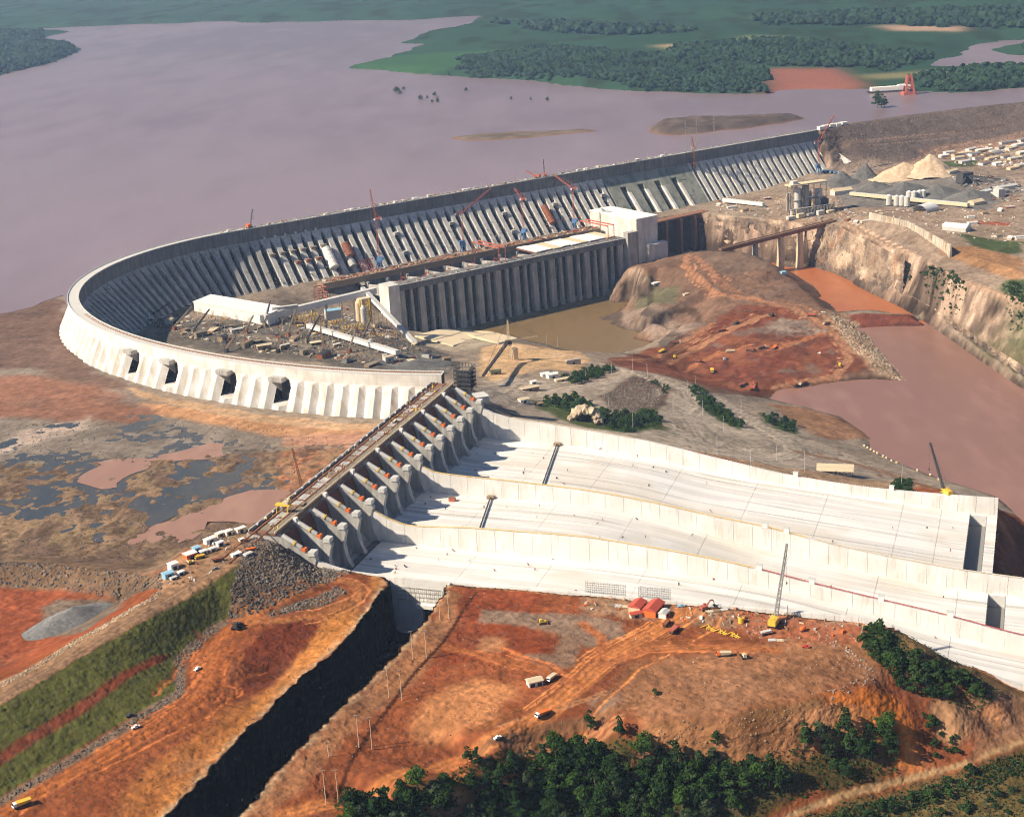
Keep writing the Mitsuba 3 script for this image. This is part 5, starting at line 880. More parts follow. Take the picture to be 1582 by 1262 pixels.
for v in (-16, -7):
    obj('leg', MB().bar(SP(31, v, 225.6), SP(33, v, 232), .6), 'yellow_paint', t); obj('leg', MB().bar(SP(38, v, 225.6), SP(36, v, 232), .6), 'yellow_paint', t)
obj('girder', MB().box(SP(34.5, -11.5, 231.5), _bb * 2, _ss * 6, 1.4), 'yellow_paint', t); obj('winch_house', MB().box(SP(34.5, -9, 233), _bb * 1.6, _ss * 2, 2.2), 'tan_paint', t)
truck(SP(52, -3.5, 225.4), 75, 'rusty truck on the spillway bridge near the yellow hoist', 'rust', 'trestle', .8); truck(SP(250, -11, 225.4), 75, 'tan truck far along the spillway bridge', 'tan_paint', 'tan_paint', .8)
# ------------------------------------------------------------------ middle ground: scaffold tower, derrick, huts, canopy, blocks, poles
t = thing('concrete_tower', 'slim grey tower with a dark scaffold head at the far end of the spillway', 'tower'); c = SP(SL + 16, 8, 170)
obj('shaft', MB().box(c, _bb * 4, _ss * 4, 50), 'concrete', t); m = MB()
for k in range(5): m.box(c + UP * (50 + 4 * k), _bb * (8.5 - .4 * k), _ss * 8.5, 1.0)
obj('scaffold_deck', m, 'dark_steel', t); m = MB()
for x in np.linspace(-8, 8, 6):
    for y in (-8, 8): m.bar(c + _bb * x + _ss * y + UP * 47, c + _bb * x + _ss * y + UP * 71, .5); m.bar(c + _bb * y + _ss * x + UP * 47, c + _bb * y + _ss * x + UP * 71, .5)
obj('scaffold', m, 'dark_steel', t); obj('lift_core', MB().box(c + UP * 50.1, _bb * 5, _ss * 5, 17), 'trestle', t)
shed('pale_block', SP(SL + 42, 6, 178), 20, 26, 16, 24, 'concrete_pale', 'pale_grey', 'plain pale concrete block behind the scaffold tower', None, 'building', 0)
t = thing('derrick_crane', 'tan lattice derrick with one dark and one pale boom on the sandy plateau', 'crane'); c = hit(787, 556)
obj('base_tower', MB().lattice(c, c + UP * 20, 5, 4, .6), 'tan_paint', t); obj('engine_house', MB().box(c + np.array([7, 0, 0]), [3, 1, 0], [-1, 3, 0], 14), 'tan_paint', t); top = c + UP * 20; obj('turntable', MB().box(top, [4, 0, 0], [0, 4, 0], 4), 'dark_steel', t); obj('mast', MB().lattice(top + UP * 4, top + UP * 30, 3, 6, .45, .3), 'tan_paint', t)
e1 = at(746, 581, 176); e2 = at(832, 519, 172); obj('boom', MB().lattice(top + UP * 4, e1, 2.6, 14, .5, .6), 'dark_steel', t); obj('jib', MB().lattice(top + UP * 4, e2, 1.5, 12, .2, .5), 'trestle', t); obj('stay', MB().bar(top + UP * 30, e1, .25).bar(top + UP * 30, e2, .25), 'dark_steel', t)
for x, y, L, W, H, w_, r_, lab in ((842, 582, 9, 7, 4, 'white_paint', 'white_paint', 'white hut left in the pair on the knoll road'), (853, 584, 12, 8, 5, 'white_paint', 'white_paint', 'larger white hut right in the pair on the knoll road'), (868, 589, 16, 6, 3, 'tan_paint', 'tan_paint', 'long tan shed right of the white huts'), (824, 593, 6, 5, 3, 'white_paint', 'white_paint', 'small white hut left of the white pair'), (818, 603, 20, 7, 3.5, 'timber', 'tan_paint', 'low brown shed with tan roof below the white huts'), (809, 622, 10, 7, 4, 'white_paint', 'tan_paint', 'white hut with tan roof just behind the far chute wall'), (833, 627, 7, 5, 3, 'timber', 'timber', 'small timber hut on the green bank behind the chute'), (886, 563, 18, 3, 6, 'concrete', 'concrete', 'low grey wall block at the edge of the sandy plateau'), (765, 578, 12, 8, 4, 'trestle', 'olive', 'dull olive hut in the shade beside the tower')):
    shed('hut', hit(x, y), 15 + (x % 5) * 3, L, W, H, w_, r_, lab, None, 'hut', .2, 1)
t = thing('parking_canopy', 'long open canopy with two tan roof sheets behind the far chute', 'canopy'); c = hit(1290, 731); a, b = axes(-14)
for k, (o, h) in enumerate(((4.2, 5.2), (-4.2, 4.4))): obj('roof_sheet', MB().hexa(np.array([c + a * x + b * (o + y) + UP * (h + (1.0 if y > 0 else 0) + q) for q in (0, .35) for x, y in ((-17, -3.6), (17, -3.6), (17, 3.6), (-17, 3.6))])), 'tan_paint', t)
for k in range(7):
    for o in (-7.5, 7.5): obj('post', MB().bar(c + a * (-16 + k * 5.3) + b * o - UP * .5, c + a * (-16 + k * 5.3) + b * o + UP * (4.4 if o < 0 else 5.8), .4), 'dark_steel', t)
for k in range(6): pickup(c + a * (-13 + k * 5.3) + b * -2.2 + UP * .1, 76, 'white car parked under the long tan canopy', 'white_paint', 'parked_car', 'cars under the canopy')
for x, y in ((1335, 690), (1340, 693), (1345, 696), (1350, 699), (1355, 701.5), (1364, 706), (1369, 709), (1377, 713), (1385, 716), (1417, 728), (1437, 735), (1450, 742), (1455, 745.5)):
    t = thing('kerb_block', 'yellow painted concrete block on the edge of the shore road', 'block', 'yellow blocks along the shore road'); c = hit(x, y); a, b = axes(-35); obj('block', MB().hexa(np.array([c + a * x_ * q + b * y_ * q + UP * z for z, q in ((-.5, 1.0), (1.6, .75)) for x_, y_ in ((-1.2, -.9), (1.2, -.9), (1.2, .9), (-1.2, .9))])), 'tan_yellow', t); obj('cap', MB().box(c + UP * 1.61, a * .9, b * .7, .4), 'white_paint', t)
for x, y, h in ((1243, 729, 22), (1108, 703, 22), (1160, 722, 18), (1200, 712, 18), (1393, 752, 22), (1118, 668, 18), (1145, 640, 18), (945, 580, 16), (1000, 583, 16), (1062, 610, 18), (1085, 640, 18), (977, 575, 18), (905, 590, 15), (850, 600, 15), (940, 630, 16), (978, 662, 18), (1075, 600, 15), (862, 537, 16), (845, 533, 16), (1040, 640, 16)):
    pole(hit(x, y), h, 'thin pale lamp pole standing beside the gravel roads behind the far chute', 'lamp poles by the gravel roads', mat='pale_grey', r=.2)
t = thing('tunnel_mouth', 'dark rocky tunnel mouth in the green bank behind the far chute wall', 'tunnel'); c = at(905, 658, 164); a, b = axes(-20)
rk = MB()
for k in range(9):
    an = math.pi * k / 8; q = c + a * 15 * math.cos(an) + UP * 17 * math.sin(an); ic = trimesh.creation.icosphere(1, 1.0); vv = ic.vertices * (4.5 + rng.uniform(-1, 1.5, (len(ic.vertices), 1))) * [1, 1.6, 1]; rk.add(vv + q, ic.faces)
obj('rock_rim', rk, 'rock_tan', t); obj('opening', MB().add(np.array([c + a * 14 * math.cos(q) + UP * 16 * math.sin(q) + b * .5 for q in np.linspace(0, math.pi, 12)]), [[0, k, k + 1] for k in range(1, 11)]), 'rubber_and_shade_black', t)  # opening is a flat black sheet standing in for tunnel shade
# ------------------------------------------------------------------ island machines
IV = [(1046, 532, 't', 'tan'), (1023, 545, 't', 'yellow'), (1042, 554, 'd', 'yellow'), (1077, 560, 't', 'rust'), (1115, 513, 't', 'rust'), (1137, 502, 't', 'dark'), (1118, 556, 't', 'grey'), (1159, 543, 't', 'rust'), (1178, 539, 't', 'white'), (1197, 539, 't', 'orange'), (1193, 489, 'd', 'dark'), (1253, 489, 't', 'red'), (1277, 502, 't', 'tan'), (1297, 567, 'd', 'yellow'), (1266, 547, 'p', 'white'), (1271, 484, 'p', 'white'), (1148, 597, 't', 'dark'), (1163, 602, 'e', 'red'), (1225, 597, 't', 'rust'), (1128, 545, 't', 'tan'), (1240, 595, 't', 'tan'), (1100, 575, 't', 'yellow')]
COLN = dict(tan='tan_paint', yellow='yellow_paint', rust='rust', dark='dark_steel', grey='pale_grey', white='white_paint', orange='orange_paint', red='crane_red')
IW = {0: 'on the left slope of the red mound', 1: 'lowest left on the red mound', 2: 'below the leftmost trucks of the red mound', 3: 'on the lower left of the red mound', 4: 'on the upper track of the red mound', 5: 'second on the upper track of the red mound', 6: 'near the middle of the red mound', 7: 'first of three on the middle track of the red mound', 8: 'second of three on the middle track of the red mound', 9: 'last of three on the middle track of the red mound', 10: 'near the top of the red mound', 11: 'on the ring road above the red mound', 12: 'on the ring road at the right of the red mound', 13: 'on the ring road at the lower right of the red mound', 14: 'inside the bend of the ring road', 15: 'at the top of the ring road by the cofferdam', 16: 'at the water edge below the red mound', 17: 'at the water edge below the red mound', 18: 'on the lower shore of the red mound', 19: 'just left of the middle track of the red mound', 20: 'on the lower shore right of the rusty one', 21: 'at the bottom left foot of the red mound'}
for i, (x, y, k, cn) in enumerate(IV):
    p = hit(x, y); d = (i * 47) % 360; c = COLN[cn]
    if k == 't': truck(p, d, f'{cn} dump truck {IW[i]}', c, c if i % 2 else 'rust', 1.45)
    elif k == 'd': dozer(p, d, f'{cn} bulldozer {IW[i]}', c, k=1.8)
    elif k == 'p': pickup(p, d, f'{cn} pickup {IW[i]}', c)
    else: digger(p, d, f'{cn} excavator {IW[i]}', c, k=2.0)
shed('sheet_stack', hit(1014, 439), 35, 14, 6, 1.6, 'pale_grey', 'white_paint', 'white sheeted stack on the grassy bank beside the tailwater', None, 'stack', 0); shed('pump_hut', hit(1210, 424), 20, 8, 6, 4, 'sky_blue', 'sky_blue', 'pale blue pump hut by the channel bridge', None, 'hut', .1)
shed('pump_hut', hit(1060, 456), 40, 10, 4, 2, 'tan_paint', 'tan_paint', 'low tan hut below the island track', None, 'hut', .1)
# ------------------------------------------------------------------ cranes on and before the dam
def on_deck(px, py, z=147.2): return at(px, py, z)
def aim(b, top_px, z_guess_az, L): pass
tower_crane(DS(1010, 74, 146), 62, 44, 160, 82, 'red tower crane with jib almost upright left of centre before the dam')
tower_crane(DS(858, 74, 146), 46, 62, 20, 34, 'red tower crane reaching its jib up right above the dam crest')
tower_crane(DS(742, 74, 146), 52, 22, 140, 48, 'red tower crane with short jib before the middle of the dam')
tower_crane(DS(640, 74, 146), 54, 40, 150, 32, 'red tower crane nearest the white hall with jib to the left')
tower_crane(DS(66, 70, 158), 44, 58, 30, 52, 'red tower crane before the last buttresses by the rockfill dam')
tower_crane(DS(320, 12, 190), 30, 20, 100, 65, 'brown crane standing on the dam above the sluice openings', 'rust', 'rust')
crawler_crane(DS(640, 1, 225.6), 95, 26, 70, 'dark crawler crane on the dam crest with a red boom beside it', 'crane_red', 'dark_steel', lw=1.4, lr=.3); crawler_crane(DS(655, 0, 225.6), 150, 20, 25, 'red crawler crane with low boom on the dam crest', 'crane_red', 'crane_red', lw=1.4, lr=.3)
crawler_crane(DS(1180, 1, 225.6), 60, 24, 70, 'small dark crane at the left part of the dam crest', 'orange_paint', 'dark_steel', lw=1.2, lr=.26)
CN_ = ['white_paint', 'tan_paint', 'pale_grey', 'rust', 'mid_grey']
for i in range(26):
    s = 380 + 850 * (i + rng.uniform(-.9, .9)) / 26; k = int(rng.integers(0, 5)); w = float(rng.uniform(1.2, 2.2)); k = k if i % 3 else 0
    shed('crest_hut', DS(s, rng.uniform(-3, 3), 225.9), 35, float(rng.uniform(2, 8)), 2 + w, float(rng.uniform(1.0, 2.6)), CN_[k], CN_[(k + i) % 5], 'small site hut or stack of material on the dam crest', 'huts and stacks along the dam crest', 'hut', .1)
for i, x in enumerate((1063, 1074, 1092)):
    b = DS(330 - 26 * i if i < 2 else 262, 3, 225.1); t = thing('lattice_mast', ('left', 'middle', 'right')[i] + ' of three thin pale masts on the dam crest', 'mast'); obj('mast', MB().lattice(b, b + UP * 56, 2.2, 15, .16, .5), 'mid_grey', t); obj('cross_arm', MB().bar(b + UP * 42 - np.append(DU, 0) * 4, b + UP * 42 + np.append(DU, 0) * 4, .5), 'dark_steel', t)
# penstock pieces
def penstock(s, zc, label, mat, r=5.6, L=26, hood=False):
    t = thing('penstock_section', label, 'penstock'); d = np.append(DN * .9, -1.0); d /= np.linalg.norm(d); c = DS(s, 8 + .9 * (207 - zc) + 3.5, zc); n = 5
    for k in range(n):
        a = c + d * L * (k / n - .5); b = c + d * L * ((k + .97) / n - .5); obj('ring', MB().tube([a, b], [r, r], 14), mat, t); obj('stiffener', MB().tube([b - d * .5, b], [r + .45, r + .45], 14), mat, t)
penstock(1076, 170, 'big white penstock section lying on the ribs at the left', 'white_paint', 7.2, 34); penstock(1042, 176, 'rust brown penstock section next to the white one', 'rust', 6.2, 22); penstock(1046, 158, 'pale penstock bend below the rust brown section', 'pale_grey', 6.0, 10); penstock(668, 172, 'rust brown penstock pipe on the ribs near the white hall', 'rust', 5.6, 34)
t = thing('penstock_form', 'red brown steel framework at the foot of the ribs', 'framework'); m = MB()
for k in range(6): m.bar(DS(1040 - k * 4, 80, 147), DS(1043 - k * 4, 70, 163), .8)
obj('frame', m.bar(DS(1042, 70, 163), DS(1018, 70, 163), .9).bar(DS(1042, 80, 148), DS(1018, 80, 148), .9), 'crane_red', t)
# clutter along the powerhouse decks
for i in range(70):
    s = 612 + i * 7.2 + rng.uniform(-2, 2); n = float(rng.uniform(82, 95)); k = int(rng.integers(0, 5)); p = DS(s, n, 147.05); a, b = axes(float(rng.uniform(0, 180)))
    t = thing('deck_load', 'stack of rusty formwork or timber on the upstream powerhouse deck', 'stack', 'loads on the upstream powerhouse deck')
    h = float(rng.uniform(.8, 2.6)); obj('stack', MB().box(p, a * float(rng.uniform(1.2, 4)), b * float(rng.uniform(.8, 1.8)), h), ('rust', 'tan_paint', 'timber', 'crane_red', 'pale_grey')[k], t); obj('top_layer', MB().box(p + UP * (h + .02), a * 1.2, b * .9, .5), ('tan_paint', 'timber', 'rust', 'timber', 'tan_paint')[k], t)
for i in range(26):
    s = 650 + i * 15 + rng.uniform(-4, 4); p = DS(s, float(rng.uniform(170, 178)), 144.55); a, b = axes(36 + float(rng.uniform(-8, 8)))
    t = thing('beam_load', 'small pile of boards on the top beam of the powerhouse', 'stack', 'boards on the powerhouse top beam'); obj('stack', MB().box(p, a * float(rng.uniform(1, 4)), b * float(rng.uniform(.5, 1.4)), float(rng.uniform(.5, 1.4))), ('tan_paint', 'timber', 'rust', 'pale_grey')[i % 4], t); obj('top_layer', MB().box(p + UP * 1.45, a * .8, b * .4, .3), 'timber', t)
for i in range(16):
    s = 800 + i * 14; t = thing('steel_frame', 'rust red steel frame standing in the open powerhouse hall', 'framework', 'steel frames in the powerhouse hall'); p = DS(s, 128 + 14 * math.sin(i * 2.1), 122.1)
    for x, y in ((-3, -3), (3, -3), (3, 3), (-3, 3)): obj('post', MB().bar(p + [x, y, 0], p + [x, y, 15 + 4 * (i % 3)], .7), 'rust', t)
    obj('top_ring', MB().bar(p + [-3, -3, 15], p + [3, -3, 15], .8).bar(p + [3, -3, 15], p + [3, 3, 15], .8).bar(p + [3, 3, 15], p + [-3, 3, 15], .8).bar(p + [-3, 3, 15], p + [-3, -3, 15], .8), 'crane_red', t)
for s, lab in ((852, 'red gantry leg frame astride the powerhouse deck left'), (640, 'red gantry leg frame astride the powerhouse deck near the white hall')):
    t = thing('portal_frame', lab, 'gantry'); p = DS(s, 110, 146); [obj('leg', MB().bar(DS(s + e, n_, z_), DS(s + e, n_, 166), 1.2), 'crane_red', t) for e in (-6, 6) for n_, z_ in ((98, 147), (168, 144.6))]; obj('girder', MB().bar(DS(s - 6, 98, 166), DS(s - 6, 168, 166), 1.4, 1.8).bar(DS(s + 6, 98, 166), DS(s + 6, 168, 166), 1.4, 1.8), 'crane_red', t)
# ------------------------------------------------------------------ the assembly yard inside the curve
def gallery(name, p, q, w, h, label, leg=True, mat='white_paint', zg=149):
    t = thing(name, label, 'gallery'); p, q = np.asarray(p, float), np.asarray(q, float); obj('tube', MB().bar(p, q, w, h), mat, t)
    d = (q - p) / np.linalg.norm(q - p); sd = np.cross(d, UP); sd /= np.linalg.norm(sd); obj('roof', MB().bar(p + UP * (h / 2 + .2), q + UP * (h / 2 + .2), w + .6, .3), 'pale_grey', t)
    if leg:
        n = max(2, int(np.linalg.norm(q - p) / 22))
        for k in range(n):
            c = p + (q - p) * (k + .5) / n; g = ground(c[0], c[1])
            if c[2] - g > 2: obj('trestle', MB().bar(c + sd * w * .4 - UP * h / 2, np.append((c + sd * w * .7)[:2], g), .7).bar(c - sd * w * .4 - UP * h / 2, np.append((c - sd * w * .7)[:2], g), .7), 'trestle', t)
    return t
ya, yb = axes(30)
c = at(350, 490, 150); a, b = axes(38); 
t = thing('assembly_hall', 'long white flat roofed hall inside the curve of the dam', 'building'); P0, P1, P2 = at(299, 467, 163), at(413, 487, 163), at(326, 456, 163)
w1_ = P1 - P0; w2_ = P2 - P0; obj('wall', MB().hexa(np.array([q - UP * 18 for q in (P0, P1, P1 + w2_, P0 + w2_)] + [P0, P1, P1 + w2_, P0 + w2_])), 'white_paint', t)
e_ = lambda q, s1, s2: q + w1_ / np.linalg.norm(w1_) * s1 + w2_ / np.linalg.norm(w2_) * s2
obj('roof', MB().hexa(np.array([q + UP * z for z in (.03, 1.0) for q in (e_(P0, -1, -1), e_(P1, 1, -1), e_(P1 + w2_, 1, 1), e_(P0 + w2_, -1, 1))])), 'white_paint', t)
for k in range(6): q = P0 + w1_ * (k + .5) / 6 - UP * 14 - w2_ / np.linalg.norm(w2_) * .08; d = w1_ / np.linalg.norm(w1_); obj('bay_door', MB().box(q, np.array([d[0], d[1], 0]) * 3.2, np.array([-d[1], d[0], 0]) * .06, 7), 'pale_grey', t)
gallery('conveyor_gallery', at(400, 492, 158), at(580, 449, 162), 7, 8, 'long white conveyor gallery running from the white hall towards the powerhouse')
gallery('conveyor_gallery', at(560, 446, 166), at(642, 531, 118), 5.5, 4.5, 'steep white conveyor gallery sloping down before the end block')
gallery('conveyor_gallery', at(476, 503, 154), at(614, 545, 148), 6, 5, 'low white conveyor gallery slanting across the assembly yard')
gallery('conveyor_gallery', at(420, 478, 165), at(460, 473, 165), 5, 4, 'short grey conveyor gallery beyond the long white one', True, 'pale_grey')
t = thing('concrete_plant', 'concrete mixing tower with pale silo beside the steep gallery', 'plant'); c = at(566, 496, 148)
obj('frame', MB().lattice(c, c + UP * 30, 12, 5, .9), 'yellow_paint', t); obj('silo', MB().cyl(c + [-9, 3, 0], 4.2, 24, 14).cyl(c + [-9, 3, 24.02], 4.2, 6, 14, 1.0), 'tan_paint', t); obj('mixer_house', MB().box(c + UP * 22, ya * 7, yb * 5, 9), 'tan_paint', t); obj('silo', MB().cyl(c + [-2, -11, 0], 3.6, 20, 14).cyl(c + [-2, -11, 20.02], 3.6, 4, 14, .8), 'pale_grey', t)
for x, y, n, lab in ((478, 494, 7, 'row of yellow trestles left in the assembly yard'), (520, 503, 5, 'short row of yellow trestles in the middle of the assembly yard'), (547, 510, 8, 'long row of yellow trestles right in the assembly yard')):
    t = thing('trestle_row', lab, 'trestle'); c0 = at(x, y, 149)
    for k in range(n): q = c0 + ya * (k * 4.2 - n * 2); obj('trestle', MB().bar(q - yb * 2, q - yb * 1.4 + UP * 7, .6).bar(q + yb * 2, q + yb * 1.4 + UP * 7, .6).bar(q - yb * 2.4 + UP * 7, q + yb * 2.4 + UP * 7, .7), 'yellow_paint', t)
    obj('beam', MB().bar(c0 - ya * n * 2.2 + UP * 7.7, c0 + ya * n * 2.2 + UP * 7.7, .8), 'tan_paint', t)
shed('blue_shed', at(515, 492, 149), 20, 20, 12, 12, 'pale_grey', 'sky_blue', 'pale shed with light blue roof in the assembly yard', None, 'shed', .15)
t = thing('red_gantry', 'rust red steel gantry spanning the long white gallery', 'gantry'); c = at(497, 470, 149); [obj('leg', MB().bar(c + ya * x + yb * y, c + ya * x + yb * y + UP * 24, 1.2), 'crane_red', t) for x, y in ((-6, -8), (6, -8), (6, 8), (-6, 8))]; m = MB()
for z in (10, 17, 24): m.bar(c + ya * -6 + yb * -8 + UP * z, c + ya * 6 + yb * -8 + UP * z, 1.0).bar(c + ya * -6 + yb * 8 + UP * z, c + ya * 6 + yb * 8 + UP * z, 1.0).bar(c + ya * 6 + yb * -8 + UP * z, c + ya * 6 + yb * 8 + UP * z, 1.0)
obj('brace', m, 'crane_red', t)
YD = [(206, 488, 'white_paint'), (196, 492, 'timber'), (232, 483, 'trestle'), (262, 500, 'pale_grey'), (248, 505, 'dark_steel'), (222, 500, 'dark_steel'), (286, 512, 'timber'), (310, 520, 'trestle'), (330, 512, 'rust'), (345, 526, 'timber'), (366, 512, 'pale_grey'), (382, 535, 'trestle'), (398, 530, 'dark_steel'), (408, 540, 'trestle'), (425, 520, 'rust'), (440, 540, 'timber'), (455, 525, 'tan_paint'), (470, 548, 'trestle'), (488, 532, 'olive'), (500, 552, 'rust'), (520, 535, 'timber'), (535, 560, 'mid_grey'), (575, 565, 'timber'), (600, 558, 'pale_grey'), (448, 500, 'pale_grey'), (436, 490, 'white_paint'), (598, 520, 'pale_grey'), (582, 505, 'tan_paint'), (635, 560, 'dark_steel'), (660, 552, 'pale_grey'), (676, 566, 'tan_paint'), (690, 560, 'timber')]
for i, (x, y, c_) in enumerate(YD):
    shed('yard_shed', hit(x, y), 20 + (i * 37) % 60, 8 + (i * 5) % 14, 5 + i % 5, 3 + (i * 3) % 6, c_, ('pale_grey', 'timber', 'trestle', 'tan_paint', 'dark_steel')[i % 5], 'weathered work shed among the clutter of the assembly yard', 'work sheds of the assembly yard', 'shed', .2 if i % 2 else 0, 1)
for i, (x, y, dx, dy, L) in enumerate(((270, 510, 60, 24, 42), (300, 515, 40, 40, 34), (335, 505, -50, 20, 40), (380, 515, 80, 15, 36), (410, 505, 60, 60, 30), (430, 545, 20, 75, 38), (445, 520, -30, 62, 36), (475, 530, 40, 50, 34), (500, 545, 100, 55, 30), (540, 545, 65, 45, 36), (505, 515, 85, 70, 32), (350, 545, 70, 20, 32), (560, 530, 30, 60, 26), (230, 495, 35, 22, 36))):
    p = hit(x, y); a, b = axes(dx); lb = f"{('rust', 'brown', 'dark')[i % 3]} based {('low slanting', 'slanting', 'steep')[0 if dy < 25 else 1 if dy < 58 else 2]} lattice boom in the {('left', 'middle', 'right')[0 if x < 340 else 1 if x < 470 else 2]} of the assembly yard"; t = thing('derrick', lb, 'derrick', lb.replace('boom', 'booms')); e = p + UP * 5 + (a * math.cos(math.radians(dy)) + UP * math.sin(math.radians(dy))) * L
    obj('base', MB().box(p - UP * .5, a * 2.6, b * 2, 5), ('rust', 'trestle', 'dark_steel')[i % 3], t); obj('boom', MB().lattice(p + UP * 4.5, e, 1.5, int(L / 3), .34, .6), ('trestle', 'dark_steel', 'timber')[i % 3], t); obj('back_stay', MB().bar(p + UP * 5 - a * 5, p + UP * 13, .4).bar(p + UP * 13, e, .25), 'dark_steel', t)
def heap(name, px, py, z, R, H, mat, label, cat='heap', seed=0, elong=1.0, ang=0):
    c = hit(px, py) - UP * 1.0; a, b = axes(ang); G = []
    for r in np.linspace(0, 1.15, 22):
        row = []
        for an in np.linspace(0, 2 * np.pi, 49):
            q = np.array([math.cos(an) * R * elong * r, math.sin(an) * R * r]); rr = r * (1 + .22 * (meshkit.fbm(np.array([math.cos(an) * 1.3 + seed, math.sin(an) * 1.3, seed]), 3) - .5) * 2)
            h = H * max(0, 1 - rr) + 1.0 * (rr < 1) ; h = H * (math.sqrt((1 - rr) ** 2 + .0025) if rr < 1 else .05) - (rr > 1) * (rr - 1) * 12
            h += H * .10 * (meshkit.fbm(np.array([q[0] / 9, q[1] / 9, seed + 3.0]), 3) - .5) * 2 * min(1, 3 * r); row.append(c + a * q[0] + b * q[1] + UP * h)
        G.append(row)
    return obj(name, MB().grid(np.array(G)), mat, label=label, cat=cat, smooth=True)
textured('gravel_grey', rock_face((0.10, 0.10, 0.10), (0.17, 0.17, 0.165), .6)); textured('gravel_tan', rock_face((0.50, 0.37, 0.25), (0.66, 0.52, 0.38), .3)); textured('gravel_blue', rock_face((0.13, 0.135, 0.14), (0.22, 0.22, 0.22), .6))
heap('gravel_heap', 640, 566, 149, 22, 9, 'gravel_grey', 'dark gravel heap beside the curved wing dam crest', seed=1, elong=1.8, ang=20); heap('gravel_heap', 672, 563, 149, 12, 7, 'gravel_grey', 'smaller dark gravel heap near the pale block', seed=2)
heap('stone_heap', 115, 958, 190, 20, 11, 'gravel_blue', 'grey stone heap on the red flat left of the embankment', seed=3, elong=1.9, ang=45)
# ------------------------------------------------------------------ right bank: bridge, batching plant, heaps, silos, village
BR = thing('channel_bridge', 'rust brown bridge on tall slender piers over the muddy channel', 'bridge'); A_, B_ = at(1112, 386, 134), at(1290, 341, 152); d = (B_ - A_) / np.linalg.norm(B_ - A_); sd = np.cross(d, UP); sd /= np.linalg.norm(sd)
obj('deck', MB().bar(A_, B_, 9, 2.2), 'bridge_brown', BR)
for s_ in (-1, 1): obj('railing', MB().bar(A_ + sd * s_ * 4.3 + UP * 1.9, B_ + sd * s_ * 4.3 + UP * 1.9, .5, 1.2), 'timber', BR); obj('girder', MB().bar(A_ + sd * s_ * 3.2 - UP * 2.6, B_ + sd * s_ * 3.2 - UP * 2.6, 1.0, 3.0), 'rust', BR)
for f in (.30, .52, .69): c = A_ + (B_ - A_) * f; obj('pier', MB().hexa(np.array([np.append((c + d * x * q + sd * y * q)[:2], z) for z, q in ((70, 1.6), (c[2] - 4.2, 1.0)) for x, y in ((-2.6, -4), (2.6, -4), (2.6, 4), (-2.6, 4))])), 'tan_paint' if f > .4 else 'concrete', BR)
OUT = thing('outlet_piers', 'brown outlet piers with dark gaps right of the white hall', 'pier'); 
obj('road_deck', MB().bar(DS(556, 136, 148.6), DS(404, 132, 149.6), 17, 2.6), 'bridge_brown', OUT)
obj('dark_back', MB().loops([[DS(s, 131, 80), DS(s, 132, 80), DS(s, 132, 147), DS(s, 131, 147)] for s in (432, 552)]), 'window_and_shade_dark', OUT)  # near-black sheet painting the shade behind the piers
for s in (438, 470, 502, 534): obj('pier', MB().box(DS(s, 138, 80), np.append(DU, 0) * 2.6, np.append(DN, 0) * 7, 67), 'bridge_brown', OUT)
textured('wall_tan', streaky((0.40, 0.35, 0.28), (0.56, 0.5, 0.42), (0.2, 0.17, 0.14), 0.3, 0.8))
RW = thing('retaining_wall', 'long pale concrete retaining wall above the haul road', 'wall'); pts = [at(1342, 352, 152), at(1400, 366, 152), at(1418, 376, 152), at(1468, 405, 152)]
for a_, b_ in zip(pts[:-1], pts[1:]):
    n = max(1, int(np.linalg.norm(b_ - a_) / 14)); dd = (b_ - a_) / n; nn = np.cross(dd, UP); nn /= np.linalg.norm(nn)
    for k in range(n):
        p, q = a_ + dd * (k + .02), a_ + dd * (k + .98); obj('wall_panel', MB().hexa(np.array([p + nn * 1.6, q + nn * 1.6, q - nn * 2, p - nn * 2, p + UP * 24, q + UP * 24, q - nn * 2 + UP * 24, p - nn * 2 + UP * 24])), 'rock_tan' if k % 4 == 3 else 'wall_tan', RW)
BP = thing('batching_plant', 'concrete batching plant of tall pale silos under a flat roof frame', 'plant'); c = at(1247, 330, 151); KB = 1.22
bx, by = axes(25); bx = bx * KB; by = by * KB
for k, (x, y, r, h) in enumerate(((-16, 0, 5, 44), (-3, 0, 6, 46), (-3, 13, 5, 40), (18, 0, 6.5, 38), (-24, 8, 4, 36), (12, 14, 5, 34))): q = c + bx * x + by * y; obj('silo', MB().cyl(q + UP * 8, r, h - 8, 16).cyl(q + UP * 1, 1.2, 7, 16, r), ('pale_grey', 'concrete', 'mid_grey')[k % 3], BP)
obj('roof_frame', MB().box(c + UP * 49 + bx * -2, bx * 30, by * 7, 2.2), 'tan_paint', BP); 
for x in (-28, -12, 6, 26):
    for y in (-6, 6): obj('column', MB().bar(c + bx * x + by * y, c + bx * x + by * y + UP * 49, 1.0), 'trestle', BP)
obj('side_house', MB().box(c + bx * 24 + UP * .1, bx * 5, by * 8, 22), 'dark_steel', BP)
for k in range(14): obj('hopper', MB().cyl(c + bx * (-34 + k * 5.2) - by * 12 + UP * 4, 2.0, 8, 10), 'tin', BP)
obj('walkway', MB().box(c - by * 12 + UP * 13, bx * 36, by * 2.4, .8), 'mid_grey', BP)
for k in range(9): obj('support', MB().bar(c + bx * (-34 + k * 8.5) - by * 14, c + bx * (-34 + k * 8.5) - by * 14 + UP * 13, .8), 'yellow_paint', BP)
m = MB(); g_ = np.random.default_rng(5)
for k in range(46):
    q = c + bx * g_.uniform(-30, 27) + by * g_.uniform(-10, 16) + UP * g_.uniform(8, 46); m.bar(q, q + (bx * g_.normal() + by * g_.normal()) * 4 + UP * g_.normal() * 4, .6)
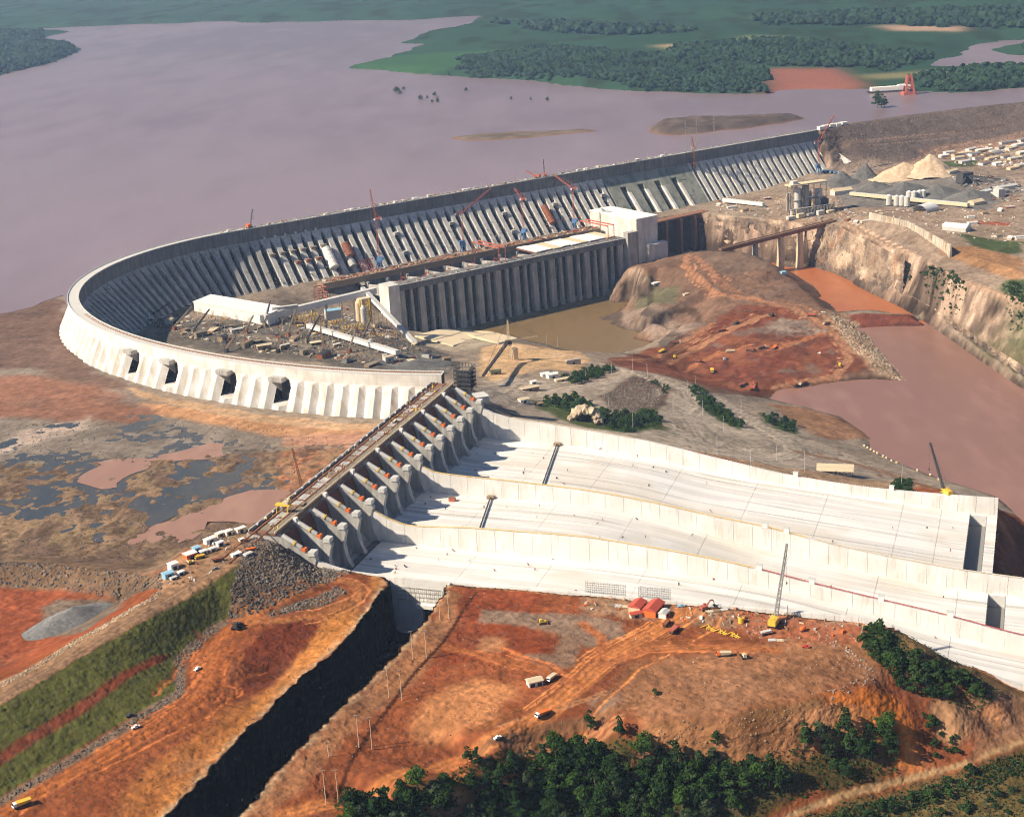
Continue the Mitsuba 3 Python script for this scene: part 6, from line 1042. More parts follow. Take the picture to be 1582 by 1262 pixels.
obj('pipework', m, 'dark_steel', BP, kind='stuff'); obj('mixing_floor', MB().box(c + bx * 2 + by * 2 + UP * 24, bx * 24, by * 8, 1.2), 'mid_grey', BP); obj('lift_house', MB().box(c - bx * 22 + UP * 51.3, bx * 4, by * 4, 5), 'pale_grey', BP)
for k in range(5): obj('store_bin', MB().box(c + bx * (-40 + k * 16) - by * 18, bx * 5, by * 3, 5 + 2 * (k % 2)), ('pale_grey', 'tan_paint', 'mid_grey')[k % 3], BP)
for k, (x, y) in enumerate(((1373, 318), (1385, 319), (1393, 319), (1401, 320), (1404, 312), (1412, 312), (1420, 311), (1426, 310))):
    t = thing('cement_silo', 'pale round cement silo in the cluster before the conveyor gallery', 'silo', 'cement silos on the right bank'); q = hit(x, y); obj('shell', MB().cyl(q + UP * 1.5, 4.6, 15, 14), 'pale_grey', t); obj('cone_roof', MB().cyl(q + UP * 16.52, 4.7, 2.2, 14, .6), 'tin', t)
t = thing('arched_shed', 'open arched shed with pale curved roof beside the cement silos', 'shed'); c = hit(1430, 326); a, b = axes(38); G = np.array([[c + a * x + b * 13 * math.cos(q) + UP * (3 + 8 * math.sin(q)) for q in np.linspace(0, math.pi, 13)] for x in (-16, 16)]); obj('roof', MB().grid(G), 'tin', t); obj('wall', MB().box(c + b * 12.4, a * 15.5, b * .3, 4).box(c - b * 12.4, a * 15.5, b * .3, 4), 'pale_grey', t)
shed('white_roof_shed', hit(1478, 356), 140, 36, 20, 6, 'pale_grey', 'white_paint', 'big shed with bright white pitched roof above the haul road', doors=3); shed('open_shed', hit(1502, 347), 10, 14, 8, 3, 'tin', 'pale_grey', 'small grey shed right of the bright white roof')
gallery('conveyor_gallery', hit(1314, 304) + UP * 5, hit(1496, 322) + UP * 5, 6, 5, 'long cream conveyor gallery before the grey gravel heaps', mat='tan_paint')
for x, y, z, R, H, mt, lab, el in ((1300, 283, 154, 34, 22, 'gravel_grey', 'dark gravel cone nearest the batching plant', 1.2), (1336, 276, 155, 24, 30, 'gravel_grey', 'steep dark gravel cone left of the tan heaps', 1), (1350, 297, 155, 40, 20, 'gravel_grey', 'dark gravel heap first behind the cream gallery', 1.3), (1398, 300, 156, 44, 22, 'gravel_grey', 'dark gravel heap second behind the cream gallery', 1.3), (1448, 304, 157, 44, 22, 'gravel_grey', 'dark gravel heap third behind the cream gallery', 1.3), (1500, 308, 158, 44, 18, 'gravel_grey', 'low dark gravel heap at the right end behind the gallery', 1.3), (1396, 272, 156, 46, 26, 'gravel_tan', 'left pale tan sand heap before the rockfill dam', 1.3), (1436, 268, 156, 46, 36, 'gravel_tan', 'taller right pale tan sand heap before the rockfill dam', 1.2)):
    heap('gravel_heap', x, y, z, R, H, mt, lab, seed=int(x) % 97, elong=el, ang=20)
shed('tan_roof_shed', hit(1300, 300), 20, 36, 16, 7, 'pale_grey', 'tan_paint', 'shed with tan roof at the left end of the cream gallery'); shed('tan_roof_shed', hit(1508, 316), 30, 24, 14, 5, 'tan_paint', 'tan_paint', 'tan shed at the right end of the cream gallery'); shed('screen_house', hit(1543, 305), 30, 14, 12, 14, 'pale_grey', 'pale_grey', 'tall pale screening house at the right edge', None, 'building', 0)
t = thing('crusher_plant', 'dark crusher plant with sloping conveyors right of the sand heaps', 'plant'); c = hit(1490, 283); obj('house', MB().box(c, ya * 12, yb * 8, 18), 'dark_steel', t)
for k in range(4): obj('conveyor', MB().bar(c + UP * 16 + ya * (k * 5 - 8), c + ya * (55 - k * 30) - yb * (50 - k * 8) + UP * 3, 2.4, 1.6), 'dark_steel', t)
for i, (x, y, L) in enumerate(((1466, 238, 20), (1478, 241, 22), (1490, 239, 30), (1505, 240, 26), (1520, 234, 34), (1536, 236, 22), (1512, 246, 24), (1532, 247, 30), (1556, 222, 34), (1572, 226, 26), (1568, 247, 28), (1552, 244, 20), (1480, 246, 24), (1545, 230, 22), (1458, 243, 20), (1500, 233, 26), (1525, 241, 24), (1562, 231, 30), (1540, 238, 22), (1578, 238, 26), (1490, 252, 22), (1520, 254, 26), (1565, 262, 24), (1579, 218, 26), (1540, 255, 16), (1575, 258, 18))):
    shed('village_shed', hit(x, y), 20 + (i * 13) % 25, L, 9, 4, ('white_paint', 'tan_paint', 'pale_grey')[i % 3], ('pale_grey', 'timber', 'tan_paint', 'mid_grey', 'white_paint')[i % 5], f"{('white', 'tan', 'grey')[i % 3]} walled camp building with {('pale grey', 'brown', 'tan', 'dark grey', 'white')[i % 5]} roof, {'long' if L > 27 else 'medium' if L > 23 else 'short'}, {('far left', 'left', 'middle', 'right', 'far right')[min(4, max(0, (x - 1450) // 27))]} of the camp", None, 'building', .22)
for i, (x, y) in enumerate(((1500, 337), (1520, 331), (1545, 326), (1560, 322), (1542, 366), (1560, 370), (1576, 368), (1310, 341), (1322, 345), (1336, 344), (1160, 312), (1172, 318), (1130, 322), (1150, 326), (1110, 318), (1185, 308))):
    shed('bank_shed', hit(x, y), (i * 31) % 90, 10 + i % 7, 6, 3, ('pale_grey', 'tan_paint', 'white_paint', 'rust')[i % 4], ('pale_grey', 'timber', 'white_paint')[i % 3], f"small {('grey', 'tan', 'white', 'rusty')[i % 4]} shed {('by the haul road at the right edge', 'on the red earth at the right edge', 'beside the retaining wall', 'between dam and batching plant')[0 if i < 4 else 1 if i < 7 else 2 if i < 10 else 3]}", 'work sheds on the right bank', 'shed', .15)
gallery('pipe_shed', at(1118, 309, 156), at(1180, 316, 156), 7, 5, 'long low white shed above the rock wall of the channel', False)
for i in range(9): x = 1256 + i * 4.6; truck(hit(x, 264 + i * .6), (i * 40) % 360, 'small bluish truck parked at the foot of the end wall', 'sky_blue', 'blue_paint', 1.4, 'parked_truck', 'trucks parked by the end wall')
for i, (x, y) in enumerate(((1275, 198), (1284, 196), (1294, 195), (1303, 193), (1268, 200))): shed('crest_hut', at(x, y, 225.3), 30, 12, 8, 5, 'white_paint', 'white_paint', 'small white hut at the junction of concrete and rockfill dams', 'white huts at the dam junction', 'hut', .15)
# ------------------------------------------------------------------ in the reservoir
t = thing('barge', 'long white moored barge near the far red tower', 'boat'); c = at(1378, 142, 189); a, b = axes(5); obj('hull', MB().hexa(np.array([c + a * x * q + b * y + UP * z for z, q in ((-.5, .92), (4, 1.0)) for x, y in ((-60, -9), (60, -9), (60, 9), (-60, 9))])), 'dark_steel', t); obj('deck_house', MB().box(c + UP * 4.02, a * 52, b * 7, 9), 'white_paint', t)
t = thing('pump_tower', 'red lattice tower with a white deck standing in the reservoir', 'tower'); c = at(1404, 146, 189); obj('frame', MB().lattice(c, c + UP * 44, 22, 4, 2.4, .35), 'crane_red', t); obj('base', MB().box(c, a * 16, b * 12, 6), 'crane_red', t); obj('deck', MB().box(c - a * 18 + UP * 20, a * 9, b * 6, 4), 'white_paint', t)

# ------------------------------------------------------------------ loose material nobody could count: boards, bars, pipes and scraps
def debris(name, pick, n, label, seed, size=(0.5, 3.5), mats=('timber', 'rust', 'pale_grey', 'dark_steel', 'tan_paint', 'trestle'), tall=0.12):
    g = np.random.default_rng(seed); M_ = [MB() for _ in mats]
    for i in range(n):
        p = pick(g)
        if p is None: continue
        a, b = axes(g.uniform(0, 180)); m = M_[int(g.integers(len(mats)))]; L = g.uniform(*size)
        if g.uniform() < tall: m.bar(p, p + a * g.normal() * L + b * g.normal() * L + UP * g.uniform(4, 11), .35)
        elif g.uniform() < .45: m.bar(p + UP * .3, p + UP * g.uniform(.3, 2.5) + a * L * 2.4, g.uniform(.3, .8))
        else: m.box(p - UP * .3, a * L * .7, b * L * g.uniform(.3, .8), g.uniform(.6, 2.4))
    for m, mt in zip(M_, mats):
        if m.v: obj(name, m, mt, label=label, kind='stuff')
def in_zone(px):
    P = poly_w(px); pl = shapely.Polygon(P).buffer(0); lo, hi = P.min(0), P.max(0)
    def f(g):
        for _ in range(30):
            q = g.uniform(lo, hi)
            if shapely.contains_xy(pl, q[0], q[1]): return np.array([q[0], q[1], ground(q[0], q[1])])
    return f
debris('yard_scrap', in_zone([(195, 492), (290, 485), (450, 500), (600, 515), (690, 560), (600, 566), (400, 545), (270, 520)]), 900, 'scaffolding, formwork and scrap filling the assembly yard', 1, (.8, 4.5), tall=.2)
debris('yard_scrap', in_zone([(430, 470), (560, 470), (620, 515), (600, 530), (500, 520), (420, 500)]), 350, 'scaffolding and steel around the yard galleries', 2, (.8, 4.0), ('timber', 'rust', 'yellow_paint', 'trestle', 'pale_grey'), .3)
debris('deck_scrap', lambda g: DS(g.uniform(606, 1110), g.uniform(80.5, 96.5), 147.05), 500, 'rusty formwork and timber scattered on the powerhouse deck', 3, (.5, 2.6), ('timber', 'rust', 'tan_paint', 'crane_red', 'trestle'), .12)
debris('hall_scrap', lambda g: DS(g.uniform(800, 1040), g.uniform(104, 166), 122.1), 420, 'steel and scaffolding in the open powerhouse hall', 4, (.8, 3.5), ('rust', 'dark_steel', 'trestle', 'crane_red', 'pale_grey'), .45)
debris('rib_scaffold', lambda g: (lambda s, z: DS(s, 8 + .9 * (207 - z) + .6, z))(g.uniform(540, 1180), g.uniform(146, 176)), 170, 'scaffold boards hanging on the ribs of the main dam', 5, (.4, 1.8), ('timber', 'rust', 'trestle', 'mid_grey'), .1)
debris('crest_scrap', lambda g: DS(g.uniform(360, 1230), g.uniform(-4.5, 6), 225.1), 420, 'boards, pipes and scrap along the dam crest', 6, (.3, 1.6), ('timber', 'pale_grey', 'tan_paint', 'rust', 'white_paint'), .05)
debris('site_scrap', in_zone([(880, 920), (1000, 932), (1130, 945), (1330, 950), (1345, 990), (1240, 985), (1080, 965), (900, 945)]), 330, 'boards and scrap on the work ground beside the near chute', 7, (.3, 1.4), ('timber', 'pale_grey', 'tan_paint', 'rust', 'orange_paint'), .03)
debris('platform_scrap', in_zone([(255, 900), (290, 862), (350, 828), (400, 826), (400, 842), (330, 885), (270, 912)]), 130, 'boards and small scrap among the crest cabins', 8, (.3, 1.1), ('timber', 'white_paint', 'rust', 'mid_grey'), .02)
debris('bank_scrap', in_zone([(1110, 310), (1200, 305), (1290, 300), (1340, 340), (1250, 342), (1110, 330)]), 300, 'scrap and small stores around the batching plant', 9, (.8, 3.5), ('timber', 'pale_grey', 'tan_paint', 'rust', 'mid_grey'), .12)
debris('bank_scrap', in_zone([(1300, 330), (1420, 322), (1570, 330), (1582, 380), (1500, 370), (1400, 345)]), 170, 'scrap and stores on the gravel yard of the right bank', 10, (.8, 3.0), ('timber', 'pale_grey', 'tan_paint', 'white_paint'), .04)
debris('camp_scrap', in_zone([(1440, 238), (1582, 215), (1582, 262), (1470, 255)]), 260, 'small huts, stores and vehicles of the camp too small to tell apart', 11, (1.5, 5), ('white_paint', 'pale_grey', 'tan_paint', 'timber', 'rust'), 0)
debris('bridge_scrap', lambda g: SP(g.uniform(0, SL), g.uniform(-20, -2), 225.3), 170, 'boards and fittings along the spillway bridge', 12, (.25, 1.1), ('timber', 'rust', 'pale_grey', 'yellow_paint'), .02)
debris('chute_scrap', lambda g: (lambda k, v: (lambda q: SP(q, v, float(CF[k](v)) + .3))(g.uniform(WK[k] * BAY + 3, WK[k + 1] * BAY - 3)))(int(g.integers(3)), float(np.clip(g.exponential(150) + 36, 36, 460))), 120, 'odd boards and timber left lying on the chute slabs', 13, (.25, 1.0), ('timber', 'rust', 'dark_steel'), 0)

for v0, q0, v1, q1, lab in ((103, SL - 4, 128, BAY * 8 + 6, 'dark steel truss lying across the far chute'), (92, BAY * 8 - 4, 112, BAY * 4 + 4, 'dark steel truss lying across the middle chute')):
    k = 2 if q0 > BAY * 9 else 1; a_, b_ = SP(q0, v0, float(CF[k](v0)) + 1.6), SP(q1, v1, float(CF[k](v1)) + 1.6); t = thing('floor_truss', lab, 'truss'); obj('chord', MB().bar(a_, b_, .9, 1.2), 'dark_steel', t); obj('carriage', MB().box(b_ - UP * 1.5, _bb * 2, _ss * 3, 3), 'rust', t); obj('carriage', MB().box(a_ - UP * 1.5, _bb * 2, _ss * 3, 2.4), 'timber', t)
t = thing('rust_crate', 'rust red crate standing on the middle chute near the piers', 'crate'); q = SP(BAY * 7.4, 62, float(CF[1](62))); obj('box', MB().box(q, _bb * 1.8, _ss * 2.6, 2.6), 'crane_red', t); obj('lid', MB().box(q + UP * 2.61, _bb * 1.9, _ss * 2.7, .3), 'rust', t)

for k, (px, lab) in enumerate((([(640, 520), (690, 508), (740, 522), (700, 536)], 'left pale concrete apron plate beside the tailwater'), ([(700, 512), (735, 508), (800, 524), (770, 532)], 'right pale concrete apron plate sloping to the tailwater'))):
    q = [hit(x, y) + UP * 1.0 for x, y in px]; zt = max(v[2] for v in q); t = thing('apron_plate', lab, 'slab'); obj('slab', MB().hexa(np.array([v - UP * 6 for v in q] + [v + UP * .8 for v in q])), 'tan_paint', t); obj('joint', MB().bar((q[0] + q[3]) / 2 + UP * 1.0, (q[1] + q[2]) / 2 + UP * 1.0, .6, .4), 'trestle', t)

debris('crusher_scrap', in_zone([(1450, 270), (1520, 268), (1582, 285), (1582, 312), (1530, 312), (1500, 290)]), 220, 'dark conveyors, screens and scrap of the crushing yard', 14, (1.5, 5), ('dark_steel', 'mid_grey', 'rust', 'pale_grey', 'trestle'), .25)
for i, (x, y, L) in enumerate(((1555, 292, 40), (1545, 300, 34), (1520, 300, 30), (1470, 268, 30))): shed('long_shed', hit(x, y), 25 + i * 6, L, 10, 5, 'pale_grey', ('pale_grey', 'mid_grey', 'tin', 'tan_paint')[i], ('grey long shed at the right edge behind the screening house', 'second grey long shed in front of the first at the right edge', 'tin roofed long shed beside the screening house', 'tan roofed long shed between sand heap and crusher')[i])
# ------------------------------------------------------------------ vegetation
def leafmat(name, c, k):
    def fn(p, n, uv): return mix([q * .72 for q in c], [q * 1.35 for q in c], noise(p.x * .25, p.y * .25, p.z * .25))
    scene['mat_' + name] = {'type': 'principledthin', 'base_color': proc(fn), 'roughness': .7, 'diff_trans': .5, 'spec_trans': 0.0}
for nm, c in (('leaf_dark', (0.028, 0.062, 0.02)), ('leaf_mid', (0.045, 0.088, 0.026)), ('leaf_pale', (0.075, 0.105, 0.05)), ('leaf_fresh', (0.06, 0.12, 0.025))): leafmat(nm, c, 0)
def crown(R, H, n, leaf, seed, clumps=9):
    g = np.random.default_rng(seed); m = MB(); cs = []
    for _ in range(clumps): an = g.uniform(0, 2 * np.pi); r = R * .72 * math.sqrt(g.uniform(0, 1)); z = H * g.uniform(.3, .85) * (1 - .45 * r / R); cs.append((np.array([r * math.cos(an), r * math.sin(an), z]), R * g.uniform(.3, .52)))
    cs.append((np.array([0, 0, H * .8]), R * .4)); V, F = [], []
    for i in range(n):
        c, r = cs[int(g.integers(len(cs)))]; d = g.normal(size=3); d /= np.linalg.norm(d); d[2] = abs(d[2]) * .8 + d[2] * .2; p = c + d * r * g.uniform(.75, 1.05) * np.array([1, 1, .8])
        nn = d + g.normal(size=3) * .55; nn /= np.linalg.norm(nn); u = np.cross(nn, g.normal(size=3)); u /= np.linalg.norm(u); w = np.cross(nn, u); s = leaf * g.uniform(.6, 1.3)
        k = len(V); V += [p - u * s, p - w * s * .6, p + u * s, p + w * s * .6]; F.append([k, k + 1, k + 2, k + 3])
    return m.add(np.array(V), F)
def trunk_mesh(h, r, seed, R):
    g = np.random.default_rng(seed); m = MB().tube([[0, 0, -1], [g.uniform(-.3, .3), g.uniform(-.3, .3), h * .5], [g.uniform(-.6, .6), g.uniform(-.6, .6), h]], [r, r * .75, r * .4], 6)
    for k in range(4): an = k * 1.6 + g.uniform(0, 1); m.tube([[0, 0, h * (.45 + .1 * k)], [math.cos(an) * R * .5, math.sin(an) * R * .5, h * (.75 + .07 * k)]], [r * .4, r * .15], 5)
    return m
PROTO = []
for k in range(9):
    R, H = ((4.4, 9.5) if k < 4 else (3.6, 12.5)) if k < 6 else ((5.2, 8.5), (3.0, 8.0), (4.0, 14.0))[k - 6]; lf = ('leaf_dark', 'leaf_mid', 'leaf_dark', 'leaf_pale', 'leaf_dark', 'leaf_mid', 'leaf_fresh', 'leaf_pale', 'leaf_dark')[k]
    PROTO.append((mikit.ply(crown(R, H, 560, .6, 100 + k, 12).mesh(), 'mat_' + lf), mikit.ply(trunk_mesh(H * .62, .32, 200 + k, R).mesh(), 'mat_trunk')))
SHR = [(mikit.ply(crown(2.6, 3.6, 200, .5, 300 + k, 6).mesh(), 'mat_' + ('leaf_dark', 'leaf_mid', 'leaf_mid')[k]), mikit.ply(trunk_mesh(1.8, .16, 310 + k, 1.6).mesh(), 'mat_trunk')) for k in range(3)]
def plant(p, k, s, proto, name, label, group, cat):
    t = thing(name, label, cat, group); M = T().translate([float(q) for q in p]).rotate([0, 0, 1], float(rng.uniform(0, 360))).scale([s * rng.uniform(.9, 1.15), s * rng.uniform(.9, 1.15), s * rng.uniform(.85, 1.2)])
    scene[t + '__crown'] = {**proto[k][0], 'to_world': M}; scene[t + '__trunk'] = {**proto[k][1], 'to_world': M}; return t
def scatter(px, spacing, seed, warp=0.0, jit=.5):
    P = poly_w(px); g = np.random.default_rng(seed); b = P.min(0), P.max(0); x = np.arange(b[0][0], b[1][0], spacing); y = np.arange(b[0][1], b[1][1], spacing); X, Y = np.meshgrid(x, y); X = X + g.uniform(-jit, jit, X.shape) * spacing; Y = Y + g.uniform(-jit, jit, Y.shape) * spacing
    m = inside(P, X + nz(X, Y, 20, seed) * warp, Y + nz(X, Y, 20, seed + 1) * warp); return np.stack([X[m], Y[m]], 1)
def gz(q): return np.array([q[0], q[1], ground(q[0], q[1])])
FOREST = [([(520, 1268), (600, 1240), (660, 1222), (700, 1210), (760, 1214), (800, 1180), (860, 1165), (905, 1158), (960, 1185), (1000, 1165), (1060, 1160), (1100, 1180), (1150, 1205), (1230, 1200), (1200, 1235), (1130, 1275), (560, 1300)], 7.0, 'bottom edge'), ([(1250, 1140), (1290, 1110), (1340, 1125), (1390, 1140), (1385, 1180), (1330, 1200), (1260, 1195), (1235, 1175)], 7.4, 'slope')]
KIND = ('broad dark green tree', 'broad mid green tree', 'rounded dark green tree', 'broad greyish tree', 'tall dark green tree', 'tall mid green tree', 'spreading fresh green tree', 'slim greyish tree', 'very tall dark tree')
def to_px(p): q = np.asarray(p, float) - CAM; d = q @ FWD; return W0 / 2 + FOC * (q @ RGT) / d, H0 / 2 - FOC * (q @ UPV) / d
for px, sp_, w in FOREST:
    for q in scatter(px, sp_, 5 + len(px), 6):
        p = gz(q); k = int(rng.integers(0, 9)); x, y = to_px(p); s_ = float(rng.uniform(0.95, 1.75)) * (1 if w == 'bottom edge' else .9)
        if w == 'slope': lab = f"{KIND[k]} in the {'left' if x < 1310 else 'right'} half of the grove below the orange slope"
        else: lab = f"{KIND[k]} in the {'upper' if y < 1195 else 'lower'} rows of the bottom wood, {('left', 'left middle', 'right middle', 'right')[int(np.clip((x - 520) / 170, 0, 3))]} part"
        plant(p, k, s_, PROTO, 'tree', lab, lab.replace('tree in', 'trees in'), 'tree')
for x, y, s, lab in ((722, 1178, 1.0, 'slender tree alone left of the wood on the road edge'), (738, 1185, .9, 'pale slender tree beside the road left of the wood'), (912, 1130, 1.0, 'tree at the top corner of the red cutting left'), (956, 1140, 1.1, 'tall thin tree in front of the red cutting'), (1107, 1160, .9, 'single dark tree at the foot of the tan bluff')): plant(hit(x, y), 4 + int(x) % 2, s, PROTO, 'tree', lab, None, 'tree')
plant(hit(1012, 1072), 1, 1.0, SHR, 'shrub', 'single green bush alone on the brown plain', None, 'shrub')
SHZ = [([(1345, 968), (1365, 970), (1375, 1000), (1420, 1020), (1500, 1050), (1530, 1080), (1500, 1095), (1440, 1085), (1390, 1065), (1370, 1040), (1340, 1020), (1330, 990)], 6.4, 'shrub on the hill between the red plain and the near chute', 'shrubs on the hill by the chute', 1.9), ([(1415, 1100), (1430, 1100), (1450, 1125), (1485, 1150), (1480, 1168), (1455, 1165), (1440, 1180), (1430, 1170), (1440, 1150)], 4.6, 'shrub in the dark strip on the orange slope', 'shrubs on the orange slope', 1.1), ([(1210, 1290), (1300, 1245), (1400, 1225), (1480, 1200), (1582, 1160), (1600, 1190), (1480, 1235), (1330, 1275)], 11.5, 'shrub in the rough ground at the lower right corner', 'shrubs at the lower right', 1.5), ([(1400, 1262), (1500, 1230), (1582, 1210), (1582, 1290)], 10.0, 'low shrub in the bottom right corner of the picture', 'shrubs in the corner', 1.2),
       ([(1062, 600), (1082, 602), (1130, 640), (1148, 662), (1130, 658), (1090, 635)], 8.0, 'shrub in the hedge between the gravel roads', 'shrubs between the gravel roads', 1.6), ([(1175, 638), (1200, 645), (1238, 662), (1228, 672), (1190, 660)], 10.0, 'shrub on the bank above the brown shore', 'shrubs above the brown shore', 1.6), ([(830, 618), (890, 612), (940, 640), (1010, 640), (1025, 655), (960, 668), (920, 650), (880, 635)], 11.5, 'shrub on the green bank behind the far chute wall', 'shrubs behind the far chute wall', 1.9), ([(870, 585), (920, 570), (955, 572), (920, 590), (880, 596)], 9.0, 'shrub on the slope below the sandy plateau', 'shrubs below the sandy plateau', 1.7), ([(990, 580), (1030, 598), (1036, 612), (1020, 604)], 6.0, 'shrub along the edge of the rocky knoll', 'shrubs on the knoll', 1.0),
       ([(1420, 430), (1485, 433), (1492, 452), (1478, 480), (1452, 475), (1430, 450)], 8.0, 'bush in the green streak on the channel wall', 'bushes on the channel wall', 1.7), ([(1552, 440), (1582, 440), (1582, 500), (1560, 490)], 10.0, 'bush on the green slope at the right edge', 'bushes at the right edge', 1.6), ([(1375, 755), (1412, 762), (1408, 748), (1390, 744)], 4.5, 'shrub beside the far chute near the crane', 'shrubs near the chute crane', 1.2), ([(1400, 410), (1412, 410), (1408, 440), (1400, 440)], 6, 'bush in the narrow cleft of the channel wall', 'bushes in the cleft', 1.3)]
for px, sp_, lab, grp, s in SHZ:
    Q = scatter(px, sp_, 11 + len(px), 3); X_ = np.array([to_px(gz(q))[0] for q in Q]) if len(Q) else np.zeros(0); cuts = np.quantile(X_, [1 / 3, 2 / 3]) if len(Q) > 5 else [1e9, 1e9]
    for q, x in zip(Q, X_):
        k = int(rng.integers(0, 3)); w = ('left', 'middle', 'right')[int(x > cuts[0]) + int(x > cuts[1])] if len(Q) > 5 else None; lb = ('dark ' if k == 0 else 'mid green ') + lab + (f', {w} third' if w else '')
        plant(gz(q), k, s * float(rng.uniform(.7, 1.25)), SHR, 'shrub', lb, lb.replace('shrub', 'shrubs').replace('bush ', 'bushes '), 'shrub')
def tufts(name, px, spacing, mat, label, s=.9, seed=9):
    g = np.random.default_rng(seed); V, F = [], []
    for q in scatter(px, spacing, seed, 4):
        p = gz(q)
        for _ in range(3):
            o = g.normal(size=3) * .7; o[2] = abs(o[2]) * .6 + .2; u = g.normal(size=3); u /= np.linalg.norm(u); w = np.cross(u, g.normal(size=3)); w /= np.linalg.norm(w); k = len(V); h = s * g.uniform(.5, 1.2); V += [p + o - u * h, p + o - w * h * .6, p + o + u * h, p + o + w * h * .6]; F.append([k, k + 1, k + 2, k + 3])
    obj(name, MB().add(np.array(V), F), mat, label=label, kind='stuff')
tufts('undergrowth', [(540, 1290), (700, 1195), (830, 1150), (1010, 1150), (1140, 1190), (1290, 1120), (1390, 1140), (1380, 1195), (1210, 1240), (1140, 1290)], 2.4, 'leaf_mid', 'low green undergrowth beneath the trees', 1.1)
tufts('undergrowth', [(1180, 1290), (1300, 1240), (1420, 1212), (1582, 1160), (1640, 1200), (1640, 1300)], 2.6, 'leaf_pale', 'rough scrub at the lower right corner', .9, 12)
tufts('undergrowth', [(1350, 960), (1420, 990), (1510, 1040), (1560, 1085), (1500, 1095), (1400, 1060), (1345, 1010)], 2.4, 'leaf_pale', 'dry scrub on the hill beside the near chute', .7, 13)
# drowned trees in the reservoir
for x, y, s in ((613, 145, 2.2), (618, 147, 1.5), (624, 140, 1.2), (650, 156, 1.8), (672, 150, 1.5), (677, 161, 1.4), (660, 153, 1.0), (720, 142, 1.3), (790, 155, 1.0), (820, 156, 1.0), (846, 157, 1.2), (668, 160, 1.1), (1355, 168, 3.4), (1361, 168, 3.0), (1366, 168, 2.6), (718, 118, 1.4), (694, 118, 1.3)): plant(at(x, y, 187.5), int(x) % 6, s, PROTO, 'drowned_tree', 'dark half drowned tree standing out of the reservoir', 'drowned trees in the reservoir', 'tree')
# ------------------------------------------------------------------ rockfill
textured('far_leaf', rock_face((0.008, 0.026, 0.014), (0.025, 0.06, 0.028), 0.03))
textured('soil_tan', rock_face((0.2, 0.12, 0.065), (0.36, 0.24, 0.14), 0.5)); textured('soil_stone', rock_face((0.07, 0.035, 0.022), (0.20, 0.10, 0.06), 0.5)); textured('rubble_stone', rock_face((0.2, 0.15, 0.12), (0.4, 0.33, 0.27), 0.5))
ICO = trimesh.creation.icosahedron()
def rocks(name, pts, r0, r1, mat, label, seed):
    g = np.random.default_rng(seed); n = len(pts); r = g.uniform(r0, r1, n) * g.uniform(.6, 1.3, n); V = np.array(ICO.vertices)[None] * r[:, None, None] * g.uniform(.55, 1.3, (n, 12, 1)); V = V * g.uniform(.7, 1.2, (n, 1, 3)) + pts[:, None]
    F = np.array(ICO.faces)[None] + (np.arange(n) * 12)[:, None, None]; obj(name, (V.reshape(-1, 3), F.reshape(-1, 3)), mat, label=label, kind='stuff')
def rscatter(px, sp_, seed, warp=3, z=None):
    P = poly_w(px) if z is None else np.array([v2(at(x, y, z)) for x, y in px]); g = np.random.default_rng(seed); b0, b1 = P.min(0), P.max(0); n = int((b1 - b0).prod() / sp_ ** 2); Q = g.uniform(b0, b1, (n, 2)); m = inside(P, Q[:, 0] + nz(Q[:, 0], Q[:, 1], 15, seed) * warp, Q[:, 1]); Q = Q[m]
    a = (Q[:, 1] < 1330) & (Q[:, 0] < 680) & (Q[:, 0] > -520); z = np.where(a, GN.sample(ZN, Q[:, 0], Q[:, 1]), GM.sample(ZM, Q[:, 0], Q[:, 1])); return np.c_[Q, z]
rocks('cone_rocks', rscatter([(368, 875), (430, 829), (546, 884), (520, 895), (455, 922), (392, 950), (352, 956)], 1.5, 31), .5, 1.25, 'rock', 'grey rockfill cone beside the first spillway pier', 1)
rocks('cone_rocks', rscatter([(402, 954), (450, 936), (520, 908), (536, 915), (500, 935), (470, 942), (420, 954)], 1.6, 32), .5, 1.2, 'rock', 'lower band of grey rockfill under the cone', 2)
rocks('dike_rocks', rscatter([(-60, 872), (0, 870), (250, 886), (250, 912), (170, 922), (80, 908), (-60, 905)], 2.0, 33), .5, 1.4, 'rock', 'rubble facing of the dike at the left edge', 3)
rocks('berm_rocks', rscatter([(0, 1237), (150, 1146), (272, 1070), (269, 1018), (328, 968), (340, 974), (284, 1022), (284, 1074), (150, 1156), (0, 1246)], 1.5, 34, 1), .4, .9, 'rock', 'rubble toe drain at the foot of the grass slope', 4)
rocks('berm_rocks', rscatter([(0, 1055), (120, 986), (245, 914), (252, 920), (125, 995), (0, 1064)], 1.6, 35, 1), .4, .9, 'rock_tan', 'rubble edge along the upstream side of the crest road', 5)
rocks('rockfill', rscatter([(1258, 203), (1330, 192), (1400, 182), (1500, 170), (1582, 161), (1700, 150), (1700, 198), (1582, 211), (1500, 226), (1420, 245), (1340, 262), (1296, 266)], 5.0, 36), .7, 1.7, 'rock', 'dark rockfill slope of the embankment dam', 6)
rocks('shore_rocks', rscatter([(1325, 500), (1375, 555), (1400, 590), (1360, 585), (1300, 525), (1280, 480)], 3.0, 37), .6, 1.8, 'rock_tan', 'broken rock along the right edge of the island', 7)
rocks('knoll_rocks', rscatter([(928, 612), (975, 582), (1012, 590), (1030, 606), (1000, 638), (945, 640)], 2.2, 38), .5, 1.3, 'rock', 'dark rubble face of the knoll', 8)
rocks('rubble', rscatter([(1130, 950), (1330, 950), (1350, 1000), (1260, 1000), (1140, 985)], 5.0, 39), .3, .9, 'rubble_stone', 'scattered rubble on the work ground near the chute', 9)
NEAR = [(700, 915), (860, 912), (1330, 952), (1350, 1040), (1280, 1085), (1000, 1110), (760, 1145), (560, 1215), (480, 1230), (600, 1080), (690, 960)]
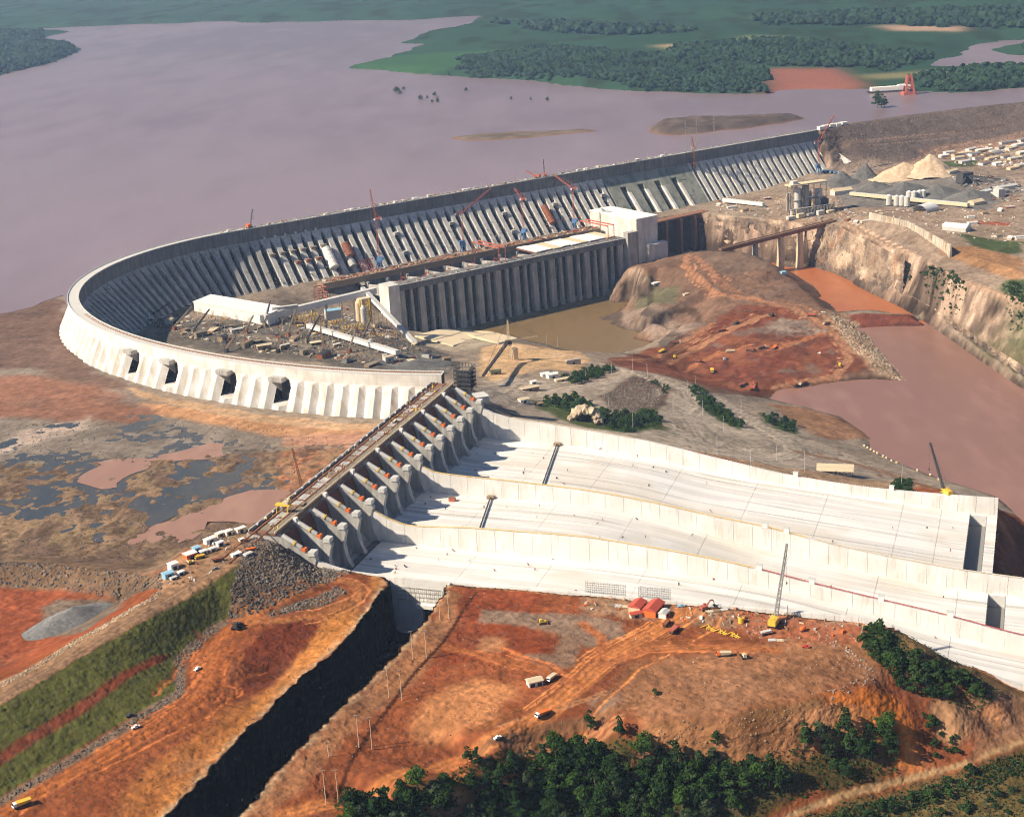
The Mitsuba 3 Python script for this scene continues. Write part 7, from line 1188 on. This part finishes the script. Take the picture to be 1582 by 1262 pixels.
rocks('stones', rscatter(NEAR, 7.0, 51), .2, .5, 'soil_stone', 'small dark stones strewn over the red plain', 21); rocks('stones', rscatter(NEAR, 10, 52), .2, .5, 'rock_tan', 'small pale stones strewn over the red plain', 22)
rocks('stones', rscatter([(0, 1250), (270, 1080), (290, 1020), (400, 960), (560, 920), (600, 905), (440, 1072), (250, 1262)], 7.0, 53), .2, .55, 'soil_stone', 'dark stones strewn over the earth left of the canal', 23)
rocks('spoil', rscatter([(1000, 1122), (1130, 1112), (1285, 1087), (1285, 1110), (1230, 1160), (1150, 1180), (1000, 1178)], 2.8, 54), .3, .9, 'soil_tan', 'spoil lumps on the tan bluff under the plain', 24)
rocks('rubble', rscatter([(1250, 985), (1290, 990), (1355, 1035), (1350, 1060), (1280, 1085), (1265, 1078), (1335, 1045), (1300, 1005)], 2.6, 40), .35, 1.0, 'rubble_stone', 'pale rubble along the rim of the brown plain', 10)
rocks('rubble', rscatter([(600, 905), (700, 910), (560, 1060), (360, 1262), (240, 1262), (430, 1075)], 7.0, 41), .3, .9, 'rock_tan', 'loose pale stones along both rims of the canal', 11)
rocks('forebay_debris', rscatter([(0, 660), (200, 640), (430, 660), (560, 690), (480, 760), (380, 820), (230, 870), (0, 860)], 6.0, 42, 20), .25, .9, 'rock', 'dark debris and stumps strewn over the forebay mud', 12)
# far woods: one mass of crowns per wood
WOODS = [([(735, 92), (830, 76), (930, 86), (1000, 96), (1100, 105), (1180, 112), (1178, 143), (1100, 142), (1010, 138), (930, 132), (880, 127), (760, 117), (700, 112)], 13, 'dark wood on the near shore beyond the reservoir'), ([(-60, 55), (0, 51), (60, 50), (75, 66), (112, 71), (126, 79), (95, 88), (40, 104), (0, 117), (-60, 130)], 15, 'dark wooded point at the left edge of the reservoir'), ([(1030, 78), (1130, 72), (1200, 66), (1320, 76), (1400, 84), (1440, 86), (1400, 95), (1330, 106), (1180, 110), (1050, 100)], 16, 'dark woods behind the red clearing'), ([(1400, 117), (1480, 108), (1582, 100), (1700, 92), (1700, 130), (1582, 137), (1420, 141)], 14, 'woods along the right shore of the reservoir'), ([(1150, 32), (1300, 30), (1582, 26), (1700, 22), (1700, 46), (1582, 52), (1300, 46), (1180, 46)], 24, 'far dark woods near the top right'), ([(760, 42), (900, 44), (1100, 52), (1020, 60), (860, 58)], 26, 'scattered far woods in the fields'), ([(1335, 105), (1410, 95), (1408, 104), (1360, 112)], 17, 'small wood by the lilac inlet'), ([(1545, 76), (1640, 72), (1640, 84), (1582, 82)], 22, 'small wooded islet at the right edge')]
ICS = trimesh.creation.icosphere(1, 1.0)
for i, (px, sp_, lab) in enumerate(WOODS):
    Pw = np.array([v2(at(x, y, 195)) for x, y in px]); g = np.random.default_rng(60 + i); b0, b1 = Pw.min(0), Pw.max(0); n = int((b1 - b0).prod() / sp_ ** 2); Q = g.uniform(b0, b1, (n, 2)); Q = Q[inside(Pw, Q[:, 0] + nz(Q[:, 0], Q[:, 1], 160, 71) * 150, Q[:, 1] + nz(Q[:, 0], Q[:, 1], 160, 72) * 150)]; z = GF.sample(ZF, Q[:, 0], Q[:, 1]); k = z > 189.5; Q, z = Q[k], z[k]; n = len(Q)
    if n == 0: continue
    r = sp_ * g.uniform(.28, .75, n); V = np.array(ICO.vertices)[None] * r[:, None, None] * g.uniform(.6, 1.3, (n, 12, 1)) * np.array([1, 1, .9]) + np.c_[Q, z + r * .6][:, None]; F = np.array(ICO.faces)[None] + (np.arange(n) * 12)[:, None, None]
    obj('far_wood', (V.reshape(-1, 3), F.reshape(-1, 3)), 'far_leaf', label=lab, kind='stuff')

tufts('undergrowth', [(1215, 1292), (1300, 1248), (1400, 1226), (1480, 1205), (1582, 1165), (1620, 1185), (1500, 1228), (1380, 1258), (1300, 1300)], 1.7, 'leaf_dark', 'dark green scrub along the lower right road', 1.25, 15)
tufts('undergrowth', [(1345, 972), (1372, 978), (1420, 1020), (1500, 1050), (1540, 1085), (1500, 1096), (1440, 1085), (1390, 1066), (1350, 1020)], 1.7, 'leaf_mid', 'green scrub strip on the hill beside the near chute', 1.0, 16)
tufts('undergrowth', [(830, 620), (890, 613), (940, 641), (1012, 640), (1025, 655), (960, 668), (920, 652), (880, 637)], 2.6, 'leaf_mid', 'green scrub on the bank behind the far chute wall', 1.3, 17)
tufts('undergrowth', [(1420, 430), (1488, 433), (1495, 452), (1480, 490), (1452, 480), (1430, 452)], 4.0, 'leaf_mid', 'creepers in the green streak on the channel wall', 2.2, 18)
tufts('undergrowth', [(1545, 440), (1600, 440), (1600, 520), (1560, 510)], 4.5, 'leaf_pale', 'scrub on the slope at the right edge', 2.0, 19)
